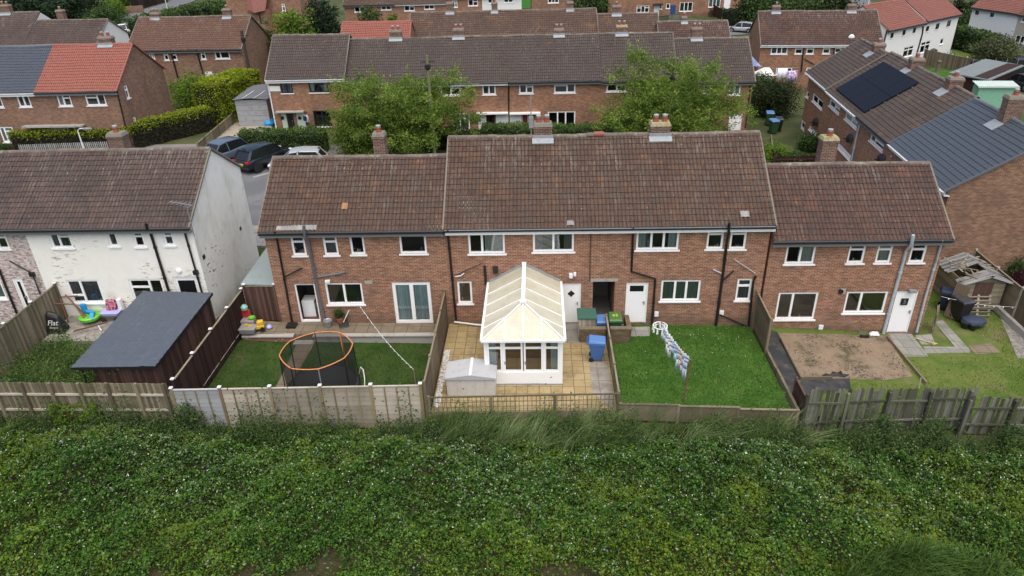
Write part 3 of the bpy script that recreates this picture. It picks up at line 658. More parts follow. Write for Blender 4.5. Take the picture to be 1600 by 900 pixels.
hpipe(B_, [(990, 354, -.3), (989.3, 362), (986.7, 424), (1024, 435.5), (1018.7, 507)], .05); hpipe(B_, [(1139.5, 348, -.42), (1138.7, 362, -.36), (1136.5, 374), (1128.5, 436), (1118.7, 508)], .06, 'black_plastic', 'soil_pipe')
hpipe(B_, [(1146.7, 422.7), (1130, 438)], .035, collars=False, name='waste_pipe'); hpipe(B_, [(1181, 431), (1177, 440), (1169.5, 511)], .05); hpipe(B_, [(1124, 491), (1167, 510.5)], .035, collars=False, name='waste_pipe')
hpipe(B_, [(1147, 405), (1180, 427)], .02, 'pale_pipe', 'cable_arm', collars=False); hpipe(B_, [(1114, 421), (1127, 427)], .03, 'pale_pipe', 'light_arm', collars=False)
hpipe(R_, [(1427, 367, -.42), (1424, 383, -.42), (1416, 391), (1397.3, 458.7), (1380, 521)], .07, 'pale_pipe', 'soil_pipe'); hpipe(R_, [(1472, 377, -.3), (1470, 384), (1448, 457), (1432, 519)], .05, 'pale_pipe')
def wbox(h, px, py, w, hh, mat, name='wall_box', d=.08):
    x, z = h.loc(px, py); m = MB(); m.box(x-w/2, x+w/2, -d, -.002, z-hh/2, z+hh/2, r=.5); return m.build(name, M[mat], h.root, bevel=.01)
wbox(L, 512.5, 438.5, .22, .12, 'white_plastic', 'wall_light', .15); wbox(L, 576, 441, .35, .16, 'concrete', 'wall_vent', .02)
wbox(A_, 892, 429.5, .16, .2, 'white_plastic', 'wall_light', .16); wbox(A_, 898, 427, .12, .15, 'white_plastic', 'wall_light', .16); wbox(A_, 774.5, 419.5, .22, .25, 'black_plastic', 'security_camera', .25)
wbox(B_, 1025.5, 490, .18, .24, 'white_plastic', 'meter_box'); wbox(B_, 1127, 488, .2, .22, 'white_plastic', 'meter_box'); wbox(R_, 1282, 510.5, .2, .22, 'white_plastic', 'meter_box')
wbox(R_, 1424, 453, .3, .12, 'grey_plastic', 'door_light', .2)
x, z = R_.loc(1313.5, 455); m = MB(); m.lathe([(.11, -.05), (.11, .0), (.08, .005), (.08, -.03)], (0, 0, 0), 14, axis='y'); o = m.build('flue_outlet', M['black_plastic'], R_.root); o.location = (x, -.01, z); wbox(R_, 1317, 455, .22, .26, 'concrete', 'flue_plate', .03)
# number plaque on the right hand door
def text(body, size, parent, loc, rot, mat, name='lettering', ext=.002, italic=0.):
    c = bpy.data.curves.new(name, 'FONT'); c.body = body; c.size = size; c.extrude = ext; c.align_x = 'CENTER'; c.align_y = 'CENTER'; c.shear = italic
    t = bpy.data.objects.new(name, c); COL.objects.link(t); bpy.context.view_layer.update()
    me = bpy.data.meshes.new_from_object(t); me.name = name; bpy.data.objects.remove(t)
    me.materials.clear(); me.materials.append(mat); o = link(bpy.data.objects.new(name, me), parent); o.location = loc; o.rotation_euler = rot; return o
dr = [c for c in R_.root.children if c.name.startswith('door')][0]
x, z = R_.loc(1413.5, 471.8); m = MB(); m.box(x-.15, x+.15, .0, .045, z-.16, z+.16, r=.5); pq = m.build('number_plaque', M['black_plastic'], dr); text('5', .3, dr, (x, -.004, z), (rad(90), 0, 0), M['grey_plastic'], 'plaque_number')
# passage lining of the covered alley
a = B_.loc(927.5, 440); b = B_.loc(957.5, 503); m = MB()
m.box(a[0]-.1, a[0]-.005, .12, 7.0, -.1, 2.2, r=.5); m.box(b[0]+.005, b[0]+.1, .12, 7., -.1, 2.2, r=.5); m.box(a[0]-.1, b[0]+.1, .12, 7., 2.2, 2.3, r=.5); m.box(a[0]-.1, b[0]+.1, 6.9, 7., -.1, 2.2, r=.5); m.build('passage', M['brick_d'], B_.root)
# ridge replacement tile and white repaired tiles
m = MB(); x, z = B_.locd(935, 212, 3.7); m.tube([(x-.22, 3.66, B_.r+.04), (x+.22, 3.66, B_.r+.04)], .125, 10); m.build('red_ridge_tile', M['ridge_red'], B_.roof)
def patch_tiles(h, x0, y0, x1, y1, mat, up=.05):
    """a group of odd tiles on the front slope of the roof given by a photo box"""
    n = Vector((0, -math.sin(math.atan(h.tn)), math.cos(math.atan(h.tn))))
    def hit(px, py):
        d = ray(px, py); c, s = math.cos(h.ang), math.sin(h.ang); q = CAM-h.p0-np.array([0, 0, h.zb])
        lo = lambda v: np.array([v[0]*c+v[1]*s, -v[0]*s+v[1]*c, v[2]]); o, dd = lo(q), lo(d)
        k = (h.e+up+h.tn*(o[1]+h.over)-o[2])/(dd[2]-h.tn*dd[1]); return o+dd*k
    a, b = hit(x0, y1), hit(x1, y0); nx = max(1, int((b[0]-a[0])/.165)); ny = max(1, int(round((b[1]-a[1])/.235))); m = MB()
    for i in range(nx):
        for j in range(ny):
            xx = a[0]+(b[0]-a[0])*i/nx; w = (b[0]-a[0])/nx; yy = a[1]+(b[1]-a[1])*j/ny; l = (b[1]-a[1])/ny
            zz = lambda y, k: h.e+h.tn*(y+h.over)+k
            m.face([(xx, yy, zz(yy, up)), (xx+w*.5, yy, zz(yy, up+.02)), (xx+w*.5, yy+l, zz(yy+l, up)), (xx, yy+l, zz(yy+l, up-.02))]); m.face([(xx+w*.5, yy, zz(yy, up+.02)), (xx+w, yy, zz(yy, up)), (xx+w, yy+l, zz(yy+l, up-.02)), (xx+w*.5, yy+l, zz(yy+l, up))])
    return m.build('replaced_tile', M[mat], h.roof)
M['t_white'] = plain('bleached_tile', (.24, .235, .22), .9, var=.4); M['t_orange'] = plain('new_orange_tile', (.27, .14, .06), .8, var=.2)
patch_tiles(L, 431, 351, 495, 360, 't_white', .09); patch_tiles(L, 533, 316.5, 544, 327, 't_orange', .085); patch_tiles(B_, 1158, 329, 1170, 339, 't_white', .085); patch_tiles(A_, 886, 344, 897, 352, 't_white', .085)
# open kitchen door of the left house: washing machine and wooden floor inside
a = L.loc(459.2, 444); b = L.loc(501.9, 503.2)
m = MB(); m.box(a[0]-.4, b[0]+.3, .125, 2.4, .0, .012, r=.5); m.build('kitchen_floor', M['floor'], L.root)
p = L.p0; wm = thing('washing_machine', 'white front loading washing machine just inside the open kitchen door', 'washing machine', (p[0]+a[0]+.30, p[1]+.75, .19))
m = MB(); m.box(-.3, .3, -.3, .3, 0, .85, r=.5); m.build('cabinet', M['white_plastic'], wm, bevel=.015)
m = MB(); m.lathe([(.2, 0), (.2, .04), (.15, .05)], (.3, 0, .45), 20, axis='x', r=.5); m.build('drum_door', M['grey_plastic'], wm, smooth=True); m = MB(); m.lathe([(.14, .045), (.001, .06)], (.3, 0, .45), 16, axis='x'); m.build('porthole', M['darkglass'], wm)
m = MB(); m.box(.3, .308, -.27, .27, .72, .82); m.build('control_panel', M['grey_plastic'], wm)
m = MB(); m.box(a[0]-.4, a[0]-.35, .125, 2.4, 0, 2.2); m.box(b[0]+.3, b[0]+.35, .125, 2.4, 0, 2.2); m.box(a[0]-.4, b[0]+.35, 2.35, 2.4, 0, 2.2); m.build('kitchen_walls', M['plaster'], L.root)
# ------------------------------------------------------------------ white painted terrace on the left
O2 = (0, 28.12); pw = Plane(O2, 0); xd = pw.P(60, 420)[0]; XW = -15.2
W_ = house('white_house', 'white painted end house with flaking gable wall beside the dark felt shed', O2, 0, xd, XW, 3.4, 5.02, 7.42, .42, 'white_wall', 'tile_w', verge=(0, .06), depth=6.2, gwall='gable_wall', group='white painted pair on the left',
    wins=[('w', 73, 361, 115.5, 387.5, 'LT', cur('sides', 'greycurtain')), ('w', 164.5, 361, 187, 385, '1', cur('left', 'greycurtain')), ('w', 204.5, 361, 228.5, 385.8, 'T'), ('w', 252, 361, 274, 383.6, 'T', cur('full', 'greycurtain')),
          ('w', 101.8, 437.8, 165, 473, 'BL', cur('full', 'greycurtain')), ('w', 199.5, 436.5, 262, 472, 'TL'), ('d', 269.3, 432.8, 323, 492, 'full')])
P_ = house('peeling_house', 'far left house with peeling white paint over its brick rear wall', O2, 0, xd-7.2, xd-.004, 3.4, 5.02, 7.42, .42, 'peel', 'tile_w', group='white painted pair on the left',
    wins=[('w', -30, 361, 16.5, 389, '2T'), ('d', 17.3, 434.7, 53.3, 485, 'full'), ('w', -45, 430, 12, 467, '2', cur('full'))])
stack(W_, 170, 194, 208, 1.4, pots=1)
hpipe(W_, [(228, 349, -.3), (229.5, 356, -.3), (234.5, 362), (264.5, 458), (275, 492)], .06, 'black_plastic'); hpipe(W_, [(286, 352, -.25), (287, 358), (316, 459), (323, 480)], .045)
hpipe(P_, [(-2, 420), (12, 455), (27, 492)], .05); hpipe(P_, [(15, 408), (50, 427), (63, 460)], .03, name='waste_pipe', collars=False)
wbox(P_, 51.5, 427.5, .22, .2, 'black_plastic', 'pipe_hopper', .15); wbox(W_, 307, 424.5, .22, .2, 'black_plastic', 'pipe_hopper', .15)
x, z = W_.loc(280, 423); m = MB(); m.lathe([(.13, 0), (.13, -.03), (.09, -.09), (.02, -.11)], (0, 0, 0), 14, axis='y'); o = m.build('bulkhead_light', M['upvc'], W_.root, smooth=True); o.location = (x, 0, z)
aerial(W_.root, (W_.w+.1, -.1, W_.e-.5), (W_.w+.1, -.1, W_.e+1.0), (-1, .2, .1))
m = MB(); m.box(W_.w+.003, W_.w+.03, .3, .5, 2.75, 2.95); m.box(W_.w+.003, W_.w+.03, 4.6, 4.78, 2.3, 2.45); m.build('gable_vent', M['black_plastic'], W_.root)
# ------------------------------------------------------------------ middle row across the street
YM = 58.08; O3 = (0, YM); GM = 'terraced houses across the street'
V = lambda *a: a
MA = house('brick_house', 'end house across the street with black framed windows and pale green porch panels', O3, 0, -21.85, -15.6, 3.4, 4.98, 7.86, .82, 'brick_b', 'tile_m', group=GM, verge=(.15, .1), gutter='white_plastic', fascia='upvc', per=4,
    wins=[('w', 437, 128.5, 458.5, 145.5, '2', {'fm': 'blackframe', 'far': True, 'drape': ('sides', 'greycurtain')}), ('w', 481, 127, 514, 144.2, '1', {'fm': 'blackframe', 'far': True, 'drape': ('sides', 'curtain')}), ('w', 488.5, 173, 519.5, 197.5, '2', {'fm': 'blackframe', 'far': True}), ('d', 447, 175.5, 462, 203, 'black')])
m = MB(); a = MA.loc(438.7, 174.7); b = MA.loc(474.7, 174.7); dd = [MA.loc(446.5, 176)[0], MA.loc(462.5, 176)[0]]
m.box(a[0], dd[0]-.01, -.05, -.003, 0, a[1]-.04, r=.5); m.box(dd[1]+.01, b[0], -.05, -.003, 0, b[1]-.04, r=.5); m.build('porch_panel', M['palegreen'], MA.root)
m = MB(); m.box(a[0]-.3, b[0]+.1, -.55, -.01, a[1]+.02, a[1]+.1, r=.5); m.build('porch_canopy', M['concrete'], MA.root)
for q in (441.5, 468.5):
    x, z = MA.loc(q, 184); m = MB(); m.lathe([(.16, 0), (.16, -.03), (.12, -.05)], (0, 0, 0), 10, axis='y'); o = m.build('porch_lamp', M['black_plastic'], MA.root); o.location = (x, -.05, z)
wbox(MA, 429, 138.5, .95, .42, 'white_plastic', 'wall_panel', .06); hpipe(MA, [(414, 125, -.3), (418, 129), (432, 201)], .06, 'white_plastic')
MBh = house('brick_house', 'brick house hidden by the left street tree, white soffit and white porch panel', O3, 0, -15.59, -2.32, 3.4, 4.45, 7.42, .05, 'brick_b', 'tile_m', group=GM, fascia='upvc', per=4,
    wins=[V('w', 553, 135, 574, 152, '2', {'far': True}), V('w', 688, 131.5, 720, 149, '2T', {'far': True}), V('w', 753.3, 130.5, 774.7, 147.8, '2', {'far': True}), V('w', 706.7, 177, 734.7, 202, 'LT', {'far': True, 'drape': ('full', 'curtain')}), V('d', 760, 177.5, 774, 212, 'black'), V('w', 600, 136, 622, 151, '2', {'far': True}), V('w', 580, 180, 610, 201, '2', {'far': True})])
m = MB(); a = MBh.loc(746.7, 177); b = MBh.loc(794, 177); dd = [MBh.loc(759.5, 178)[0], MBh.loc(774.5, 178)[0]]
m.box(a[0], dd[0]-.01, -.05, -.003, 0, a[1]-.06, r=.5); m.box(dd[1]+.01, b[0], -.05, -.003, 0, a[1]-.06, r=.5); m.build('porch_panel', M['white_plastic'], MBh.root)
m = MB(); m.box(a[0]-.1, b[0], -.5, -.01, a[1], a[1]+.1, r=.5); m.build('porch_canopy', M['upvc'], MBh.root); hpipe(MBh, [(794.8, 128, -.3), (795, 134), (795, 176)], .06)
MC = house('brick_house', 'brick house with dark red door panel between the two street trees', O3, 0, -2.31, 5.2, 3.4, 4.42, 7.42, -.05, 'brick_b', 'tile_m', group=GM, per=4,
    wins=[V('w', 811, 129.5, 833.3, 146, '2T', {'far': True}), V('w', 866, 127.5, 899, 145, 'TL', {'far': True}), V('w', 856, 174.3, 898.7, 200, '3', {'far': True}), V('d', 815, 177.5, 826, 212, 'darkred')])
m = MB(); a = MC.loc(796.5, 177); b = MC.loc(833, 177); dd = [MC.loc(814.5, 178)[0], MC.loc(826.5, 178)[0]]; m.box(a[0], dd[0]-.01, -.05, -.003, 0, a[1]-.06, r=.5); m.box(dd[1]+.01, b[0], -.05, -.003, 0, a[1]-.06, r=.5); m.build('porch_panel', M['white_plastic'], MC.root)
m = MB(); m.box(a[0], b[0]+.6, -.5, -.01, a[1], a[1]+.1, r=.5); m.build('porch_canopy', M['upvc'], MC.root)
MD = house('brick_house', 'brick house screened by the right street tree with an aerial on its slope', O3, 0, 5.21, 11.1, 3.4, 4.32, 7.40, -.2, 'brick_b', 'tile_m', group=GM, per=4, verge=(0, .12),
    wins=[V('w', 948, 128.5, 978.7, 143, '2T', {'far': True}), V('w', 1015, 129.5, 1036, 143, '2', {'far': True}), V('p', 916, 173, 931, 205, '')])
ME = house('brick_house', 'lower end house across the street behind the right street tree, white door', O3, 0, 11.11, 17.3, 3.4, 4.08, 6.88, -.42, 'brick_b', 'tile_m', group=GM, per=4, verge=(0, .12),
    wins=[V('w', 1100, 131.5, 1120, 147, '2', {'far': True}), V('w', 1140, 131.5, 1156, 148.5, '2', {'far': True, 'drape': ('full', 'curtain')}), V('d', 1140, 178, 1157, 204, 'white')])
hpipe(ME, [(1174, 129, -.3), (1173, 134), (1165, 200)], .06, 'cable_brown')
stack(MBh, 609, 627, 47.5, .2, pots=2); stack(MBh, 708, 724.5, 45, .2, pots=2); stack(MC, 866, 881, 45, .2, pots=2); stack(MD, 963, 980, 40, .2, pots=2, capm='moss_concrete'); stack(ME, 1081, 1097, 43.5, .2, pots=2)
aerial(MD.root, (1.2, 2.4, MD.roofz(2.4)), (1.2, 2.4, MD.roofz(2.4)+1.), (-1, -.2, .15))
# ------------------------------------------------------------------ the angled terrace on the right
aK = rad(-95); O4 = (21.72, 48.2); pk = Plane(O4, aK); GK = 'angled terrace on the right'
sk = lambda px, py: pk.P(px, py)[0]
K1 = house('brick_house', 'far house of the angled terrace, brown roof stepping down, white front door', O4, aK, -13.2, -7.1, 3.6, 4.0, 6.62, -.75, 'brick_b', 'tile_k', group=GK, verge=(.12, .06), roll=.30, amp=.008, per=4, fascia='upvc', gutter='white_plastic',
    wins=[V('w', 1254, 134.5, 1262.7, 154, '1', {'far': True}), V('w', 1271, 145, 1284, 172, '2', {'far': True}), V('d', 1249.7, 182, 1254, 218, 'half'), V('w', 1265, 195, 1274.7, 214, '2T', {'far': True})])
K2 = house('brick_house', 'house with solar panels on its brown roof in the angled terrace', O4, aK, -7.08, .35, 3.9, 3.92, 6.66, -.75, 'brick_b', 'tile_k', group=GK, verge=(.1, 0), roll=.30, amp=.008, per=4, fascia='upvc', gutter='white_plastic',
    wins=[V('w', 1297.3, 154, 1310.7, 179, '2T', {'far': True, 'drape': ('sides', 'curtain')}), V('w', 1322.7, 171, 1338, 202, '2T', {'far': True, 'leads': True, 'drape': ('full', 'curtain')}), V('w', 1309.5, 222, 1328, 251, '2H', {'far': True, 'leads': True, 'drape': ('full', 'curtain')})])
K4 = house('brick_house', 'brown roofed house between the solar panels and the new grey roof', O4, aK, .36, 6.72, 3.9, 3.92, 6.66, -.75, 'brick_b', 'tile_k', group=GK, roll=.30, amp=.008, per=4,
    wins=[V('w', 1361.3, 207, 1378.7, 237.5, 'WL', {'far': True}), V('w', 1396.5, 236, 1409, 257, '2', {'far': True})])
K3 = house('brick_house', 'near end house of the angled terrace with new blue grey roof and blank brick gable', O4, aK, 6.73, 14.5, 3.8, 3.95, 6.60, -.75, 'brick_d', 'tile_new', ridge='ridge_grey', group=GK, verge=(.08, .12), roll=.30, amp=.006, per=4, fascia='white_plastic', gutter='white_plastic',
    wins=[V('w', 1477, 281, 1494.7, 316, '2T', {'far': True})])
hpipe(K2, [(1345, 190), (1341, 203), (1329, 258)], .07, 'pale_pipe'); dish(K1, 1272, 190); dish(K2, 1325, 215.5); dish(K4, 1374, 247.5)
def kstack(h, px, py, **k):
    x, z = h.locd(px, py, h.D-.1); chimney(h.root, x, h.D-.05, h.r-.6, z, w=.62, d=.8, zl=None, **k)
    f = MB(); f.box(x-.5, x+.5, h.D-1.0, h.D-.4, h.roofz(h.D-.75)+.02, h.roofz(h.D-.75)+.05, r=.5); o = f.build('flashing', M['lead'], h.roof); o.matrix_local = Matrix.Translation((0, h.D-.7, h.roofz(h.D-.7)+.05)) @ Matrix.Rotation(math.atan(h.tn), 4, 'X') @ Matrix.Translation((0, -h.D+.7, -h.roofz(h.D-.75)-.03))
kstack(K1, 1373, 68, pots=1); kstack(K2, 1432, 91, pots=1); kstack(K4, 1492, 121, pots=1); kstack(K3, 1585, 150, pots=1)
# solar array lying on rails over the solar house's slope
def roof_hit(h, px, py, up):
    d = ray(px, py); c, s = math.cos(h.ang), math.sin(h.ang); q = CAM-h.p0-np.array([0, 0, h.zb])
    lo = lambda v: np.array([v[0]*c+v[1]*s, -v[0]*s+v[1]*c, v[2]]); o, dd = lo(q), lo(d); k = (h.e+up+h.tn*(o[1]+h.over)-o[2])/(dd[2]-h.tn*dd[1]); return o+dd*k
c4 = [roof_hit(K2, *p, .16) for p in ((1305.3, 138.7), (1353.3, 176), (1432, 128), (1382.7, 94.7))]
cx0, cx1 = (c4[0][0]+c4[3][0])/2, (c4[1][0]+c4[2][0])/2; cy0, cy1 = (c4[0][1]+c4[1][1])/2, (c4[2][1]+c4[3][1])/2
for i in range(4):
    for j in range(2):
        xa, xb = cx0+(cx1-cx0)*i/4+.01, cx0+(cx1-cx0)*(i+1)/4-.01; ya, yb = cy0+(cy1-cy0)*j/2+.01, cy0+(cy1-cy0)*(j+1)/2-.01
        z = lambda y, u: K2.e+K2.tn*(y+K2.over)+u
        m = MB(); m.hexa([(xa, ya, z(ya, .11)), (xb, ya, z(ya, .11)), (xb, yb, z(yb, .11)), (xa, yb, z(yb, .11)), (xa, ya, z(ya, .16)), (xb, ya, z(ya, .16)), (xb, yb, z(yb, .16)), (xa, yb, z(yb, .16))]); m.build('solar_panel', M['solar'], K2.root)
m = MB()
for fy in (.12, .38, .62, .88):
    y = cy0+(cy1-cy0)*fy; z = K2.e+K2.tn*(y+K2.over)+.07; m.bar((cx0, y, z), (cx1, y, z), .05, .06)
m.build('panel_rail', M['grey_plastic'], K2.root)
# ------------------------------------------------------------------ left pair with slate and red roofs
pb = Plane((0, 53.0), 0); GB = 'pair with new roofs on the left'; xb = pb.P(57, 147)[0]; xr = pb.P(184.5, 146)[0]
B2 = house('brick_house', 'semi detached brick house with new red tiled roof and brick gable', (0, 53.0), 0, xb, xr, 3.75, 5.46, 8.22, .85, 'brick_d', 'tile_red', ridge='ridge_red', group=GB, verge=(0, .08), per=4,
    wins=[V('w', 86.7, 147, 114, 165.8, 'LT', {'far': True, 'drape': ('left', 'curtain')}), V('w', 130.7, 146, 167.5, 164.5, 'TL', {'far': True}), V('w', 102.7, 198, 122.7, 215, '1', {'far': True})],
    gwins=[('w', 193.3, 134.7, 203.6, 152.3, 'T'), ('w', 207.5, 184, 217, 201.7, 'T')])
B1 = house('brick_house', 'semi detached brick house with new slate grey roof, left of the red roof', (0, 53.0), 0, xb-7.4, xb-.004, 3.75, 5.46, 8.22, .85, 'brick_d', 'tile_slate', ridge='ridge_grey', group=GB, per=4, fascia='upvc', gutter='white_plastic',
    wins=[V('w', -20, 150, 6.5, 168, '2', {'far': True}), V('w', 24.5, 149, 50.2, 167, '2', {'far': True}), V('w', -3, 198.5, 27.5, 222, 'WL', {'far': True, 'drape': ('full', 'curtain')})])
m = MB(); a = B2.loc(45, 198.5); b = B2.loc(103, 198.5); m.box(a[0]-.2, b[0]+1.6, -.5, -.01, a[1]+.05, a[1]+.17, r=.5); m.build('porch_canopy', M['concrete'], B2.root); m = MB(); m.box(B2.loc(67, 200)[0], b[0]-.05, -.04, -.003, 0, a[1]+.03, r=.5); m.box(.05, B2.loc(66, 200)[0]-.9, -.04, -.003, 0, a[1]+.03, r=.5); m.build('porch_panel', M['beige_wall'], B2.root)
m = MB(); q = B2.loc(57, 200)[0]; m.box(q-.45, q+.45, -.06, -.003, 0, 2.05, r=.5); m.build('front_door', M['blackframe'], B2.root)
hpipe(B2, [(183, 141, -.3), (184.2, 148), (199.5, 213)], .05)
stack(B2, 154.5, 175, 57.5, .15, pots=2)
# ------------------------------------------------------------------ background houses
C1 = house('brick_house', 'pair of brick houses with lichen stained brown roof behind the tall telegraph pole', (-33.3, 70.2), rad(-2.0), -6.4, 4.95, 3.5, 5.45, 8.0, .85, 'brick_d', 'tile_c', verge=(.1, .1), per=4, group='background houses',
    wins=[V('w', 231.8, 82, 242.5, 92, '2', {'far': True}), V('w', 254, 81.5, 264.7, 94.2, 'T', {'far': True}), V('w', 266.3, 81.5, 277.5, 93.8, 'T', {'far': True}), V('w', 312, 80, 322.5, 92.8, 'T', {'far': True}), V('w', 334.2, 79, 360, 91.8, '12', {'far': True}), V('w', 331.5, 115, 352.5, 128, '2', {'far': True, 'sill': False})])
for px in (267, 308): hpipe(C1, [(px-2, 77, -.3), (px, 82), (px+11, 122)], .07)
m = MB(); a = C1.loc(320, 112); b = C1.loc(331, 112); c = C1.loc(353, 112); d = C1.loc(367, 112); m.box(a[0], b[0], -.04, -.003, 0, a[1], r=.5); m.box(c[0], d[0], -.04, -.003, 0, a[1], r=.5); m.build('white_surround', M['white_plastic'], C1.root)
stack(C1, 236, 249, 20, .1, pots=2); stack(C1, 348, 360, 14, .1, pots=1)
D1 = house('white_house', 'top left house with brown roof and white gable', (-50.5, 75.3), rad(-1), -2.74, 5.0, 3.1, 5.4, 7.4, .85, 'white_far', 'tile_w', verge=(0, .1), per=4, gwall='white_far', group='background houses')
D2 = house('white_house', 'raised top left house whose white gable end peeps over the lower brown roof', (-50.5, 75.3), rad(-1), -22, -2.75, 4.1, 5.4, 8.14, .85, 'white_far', 'tile_w', verge=(0, 0), per=4, group='background houses')
stack(D1, 88, 99, 16, 1.1, pots=1); stack(D2, 0, 15, 8, .1, pots=2)
H1 = house('brick_house', 'pair of brick houses with brown roof at the top right above the solar panels', (28.4, 76.0), rad(-6.5), -5.3, 6.4, 3.85, 3.65, 6.37, -.85, 'brick_b', 'tile_r', verge=(.1, .1), per=4, gutter='white_plastic', fascia='upvc', group='background houses',
    wins=[V('w', 1205.5, 72.5, 1229.8, 84.7, '3', {'far': True, 'drape': ('full', 'greycurtain')}), V('w', 1243.3, 72.5, 1253.3, 84.5, 'T', {'far': True}), V('w', 1261.3, 72.5, 1271, 84.5, 'T', {'far': True}), V('w', 1286.8, 72.3, 1296.2, 84.2, 'T', {'far': True}), V('w', 1305.2, 71.8, 1314.2, 83, 'T', {'far': True}), V('w', 1213.3, 105.5, 1236.5, 117, '3', {'far': True}), V('w', 1260.5, 105.5, 1270, 116, '2', {'far': True})])
hpipe(H1, [(1256, 71), (1252, 112)], .07); hpipe(H1, [(1304.5, 70), (1302, 95)], .06); hpipe(H1, [(1257, 92), (1273, 101)], .04, collars=False, name='waste_pipe')
stack(H1, 1207, 1219.5, 9, .1, pots=1); stack(H1, 1325, 1337.5, 7, .1, pots=1); x, z = H1.locd(1330, 58, .6); 
m = MB(); m.lathe([(.001, 0), (.2, .03), (.3, .09)], (0, 0, 0), 14, axis='y'); m.tube([(0, .1, -.3), (0, .1, -1.0)], .02, 6); o = m.build('satellite_dish', M['white_plastic'], H1.root); o.location = (x, .4, z)
I1 = house('white_house', 'white rendered house with red roof, left half of the pair at the top right', (39.6, 85.05), rad(37.5), 0, 8.2, 3.4, 3.4, 5.75, -1.2, 'white_far', 'tile_red2', ridge='ridge_red', verge=(.1, 0), per=4, group='background houses',
    wins=[V('w', 1392.3, 52, 1395.4, 59, '1', {'fm': 'blackframe', 'far': True}), V('w', 1411.5, 46, 1414.2, 54.5, '1', {'fm': 'blackframe', 'far': True}), V('w', 1427.5, 43.8, 1430.2, 51, '1', {'fm': 'blackframe', 'far': True}), V('w', 1413.3, 74, 1425.3, 86.5, '2H', {'far': True})])
I2 = house('white_house', 'white rendered house with red roof and stained wall, right half of the pair', (39.6, 85.05), rad(37.5), 8.21, 16.4, 3.4, 3.55, 5.9, -1.2, 'white_far', 'tile_red2', ridge='ridge_red', verge=(0, .1), per=4, group='background houses',
    wins=[V('w', 1447.8, 41.5, 1450.8, 48.5, '1', {'fm': 'blackframe', 'far': True}), V('w', 1463.2, 37, 1466.5, 45, '1', {'fm': 'blackframe', 'far': True}), V('w', 1480.8, 32.5, 1484.2, 41, '1', {'fm': 'blackframe', 'far': True}), V('w', 1440.3, 66, 1451, 80, '2H', {'far': True}), V('w', 1470.3, 60.5, 1473.3, 68.5, '1', {'far': True})])
hpipe(I2, [(1443, 36), (1441.5, 52), (1431, 90)], .08); hpipe(I1, [(1386, 47), (1381, 66)], .08)
pj = Plane((58.2, 98.6), rad(-55))
J1 = house('white_house', 'white house with red roof in the far right corner', (57.9, 101.8), rad(-72), 0, 6.9, 3.5, 3.4, 5.8, -1.2, 'white_far', 'tile_red2', ridge='ridge_red', verge=(.1, 0), per=4, group='background houses',
    wins=[V('w', 1524.7, 16, 1528.8, 23.5, '1', {'fm': 'blackframe', 'far': True}), V('w', 1548.3, 19, 1552, 27, '1', {'fm': 'blackframe', 'far': True})])
J2 = house('beige_house', 'beige rendered house at the far right edge, right of the white house', (57.9, 101.8), rad(-72), 6.91, 14.5, 3.5, 3.3, 5.7, -1.2, 'beige_wall', 'tile_c', group='background houses', per=4, wins=[V('w', 1588, 54, 1606, 70, '3', {'far': True}), V('w', 1597, 26, 1606, 36, '2', {'far': True})])
# row behind the middle row: roofs only show
pg = Plane((0, 70.5), 0); GR = 'row of roofs behind the middle terrace'
def backrow(label, x0, x1, yr, Dd, zr, roof, ridge, dz, vg=(.05, .05), stacks=()):
    h = house('brick_house', label, (0, yr-Dd), 0, x0, x1, Dd, zr-.7*(Dd+.3), zr, zr-7.3, 'brick_b', roof, ridge=ridge, verge=vg, per=4, group=GR)
    for s in stacks: stack(h, *s, .15, pots=1)
    return h
g0 = at_y(536, 35, 71); g1 = at_y(642, 33, 71); backrow('bright red roof behind the middle terrace', g0[0], g1[0], 71, 3.8, g0[2], 'tile_red', 'ridge_red', 0, stacks=((610, 600, 22),)[:0])
a = at_y(642, 20, 74.5); b = at_y(931, 13, 74.5); backrow('long orange and brown patched roof behind the middle terrace', a[0]+.02, b[0], 74.5, 6.2, (a[2]+b[2])/2, 'tile_o', 'ridge', 0, stacks=((697, 708, 4), (768, 777, 4), (886, 896, 3)))
a = at_y(933, 22, 73.5); b = at_y(1027, 20, 73.5); backrow('orange stained roof right of the party wall behind the terrace', a[0]+.05, b[0], 73.5, 4.9, (a[2]+b[2])/2, 'tile_o', 'ridge', 0, stacks=((957, 970, 9),))
a = at_y(1027, 34, 71.5); b = at_y(1136, 31.6, 71.5); backrow('lowest brown roof behind the right end of the terrace', a[0]+.02, b[0], 71.5, 3.8, (a[2]+b[2])/2, 'tile_r', 'ridge', 0, stacks=((1065, 1073, 26),))
# top row
F1 = house('brick_house', 'top row brick house with brown tiled roof and white windows', (-9, 106.2), rad(1.5), -18, -10.8, 3.2, 5.1, 7.5, .6, 'brick', 'tile_o', per=4, group='top row houses', verge=(.1, 0), wins=[V('w', 553, 9.5, 571, 19, '2', {'far': True}), V('w', 594.5, 6, 611.5, 15.5, '2', {'far': True})])
F2 = house('brick_house', 'top row brick house in the middle with two white windows under the eaves', (-9, 106.2), rad(1.5), -10.79, -3.5, 3.2, 5.1, 7.5, .6, 'brick', 'tile_o', per=4, group='top row houses', fascia='upvc', wins=[V('w', 631, 7, 648, 17, '2T', {'far': True}), V('w', 662, 4.5, 679, 14.5, '2T', {'far': True})])
F3 = house('brick_house', 'top row brick house next to the cream house', (-9, 106.2), rad(1.5), -3.49, 1.45, 3.2, 5.8, 8.2, .6, 'brick', 'tile_o', per=4, group='top row houses', wins=[V('w', 706, 1, 715, 11.5, '2T', {'far': True}), V('w', 731, -1, 747, 9, '2T', {'far': True})])
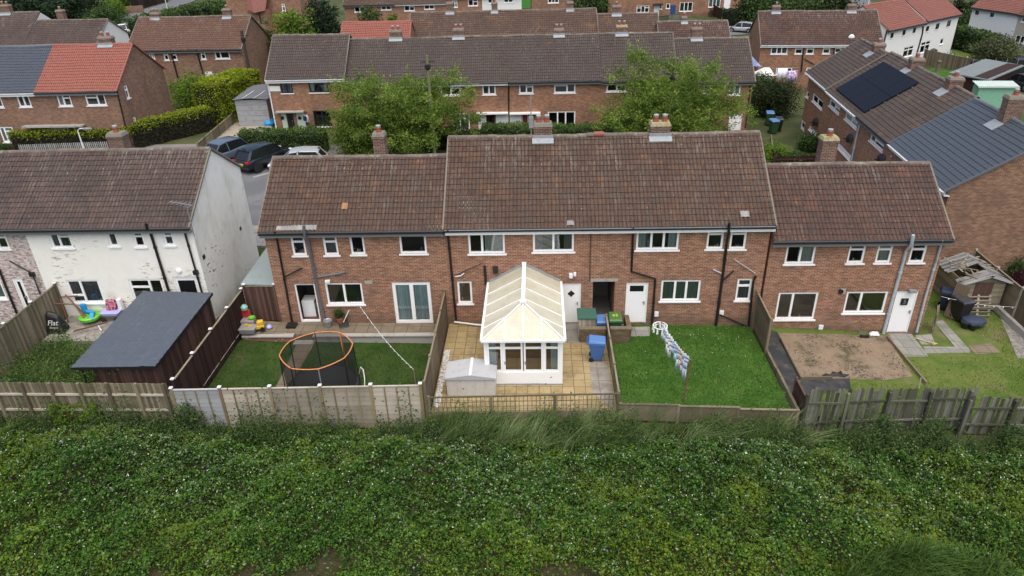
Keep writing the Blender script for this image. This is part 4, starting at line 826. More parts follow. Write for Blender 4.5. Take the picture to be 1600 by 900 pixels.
F4 = house('white_house', 'cream house at the top centre above the orange roof', (-9, 106.2), rad(1.5), 1.46, 7.0, 3.2, 5.8, 8.2, .3, 'white_far', 'tile_o', per=4, group='top row houses', wins=[V('w', 762, -4, 775, 5, '2T', {'far': True}), V('w', 787, -4, 802, 4, '2', {'far': True})])
F5 = house('brick_house', 'brown brick house at the top centre right of the green fence', (-9, 108), rad(1.5), 8.4, 14.1, 3.2, 6.2, 8.6, 0, 'brick_d', 'tile_o', per=4, group='top row houses', wins=[V('w', 856, -3, 873, 4.5, '3', {'far': True})])
pf = Plane((0, 104), rad(-3))
F6 = house('brick_house', 'top row brick terrace with white door and dark porch canopy', (0, 131.5), 0, 12.5, 21.9, 3.2, 4.6, 7.2, -.7, 'brick_b', 'tile_c', per=4, group='top row houses', wins=[V('w', 995, 9, 1014, 19.5, '3T', {'far': True}), V('d', 1022, 8, 1029.5, 23, 'white'), V('w', 1031, 6.5, 1036.5, 14.5, '1', {'far': True})])
F7 = house('brick_house', 'top row brick terrace with blue front door', (0, 131.5), 0, 21.91, 35.5, 3.2, 4.6, 7.2, -.7, 'brick_b', 'tile_c', per=4, group='top row houses', wins=[V('w', 1041, 5.5, 1046.5, 13.5, '1', {'far': True}), V('w', 1062.5, 3.5, 1081.5, 17.5, '3', {'far': True}), V('w', 1108, -4, 1125, 11, '3', {'far': True, 'drape': ('full', 'curtain')}), V('d', 1132, -2, 1140, 18, 'white')])
m = MB(); a = F6.loc(1021, 8); m.box(a[0]-.1, F6.w-.1, -.9, -.01, a[1]+.05, a[1]+.25); m.build('porch_canopy', M['blackframe'], F6.root)
m = MB(); a = F7.loc(1048, 8); b = F7.loc(1055, 22); m.box(a[0], b[0], -.05, -.003, b[1], a[1]); m.build('front_door', M['bluedoor'], F7.root)
# brick house with hipped red porch, top left centre
E1 = house('brick_house', 'red brick house at the top with a hipped red tiled bay roof', (-33.5, 91.5), rad(-6), -4.5, 5.0, 4.0, 8.8, 11.6, .85, 'brick', 'tile_red2', ridge='ridge_red', per=4, group='background houses',
    wins=[V('w', 388, 7, 394, 20, '2', {'far': True}), V('w', 439.5, 6, 446.5, 17.5, 'T', {'far': True})])
a = E1.loc(391, -2); b = E1.loc(411, 16); c = E1.loc(424, -2); z0 = b[1]; m = MB()
m.face([(a[0], -.1, z0+2.6), (a[0]+.1, -1.6, z0+.3), (b[0], -2.4, z0), (b[0]+.4, -.1, z0+2.8)]); m.face([(b[0], -2.4, z0), (c[0]-.2, -1.8, z0+.2), (c[0], -.1, z0+2.6), (b[0]+.4, -.1, z0+2.8)]); m.build('bay_roof', M['tile_red2'], E1.root)
m = MB(); m.box(b[0]-1.3, c[0]-.3, -1.5, -.005, -.5, z0+.15, r=.5); m.build('bay', M['brick'], E1.root); hpipe(E1, [(404, 17, -1.55), (408, 36, -1.55)], .06)
# ------------------------------------------------------------------ ground, roads, gardens
M['earth'] = ground_mat('rough_grass_ground', (.045, .06, .022), (.075, .085, .035), (.11, .09, .055), sc=.5, sc3=.35, lo3=.58, hi3=.75)
M['lawn_a'] = ground_mat('worn_lawn', (.026, .055, .010), (.042, .072, .016), (.085, .075, .036), sc=1.1, sc3=.8, lo3=.54, hi3=.78, fine=25.)
M['lawn_b'] = ground_mat('green_lawn', (.036, .092, .013), (.056, .12, .02), (.09, .125, .034), sc=1.3, sc3=1.6, lo3=.55, hi3=.75, fine=28.)
M['lawn_c'] = ground_mat('mossy_lawn', (.07, .115, .02), (.11, .14, .035), (.14, .13, .06), sc=.8, sc3=.7, lo3=.52, hi3=.7, fine=25.)
M['soil'] = ground_mat('bare_soil', (.23, .175, .12), (.15, .115, .078), (.085, .082, .045), sc=1.3, lo=.38, hi=.68, sc3=1.3, lo3=.53, hi3=.66, fine=16.)
M['ash'] = ground_mat('black_ash', (.018, .018, .018), (.05, .047, .042), sc=3.)
M['membrane'] = ground_mat('weed_membrane', (.035, .037, .04), (.06, .058, .055), (.12, .105, .085), sc=1.5, sc3=1.2, lo3=.58, hi3=.72, fine=50., rough=.7)
M['asphalt'] = ground_mat('asphalt', (.115, .12, .125), (.14, .143, .147), (.165, .165, .165), sc=.4, sc3=.15, fine=60., bump=.15)
M['bay'] = ground_mat('parking_bay', (.17, .16, .15), (.22, .20, .185), (.13, .12, .11), sc=.5, sc3=.5, fine=40., bump=.15)
M['drive'] = ground_mat('concrete_drive', (.30, .26, .21), (.36, .32, .27), (.14, .12, .08), sc=.6, sc3=.5, lo3=.55, hi3=.72, fine=30., bump=.15)
M['pavement'] = slab_mat('pavement_slabs', (.22, .21, .2), (.27, .26, .24), (.12, .11, .1), .6, .6)
M['yslab'] = slab_mat('buff_paving', (.31, .235, .115), (.38, .30, .16), (.11, .085, .045), .46, .46, dirt=(.13, .10, .05), dl=.46, dh=.7)
M['bslab'] = slab_mat('brown_paving', (.165, .135, .095), (.205, .17, .12), (.05, .045, .03), .6, .6, dirt=(.13, .105, .065), dl=.42, dh=.68)
M['gslab'] = slab_mat('grey_paving', (.21, .205, .185), (.27, .26, .235), (.08, .10, .04), .62, .62, dirt=(.12, .125, .08), dl=.45, dh=.7)
M['pslab'] = slab_mat('concrete_pad', (.27, .25, .22), (.33, .30, .265), (.12, .11, .09), 1.2, .9, dirt=(.15, .13, .1), dl=.4, dh=.65)
M['gravel'] = ground_mat('grey_gravel', (.2, .19, .17), (.29, .275, .25), (.12, .105, .08), sc=5., sc3=.8, fine=40.)
def sheet(name, pts, h, mat, kind='structure', label=None, skirt=.0, cell=2., px=True, flat=None, parent=None):
    """a surface following the ground; pts are photo pixels (on the ground) or metres"""
    P = [G(*p, h)[:2] if px else p for p in pts]
    bm = bmesh.new(); vs = [bm.verts.new((p[0], p[1], 0)) for p in P]; f = bm.faces.new(vs)
    if f.normal.z < 0 or f.calc_area() < 0: pass
    bm.normal_update()
    if bm.faces[:][0].normal.z < 0: bmesh.ops.reverse_faces(bm, faces=bm.faces[:])
    x0, x1 = min(p[0] for p in P), max(p[0] for p in P); y0, y1 = min(p[1] for p in P), max(p[1] for p in P)
    for ax, lo, hi in ((0, x0, x1), (1, y0, y1)):
        k = math.ceil(lo/cell)*cell
        while k < hi:
            co = (k, 0, 0) if ax == 0 else (0, k, 0); no = (1, 0, 0) if ax == 0 else (0, 1, 0)
            bmesh.ops.bisect_plane(bm, geom=bm.verts[:]+bm.edges[:]+bm.faces[:], plane_co=co, plane_no=no); k += cell
    for v in bm.verts: v.co.z = (zg(v.co.x, v.co.y) if flat is None else flat)+h
    if skirt:
        be = [e for e in bm.edges if e.is_boundary]; r = bmesh.ops.extrude_edge_only(bm, edges=be)
        for v in r['geom']:
            if isinstance(v, bmesh.types.BMVert): v.co.z -= skirt
    bmesh.ops.recalc_face_normals(bm, faces=bm.faces[:])
    me = bpy.data.meshes.new(name); bm.to_mesh(me); bm.free(); me.materials.append(M[mat])
    uv = me.uv_layers.new(name='UVMap')
    for l in me.loops: c = me.vertices[l.vertex_index].co; uv.data[l.index].uv = (c.x, c.y)
    a = me.attributes.new('rnd', 'FLOAT', 'FACE')
    o = link(bpy.data.objects.new(name, me), parent)
    if kind: o['kind'] = kind
    if label: o['label'] = label
    return o
def base_z(x, y):
    t = min(max((y-29)/5, 0), 1); return zg(x, y)-.45*(1-t)-.06
xs = np.concatenate([np.arange(-300, -70, 20), np.arange(-70, 90, 2), np.arange(90, 320, 20)]); ys = np.concatenate([np.arange(-40, 0, 8), np.arange(0, 140, 2), np.arange(140, 460, 20)])
V = [(x, y, base_z(x, y)) for y in ys for x in xs]; nx = len(xs); Fq = [(j*nx+i, j*nx+i+1, (j+1)*nx+i+1, (j+1)*nx+i) for j in range(len(ys)-1) for i in range(nx-1)]
np_mesh('ground', V, Fq, M['earth'], smooth=True)['kind'] = 'structure'
# front garden plots (metres); Y 20.9 is the back boundary
YB = 20.95
sheet('lawn', [(-22.1, YB), (-13.6, YB), (-13.6, 27.2), (-22.1, 27.2)], -.2, 'earth', px=False, skirt=.4)
sheet('patio', [(-22.1, 25.9), (-15.0, 25.9), (-15., 28.1), (-22.1, 28.1)], -.03, 'gravel', px=False, skirt=.3)
sheet('ground_strip', [(-14.9, 21), (-13.5, 21), (-13.5, 36), (-14.9, 36)], -.05, 'gravel', px=False)
sheet('lawn', [(-13.5, YB), (-4.3, YB), (-4.3, 26.65), (-13.5, 26.65)], -.33, 'lawn_a', px=False, skirt=.3)
sheet('patio', [(-13.5, 26.82), (-4.3, 26.82), (-4.3, 27.85), (-13.5, 27.85)], -.02, 'bslab', px=False, skirt=.4)
pth = [G(467, 527.5, -.3)[:2], G(497, 522, -.3)[:2], G(452, 606, -.3)[:2], G(430, 606, -.3)[:2]]
sheet('garden_path', [(pth[3][0], pth[3][1]), (pth[2][0], pth[2][1]), (pth[1][0]+.05, 26.75), (pth[0][0]+.05, 26.75)], -.305, 'bslab', px=False)
sheet('garden_path', [(-13.5, YB), (pth[3][0]-.0, YB), (pth[3][0]+.15, 22.0), (-13.5, 22.0)], -.308, 'bslab', px=False)
sheet('patio', [(-4.15, YB+.42), (2.95, YB+.42), (2.95, 27.85), (-4.15, 27.85)], -.01, 'yslab', px=False, skirt=.4)
sheet('concrete_pad', [G(921, 566)[:2], (2.86, G(948, 566)[1]), (2.86, 21.45), G(925, 612)[:2]], -.002, 'pslab', px=False)
sheet('concrete_pad', [(1.1, 26.2), (2.9, 26.2), (2.9, 27.84), (1.1, 27.84)], -.001, 'gslab', px=False)
sheet('lawn', [(3.05, YB+.6), (9.62, YB+.45), (9.62, 27.85), (3.05, 27.85)], -.05, 'lawn_b', px=False, skirt=.4)
sheet('garden_path', [G(981, 510)[:2], G(1015, 509)[:2], G(1016, 524)[:2], G(980, 525)[:2]], -.035, 'gslab', px=False)
sheet('garden_path', [(2.2, 27.1), (3.9, 27.1), (3.9, 27.84), (2.2, 27.84)], -.03, 'gslab', px=False)
sheet('lawn', [(9.75, YB+.45), (15.6, YB+.62), (22.1, YB+.5), (22.1, 33.8), (17.35, 33.8), (17.35, 27.84), (9.75, 27.84)], -.05, 'lawn_c', px=False, skirt=.4)
sheet('bare_soil', [(1216, 520), (1330, 523), (1386, 524), (1400, 548), (1426, 588), (1380, 594), (1320, 592), (1252, 591), (1232, 556)], -.035, 'soil')
sheet('ash_patch', [(1282, 588), (1290, 583), (1297, 585), (1301, 580), (1309, 582), (1314, 579), (1317, 584), (1328, 585), (1320, 590), (1306, 588), (1296, 591)], -.025, 'ash')
sheet('weed_membrane', [(1200, 514), (1214, 518.5), (1234, 556), (1251, 590), (1237, 622), (1216, 588), (1195, 548)], -.03, 'membrane')
sheet('weed_membrane', [(1252, 594), (1327, 591), (1330, 607), (1240, 622)], -.031, 'membrane')
sheet('garden_path', [(1387, 521), (1423, 520), (1451, 557), (1413, 557.5)], -.03, 'gslab')
sheet('garden_path', [(1440, 541), (1513, 542), (1516, 551), (1447, 552)], -.031, 'gslab')
sheet('garden_path', [(1460, 503), (1473, 500), (1517, 548), (1498, 549)], -.028, 'gslab')
sheet('concrete_pad', [(1512, 540), (1548, 536), (1564, 551), (1524, 554)], -.03, 'bslab'); sheet('concrete_pad', [(1430, 524), (1455, 522), (1462, 538), (1440, 538)], -.029, 'gslab')
sheet('gravel_strip', [(1552, 470), (1572, 470), (1640, 560), (1590, 560)], -.03, 'gravel')
# street between the rows
sheet('road', [(-70, 38.5), (30, 38.5), (30, 50.4), (-70, 50.4)], .0, 'asphalt', px=False)
sheet('parking_bay', [(-31, 50.4), (-13, 50.4), (-13, 54.3), (-31, 54.3)], .004, 'bay', px=False)
sheet('pavement', [(-70, 35.6), (18.5, 35.6), (18.5, 38.4), (-70, 38.4)], .1, 'pavement', px=False, skirt=.15)
sheet('pavement', [(-12.9, 50.5), (30, 50.5), (30, 52.6), (-12.9, 52.6)], .1, 'pavement', px=False, skirt=.15)
sheet('bay_line', [(395, 276), (430, 266.5), (431, 268), (396, 278)], .012, 'lead'); 
sheet('driveway', [(308, 236), (345, 201), (388, 178), (416, 184), (428, 205), (380, 206), (372, 246)], .01, 'drive')
sheet('garden_path', [(268, 181), (300, 172), (318, 172), (292, 188), (272, 190)], .02, 'drive')
# roads beyond
sheet('road', [G(150, 62)[:2], G(184, 26)[:2], G(262, 4)[:2], G(300, -22)[:2], G(352, -22)[:2], G(300, 3)[:2], G(250, 20)[:2], G(215, 34)[:2], G(178, 62)[:2]], .02, 'asphalt', px=False)
sheet('verge_grass', [(170, 62), (190, 43), (214, 34), (232, 22), (240, 60)], .03, 'lawn_b')
sheet('road', [(1138, 56), (1200, 50), (1200, 36), (1136, 36)], .02, 'asphalt')
sheet('road', [G(1290, 18)[:2], G(1370, 18)[:2], G(1352, -12)[:2], G(1306, -12)[:2]], .02, 'asphalt', px=False)
sheet('lawn', [(1440, 112), (1476, 99), (1520, 118), (1470, 122)], .02, 'lawn_b'); sheet('lawn', [(1484, 90), (1530, 100), (1560, 90), (1490, 72)], .02, 'lawn_c')
# ------------------------------------------------------------------ foliage
M['leaf_tree'] = leaf_mat('street_tree_leaf', (.032, .066, .011), (.12, .188, .03), (.25, .325, .065), .35, patch=((.17, .175, .04), .5, .64, .85))
M['leaf_hedge'] = leaf_mat('dark_hedge_leaf', (.03, .062, .014), (.058, .11, .022), (.10, .165, .032), .2)
M['leaf_gold'] = leaf_mat('golden_hedge_leaf', (.11, .16, .009), (.20, .26, .012), (.32, .36, .03), .25)
M['leaf_brown'] = leaf_mat('bare_hedge_twig', (.022, .018, .011), (.04, .033, .02), (.06, .06, .025), .0)
M['leaf_conifer'] = leaf_mat('conifer_leaf', (.010, .022, .011), (.02, .04, .018), (.036, .06, .026), .1)
M['leaf_bright'] = leaf_mat('bright_shrub_leaf', (.05, .10, .010), (.095, .17, .016), (.16, .25, .03), .25)
M['leaf_shrub'] = leaf_mat('shrub_leaf', (.025, .052, .016), (.05, .09, .024), (.085, .13, .035), .2)
M['leaf_olive'] = leaf_mat('olive_leaf', (.04, .055, .022), (.075, .095, .04), (.12, .135, .06), .2)
M['leaf_dark'] = leaf_mat('dark_shrub_leaf', (.013, .024, .009), (.025, .04, .013), (.045, .06, .018), .1)
M['leaf_purple'] = leaf_mat('purple_leaf', (.025, .008, .014), (.05, .015, .025), (.08, .025, .035), .1)
M['bark'] = plain('bark', (.13, .105, .08), .95, var=.3, dirt=(.06, .05, .04), dsc=9.)
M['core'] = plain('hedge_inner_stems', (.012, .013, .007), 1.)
def leaves_np(C, size, rnd, up=.25, aspect=.55, jit=.35, dirs=None):
    """one bent leaf (two faces) per centre"""
    n = len(C); N = RNG.normal(size=(n, 3)); N /= np.linalg.norm(N, axis=1)[:, None]; N[:, 2] = np.abs(N[:, 2])+up; N /= np.linalg.norm(N, axis=1)[:, None]
    T = RNG.normal(size=(n, 3)) if dirs is None else dirs+RNG.normal(size=(n, 3))*.35
    T -= N*np.sum(T*N, 1)[:, None]; T /= np.linalg.norm(T, axis=1)[:, None]+1e-9; B = np.cross(N, T)
    s = size*(1+RNG.uniform(-jit, jit, n)); L = (T.T*s).T; Wd = (B.T*s*aspect).T; Dn = (N.T*s*.22).T
    V = np.stack([C-L*.5, C-Wd*.5-Dn*.4, C+L*.5-Dn, C+Wd*.5-Dn*.4], 1).reshape(-1, 3); F = np.arange(n*4).reshape(n, 4)
    return V, F, rnd
def foliage(name, C, size, mat, parent=None, rnd=None, **k):
    C = np.asarray(C); r = RNG.random(len(C)) if rnd is None else rnd
    V, F, r = leaves_np(C, size, r, **k); return np_mesh(name, V, F, M[mat] if isinstance(mat, str) else mat, parent, rnd=r)
def clump_cloud(c, R, nc, per, cr, seed, shell=.5, flat=1., bumps=None):
    """leaf centres in clumps spread through an ellipsoid; returns points, per-leaf tone, clump centres"""
    rg = np.random.default_rng(seed); d = rg.normal(size=(nc, 3)); d /= np.linalg.norm(d, axis=1)[:, None]; rr = (shell+(1-shell)*rg.random(nc))
    ph = rg.random(6)*6; lump = 1+.16*np.sin(d[:, 0]*5+ph[0])*np.cos(d[:, 1]*4+ph[1])+.10*np.sin(d[:, 2]*7+ph[2])
    K = d*(rr*lump)[:, None]*np.array(R)
    tone = rg.random(nc); P = np.repeat(K, per, 0)+rg.normal(size=(nc*per, 3))*np.array([cr, cr, cr*.75]); t = np.clip(np.repeat(tone, per)*.55+rg.random(nc*per)*.5, 0, 1)
    return P+np.array(c), t, K+np.array(c)
def bush(name, label, cat, px, ytop, wpx, mat, seed, group=None, size=.16, dens=1., yb=None, depth=None, squash=1.):
    """rounded shrub: px = (x, y) of its foot in the photo, ytop = photo row of its top, wpx = width in px"""
    b = G(*px); dist = np.linalg.norm(b-CAM); R = wpx/FPX*dist/2; zt = at_y(px[0], ytop, b[1]+R*.3)[2]; H = max(.5, zt-b[2]); Rz = H*.55
    cen = np.array([b[0], b[1]+R*.6, b[2]+H-Rz]); t = thing(name, label, cat, (b[0], b[1]+R*.6, b[2]), 0, group)
    n = int(dens*max(3500, min(30000, 42*R*H/size**2))); nc = max(30, n//28); P, tone, K = clump_cloud(cen-np.array([b[0], b[1]+R*.6, b[2]]), (R, (depth or R*.85), Rz), nc, 28, R*.11+.06, seed, .5)
    P = P[P[:, 2] > .02]; tone = tone[:len(P)]
    foliage('crown', P, size, mat, t, tone)
    m = MB(); rg = random.Random(seed)
    for i in range(7):
        k = K[rg.randrange(len(K))]-np.array([b[0], b[1]+R*.6, b[2]])*0; q = k*np.array([.75, .75, .8]); m.tube([(0, 0, -.2), (q[0]*.3, q[1]*.3, q[2]*.5), tuple(q)], [.07*R*.5+.02, .035*R*.5+.012, .01], 6)
    m.build('trunk', M['bark'], t)
    # leafy heart so the shrub is not see-through
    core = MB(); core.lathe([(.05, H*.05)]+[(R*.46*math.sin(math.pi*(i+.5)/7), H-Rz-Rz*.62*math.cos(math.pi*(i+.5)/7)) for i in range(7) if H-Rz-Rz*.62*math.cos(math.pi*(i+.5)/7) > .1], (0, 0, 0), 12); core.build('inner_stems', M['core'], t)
    return t
def hedge(name, label, pts, h, w, mat, seed, top=None, size=.12, dens=1., z0=0., group=None, cat='hedge', lump=.12, side=None):
    """clipped hedge along ground points (metres); top = material of the upper growth"""
    rg = np.random.default_rng(seed); A = []; T = []; core = MB(); tp = []
    pts = [np.array(p[:2]) for p in pts]
    for a, b in zip(pts[:-1], pts[1:]):
        L = np.linalg.norm(b-a); d = (b-a)/L; n = np.array([-d[1], d[0]]); area = L*(2*h+w)+2*h*w; N = int(dens*area*3.6/size**2)
        u = rg.random(N)*L; k = rg.random(N)*(2*h+w); wob = lump*(np.sin(u*2.1+seed)+np.sin(u*4.7+1)*.6+np.sin(k*5+u*1.3)*.7)*.5
        s = np.where(k < h, -w/2, np.where(k < h+w, k-h-w/2, w/2)); z = np.where(k < h, k, np.where(k < h+w, h, 2*h+w-k))
        sg = np.where(k < h, -1, np.where(k < h+w, 0, 1)); jz = rg.normal(size=N)*.05; s = s+sg*(wob+jz); z = z+np.where(sg == 0, wob+jz*1.2, 0)
        # rounded shoulders
        r_ = .18; z = np.where((np.abs(s) > w/2-r_) & (z > h-r_), z-(np.abs(s)-(w/2-r_))*.5, z)
        P = a[None, :]+d[None, :]*u[:, None]+n[None, :]*s[:, None]; gz = np.array([zg(*q) for q in P])+z0; A.append(np.column_stack([P, gz+z])); T.append(np.clip(.5+wob*1.6+rg.normal(size=N)*.24, 0, 1)); tp.append(z/h)
        ga, gb = zg(*a)+z0, zg(*b)+z0; i = .08+lump*1.1; w2 = w/2-i
        q = lambda p, s_, zz: (p[0]+n[0]*s_, p[1]+n[1]*s_, zz)
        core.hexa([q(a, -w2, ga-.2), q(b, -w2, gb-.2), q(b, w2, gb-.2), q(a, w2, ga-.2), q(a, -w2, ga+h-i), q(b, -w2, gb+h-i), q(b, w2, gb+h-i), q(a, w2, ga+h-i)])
    for p, s_ in ((pts[0], -1), (pts[-1], 1)):
        dd = (pts[1]-pts[0] if s_ < 0 else pts[-1]-pts[-2]); dd = dd/np.linalg.norm(dd)*s_; nn = np.array([-dd[1], dd[0]]); N = int(dens*h*w*4/size**2); u = rg.uniform(-w/2, w/2, N); z = rg.uniform(0, h, N); P = p[None, :]+nn[None, :]*u[:, None]+dd[None, :]*(rg.normal(size=N)*.06+.02)[:, None]
        A.append(np.column_stack([P, zg(*p)+z0+z])); T.append(np.clip(.5+rg.normal(size=N)*.24, 0, 1)); tp.append(z/h)
    A = np.concatenate(A); T = np.concatenate(T); tp = np.concatenate(tp); t = thing(name, label, cat, (0, 0, 0), 0, group)
    if top:
        e = tp+rg.normal(size=len(tp))*.10 > .72; foliage('foliage', A[e], size, top, t, T[e], up=.6); foliage('lower_growth', A[~e], size*.9, mat, t, T[~e])
    else: foliage('foliage', A, size, mat, t, T)
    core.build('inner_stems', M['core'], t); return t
def limb_tree(name, label, base, H, R, seed, mat, nc, per, size, cr, shell=.35, trunk_r=.22, zc=.62, rz=.42, group=None, spiky=0.):
    """tree with tapered trunk, limbs that reach the leaf clumps"""
    rg = random.Random(seed); t = thing(name, label, 'tree', base, 0, group)
    P, tone, K = clump_cloud((0, 0, H*zc), (R[0], R[1], H*rz), nc, per, cr, seed, shell)
    if spiky:       # long upright shoots
        q = np.random.default_rng(seed+5); k2 = K[q.integers(0, len(K), int(nc*.5))]; d = (k2-np.array([0, 0, H*.25])); d /= np.linalg.norm(d, axis=1)[:, None]; d[:, 2] += .35
        st = q.random((len(k2), 26))[:, :, None]*spiky*d[:, None, :]+k2[:, None, :]+q.normal(size=(len(k2), 26, 3))*cr*.35; P = np.concatenate([P, st.reshape(-1, 3)]); tone = np.concatenate([tone, np.clip(.55+q.random(len(k2)*26)*.45, 0, 1)])
    foliage('crown', P, size, mat, t, tone)
    m = MB(); m.tube([(0, 0, -.4), (.05, 0, H*.12), (-.04, .05, H*.28), (.05, 0, H*.5)], [trunk_r*1.35, trunk_r, trunk_r*.85, trunk_r*.45], 10)
    for i in range(60):
        k = K[rg.randrange(len(K))]*np.array([.93, .93, .97]); z0 = H*rg.uniform(.18, .42); md = Vector((k[0]*.45, k[1]*.45, z0+(k[2]-z0)*.42)); m.tube([(0, 0, z0), md, tuple(k)], [trunk_r*.36, trunk_r*.18, .012], 5)
    m.build('trunk', M['bark'], t); return t
# two street trees in front of the middle row
def street_tree(label, px, ybase_Y, ytop, wpx, seed, R_y, nc=560):
    b = at_y(px, 240, ybase_Y); z0 = zg(b[0], ybase_Y); zt = at_y(px, ytop, ybase_Y)[2]; d = np.linalg.norm(np.array([b[0], ybase_Y, 5])-CAM); R = wpx/FPX*d/2
    return limb_tree('street_tree', label, (b[0], ybase_Y, z0), zt-z0, (R, R_y), seed, 'leaf_tree', nc, 120, .15, .27, shell=.1, zc=.50, rz=.46, group='street trees on the far pavement', spiky=.85)
street_tree('big leafy street tree left of the telegraph pole, hiding the house behind', 634, 51.6, 106, 232, 3, 4.4)
street_tree('broad street tree on the right with bare twigs among yellow green leaves', 1042, 51.6, 82, 232, 8, 4.4)
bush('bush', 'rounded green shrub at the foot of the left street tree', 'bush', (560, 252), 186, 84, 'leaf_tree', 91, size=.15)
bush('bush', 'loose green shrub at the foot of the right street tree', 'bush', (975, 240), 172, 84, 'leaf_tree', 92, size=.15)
# hedges
g = lambda x, y, h=0.: tuple(G(x, y, h)[:2])
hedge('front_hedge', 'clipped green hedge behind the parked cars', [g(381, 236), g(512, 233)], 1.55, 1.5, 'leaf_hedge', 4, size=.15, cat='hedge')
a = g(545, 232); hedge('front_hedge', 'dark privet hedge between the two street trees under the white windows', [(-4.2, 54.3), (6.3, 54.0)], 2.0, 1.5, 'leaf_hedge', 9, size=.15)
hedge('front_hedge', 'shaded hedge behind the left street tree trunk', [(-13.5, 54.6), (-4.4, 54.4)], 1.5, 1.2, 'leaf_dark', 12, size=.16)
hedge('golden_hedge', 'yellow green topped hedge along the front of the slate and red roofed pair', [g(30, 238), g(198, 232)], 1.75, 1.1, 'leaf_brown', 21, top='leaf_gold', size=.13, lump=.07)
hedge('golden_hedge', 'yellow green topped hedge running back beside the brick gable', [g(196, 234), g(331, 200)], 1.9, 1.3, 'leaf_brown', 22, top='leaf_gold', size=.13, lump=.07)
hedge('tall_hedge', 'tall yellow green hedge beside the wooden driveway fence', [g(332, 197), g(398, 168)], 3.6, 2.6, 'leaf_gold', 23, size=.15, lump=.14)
bush('bush', 'leafy green bush between the brick gable and the tall yellow hedge', 'bush', (302, 170), 118, 76, 'leaf_bright', 31, size=.2)
bush('bush', 'grey green bush by the front wall of the red roofed house', 'bush', (148, 222), 184, 52, 'leaf_olive', 32, size=.13)
bush('bush', 'low shrub at the far left below the slate roofed house', 'bush', (8, 238), 222, 30, 'leaf_shrub', 33, size=.13)
bush('round_tree', 'bright green rounded tree behind the middle terrace', 'tree', (467, 134), 15, 66, 'leaf_bright', 41, size=.28)
bush('dark_tree', 'dark conifer right of the bright rounded tree', 'tree', (511, 125), -8, 54, 'leaf_conifer', 42, size=.28)
bush('bush', 'bush with pale flowers left of the bright rounded tree', 'bush', (424, 128), 40, 48, 'leaf_shrub', 43, size=.24)
bush('bush', 'ivy covered bush beside the end house across the street', 'bush', (404, 128), 88, 30, 'leaf_shrub', 44, size=.22)
bush('bush', 'dark bush in front of the top row brick houses', 'bush', (582, 76), 14, 42, 'leaf_shrub', 45, size=.28)
bush('bush', 'small yellow green bush above the bright red roof', 'bush', (616, 80), 22, 18, 'leaf_bright', 46, size=.25)
for i, (x, yb, yt, w, mt) in enumerate([(22, 36, -14, 50, 'leaf_conifer'), (58, 40, -16, 48, 'leaf_conifer'), (98, 42, -14, 56, 'leaf_conifer'), (134, 34, -10, 44, 'leaf_dark')]):
    bush('conifer', ['tall dark conifer in the top left corner', 'second dark conifer from the top left corner', 'dark conifer behind the leaning chimney pot', 'dark conifer beside the road at the top left'][i], 'tree', (x, yb), yt, w, mt, 50+i, 'conifers at the top left', size=.4)
bush('bush', 'rounded green bush right of the white gable at the top left', 'bush', (160, 50), 10, 52, 'leaf_shrub', 55, size=.28)
bush('bush', 'bright bush by the road wall at the top left', 'bush', (172, 26), 2, 32, 'leaf_bright', 56, size=.28)
bush('bush', 'dark low bush right of the white gable end', 'bush', (196, 66), 52, 26, 'leaf_dark', 57, size=.2)
hedge('road_hedge', 'long green hedge along the road at the top left', [g(218, 54), g(290, 34), g(350, 22)], 2.2, 4.0, 'leaf_shrub', 61, size=.35, lump=.4)
hedge('road_hedge', 'short clipped hedge above the road wall', [g(176, 12), g(206, 6)], 1.5, 2.2, 'leaf_bright', 62, size=.35)
bush('bush', 'bushy shrub above the brown roof pair, beside the chimney', 'bush', (350, 40), 8, 30, 'leaf_shrub', 63, size=.3)
bush('leafy_tree', 'broad dark tree behind the orange roof at the top centre', 'tree', (922, 24), -14, 74, 'leaf_shrub', 64, size=.35)
bush('leafy_tree', 'leafy tree above the brown roof pair, top right', 'tree', (1240, 52), -20, 120, 'leaf_shrub', 65, size=.4)
bush('leafy_tree', 'dark tree at the top edge behind the right hand chimney', 'tree', (1300, 50), -20, 70, 'leaf_dark', 66, size=.4)
bush('leafy_tree', 'dark tree at the top edge left of the chimney on the brown pair', 'tree', (1184, 46), -14, 60, 'leaf_dark', 67, size=.4)
hedge('road_hedge', 'clipped dark hedge behind the parked silver car', [g(1139, 44), g(1182, 38)], 2.6, 3.0, 'leaf_dark', 68, size=.3)
bush('bush', 'small garden shrubs beside the dark fence at the top', 'bush', (1120, 26), 10, 30, 'leaf_olive', 69, size=.25)
bush('leafy_tree', 'dark tree between the white pair and the corner house', 'tree', (1502, 52), 0, 34, 'leaf_dark', 70, size=.35)
bush('bush', 'light green bush in front of the white corner house', 'bush', (1552, 66), 20, 72, 'leaf_shrub', 71, size=.3)
bush('bush', 'olive green bush below the light bush on the right edge', 'bush', (1565, 98), 60, 60, 'leaf_olive', 72, size=.25)
hedge('garden_hedge', 'long dark hedge right of the stained white house', [g(1484, 72), g(1545, 88)], 2.6, 2.0, 'leaf_shrub', 73, size=.3)
bush('bush', 'big dark rounded bush left of the angled terrace', 'bush', (1213, 186), 124, 70, 'leaf_dark', 81, size=.17)
bush('bush', 'feathery green bush at the corner of the middle row', 'bush', (1190, 160), 116, 36, 'leaf_shrub', 82, size=.17)
bush('bush', 'low leafy plants in front of the angled terrace', 'bush', (1268, 238), 212, 34, 'leaf_shrub', 83, size=.14)
bush('bush', 'bright plants by the washing rope behind the right end house', 'bush', (1214, 258), 228, 46, 'leaf_bright', 84, size=.13)
bush('bush', 'green shrub behind the wire fence in the rear garden', 'bush', (1246, 262), 240, 40, 'leaf_shrub', 85, size=.13)
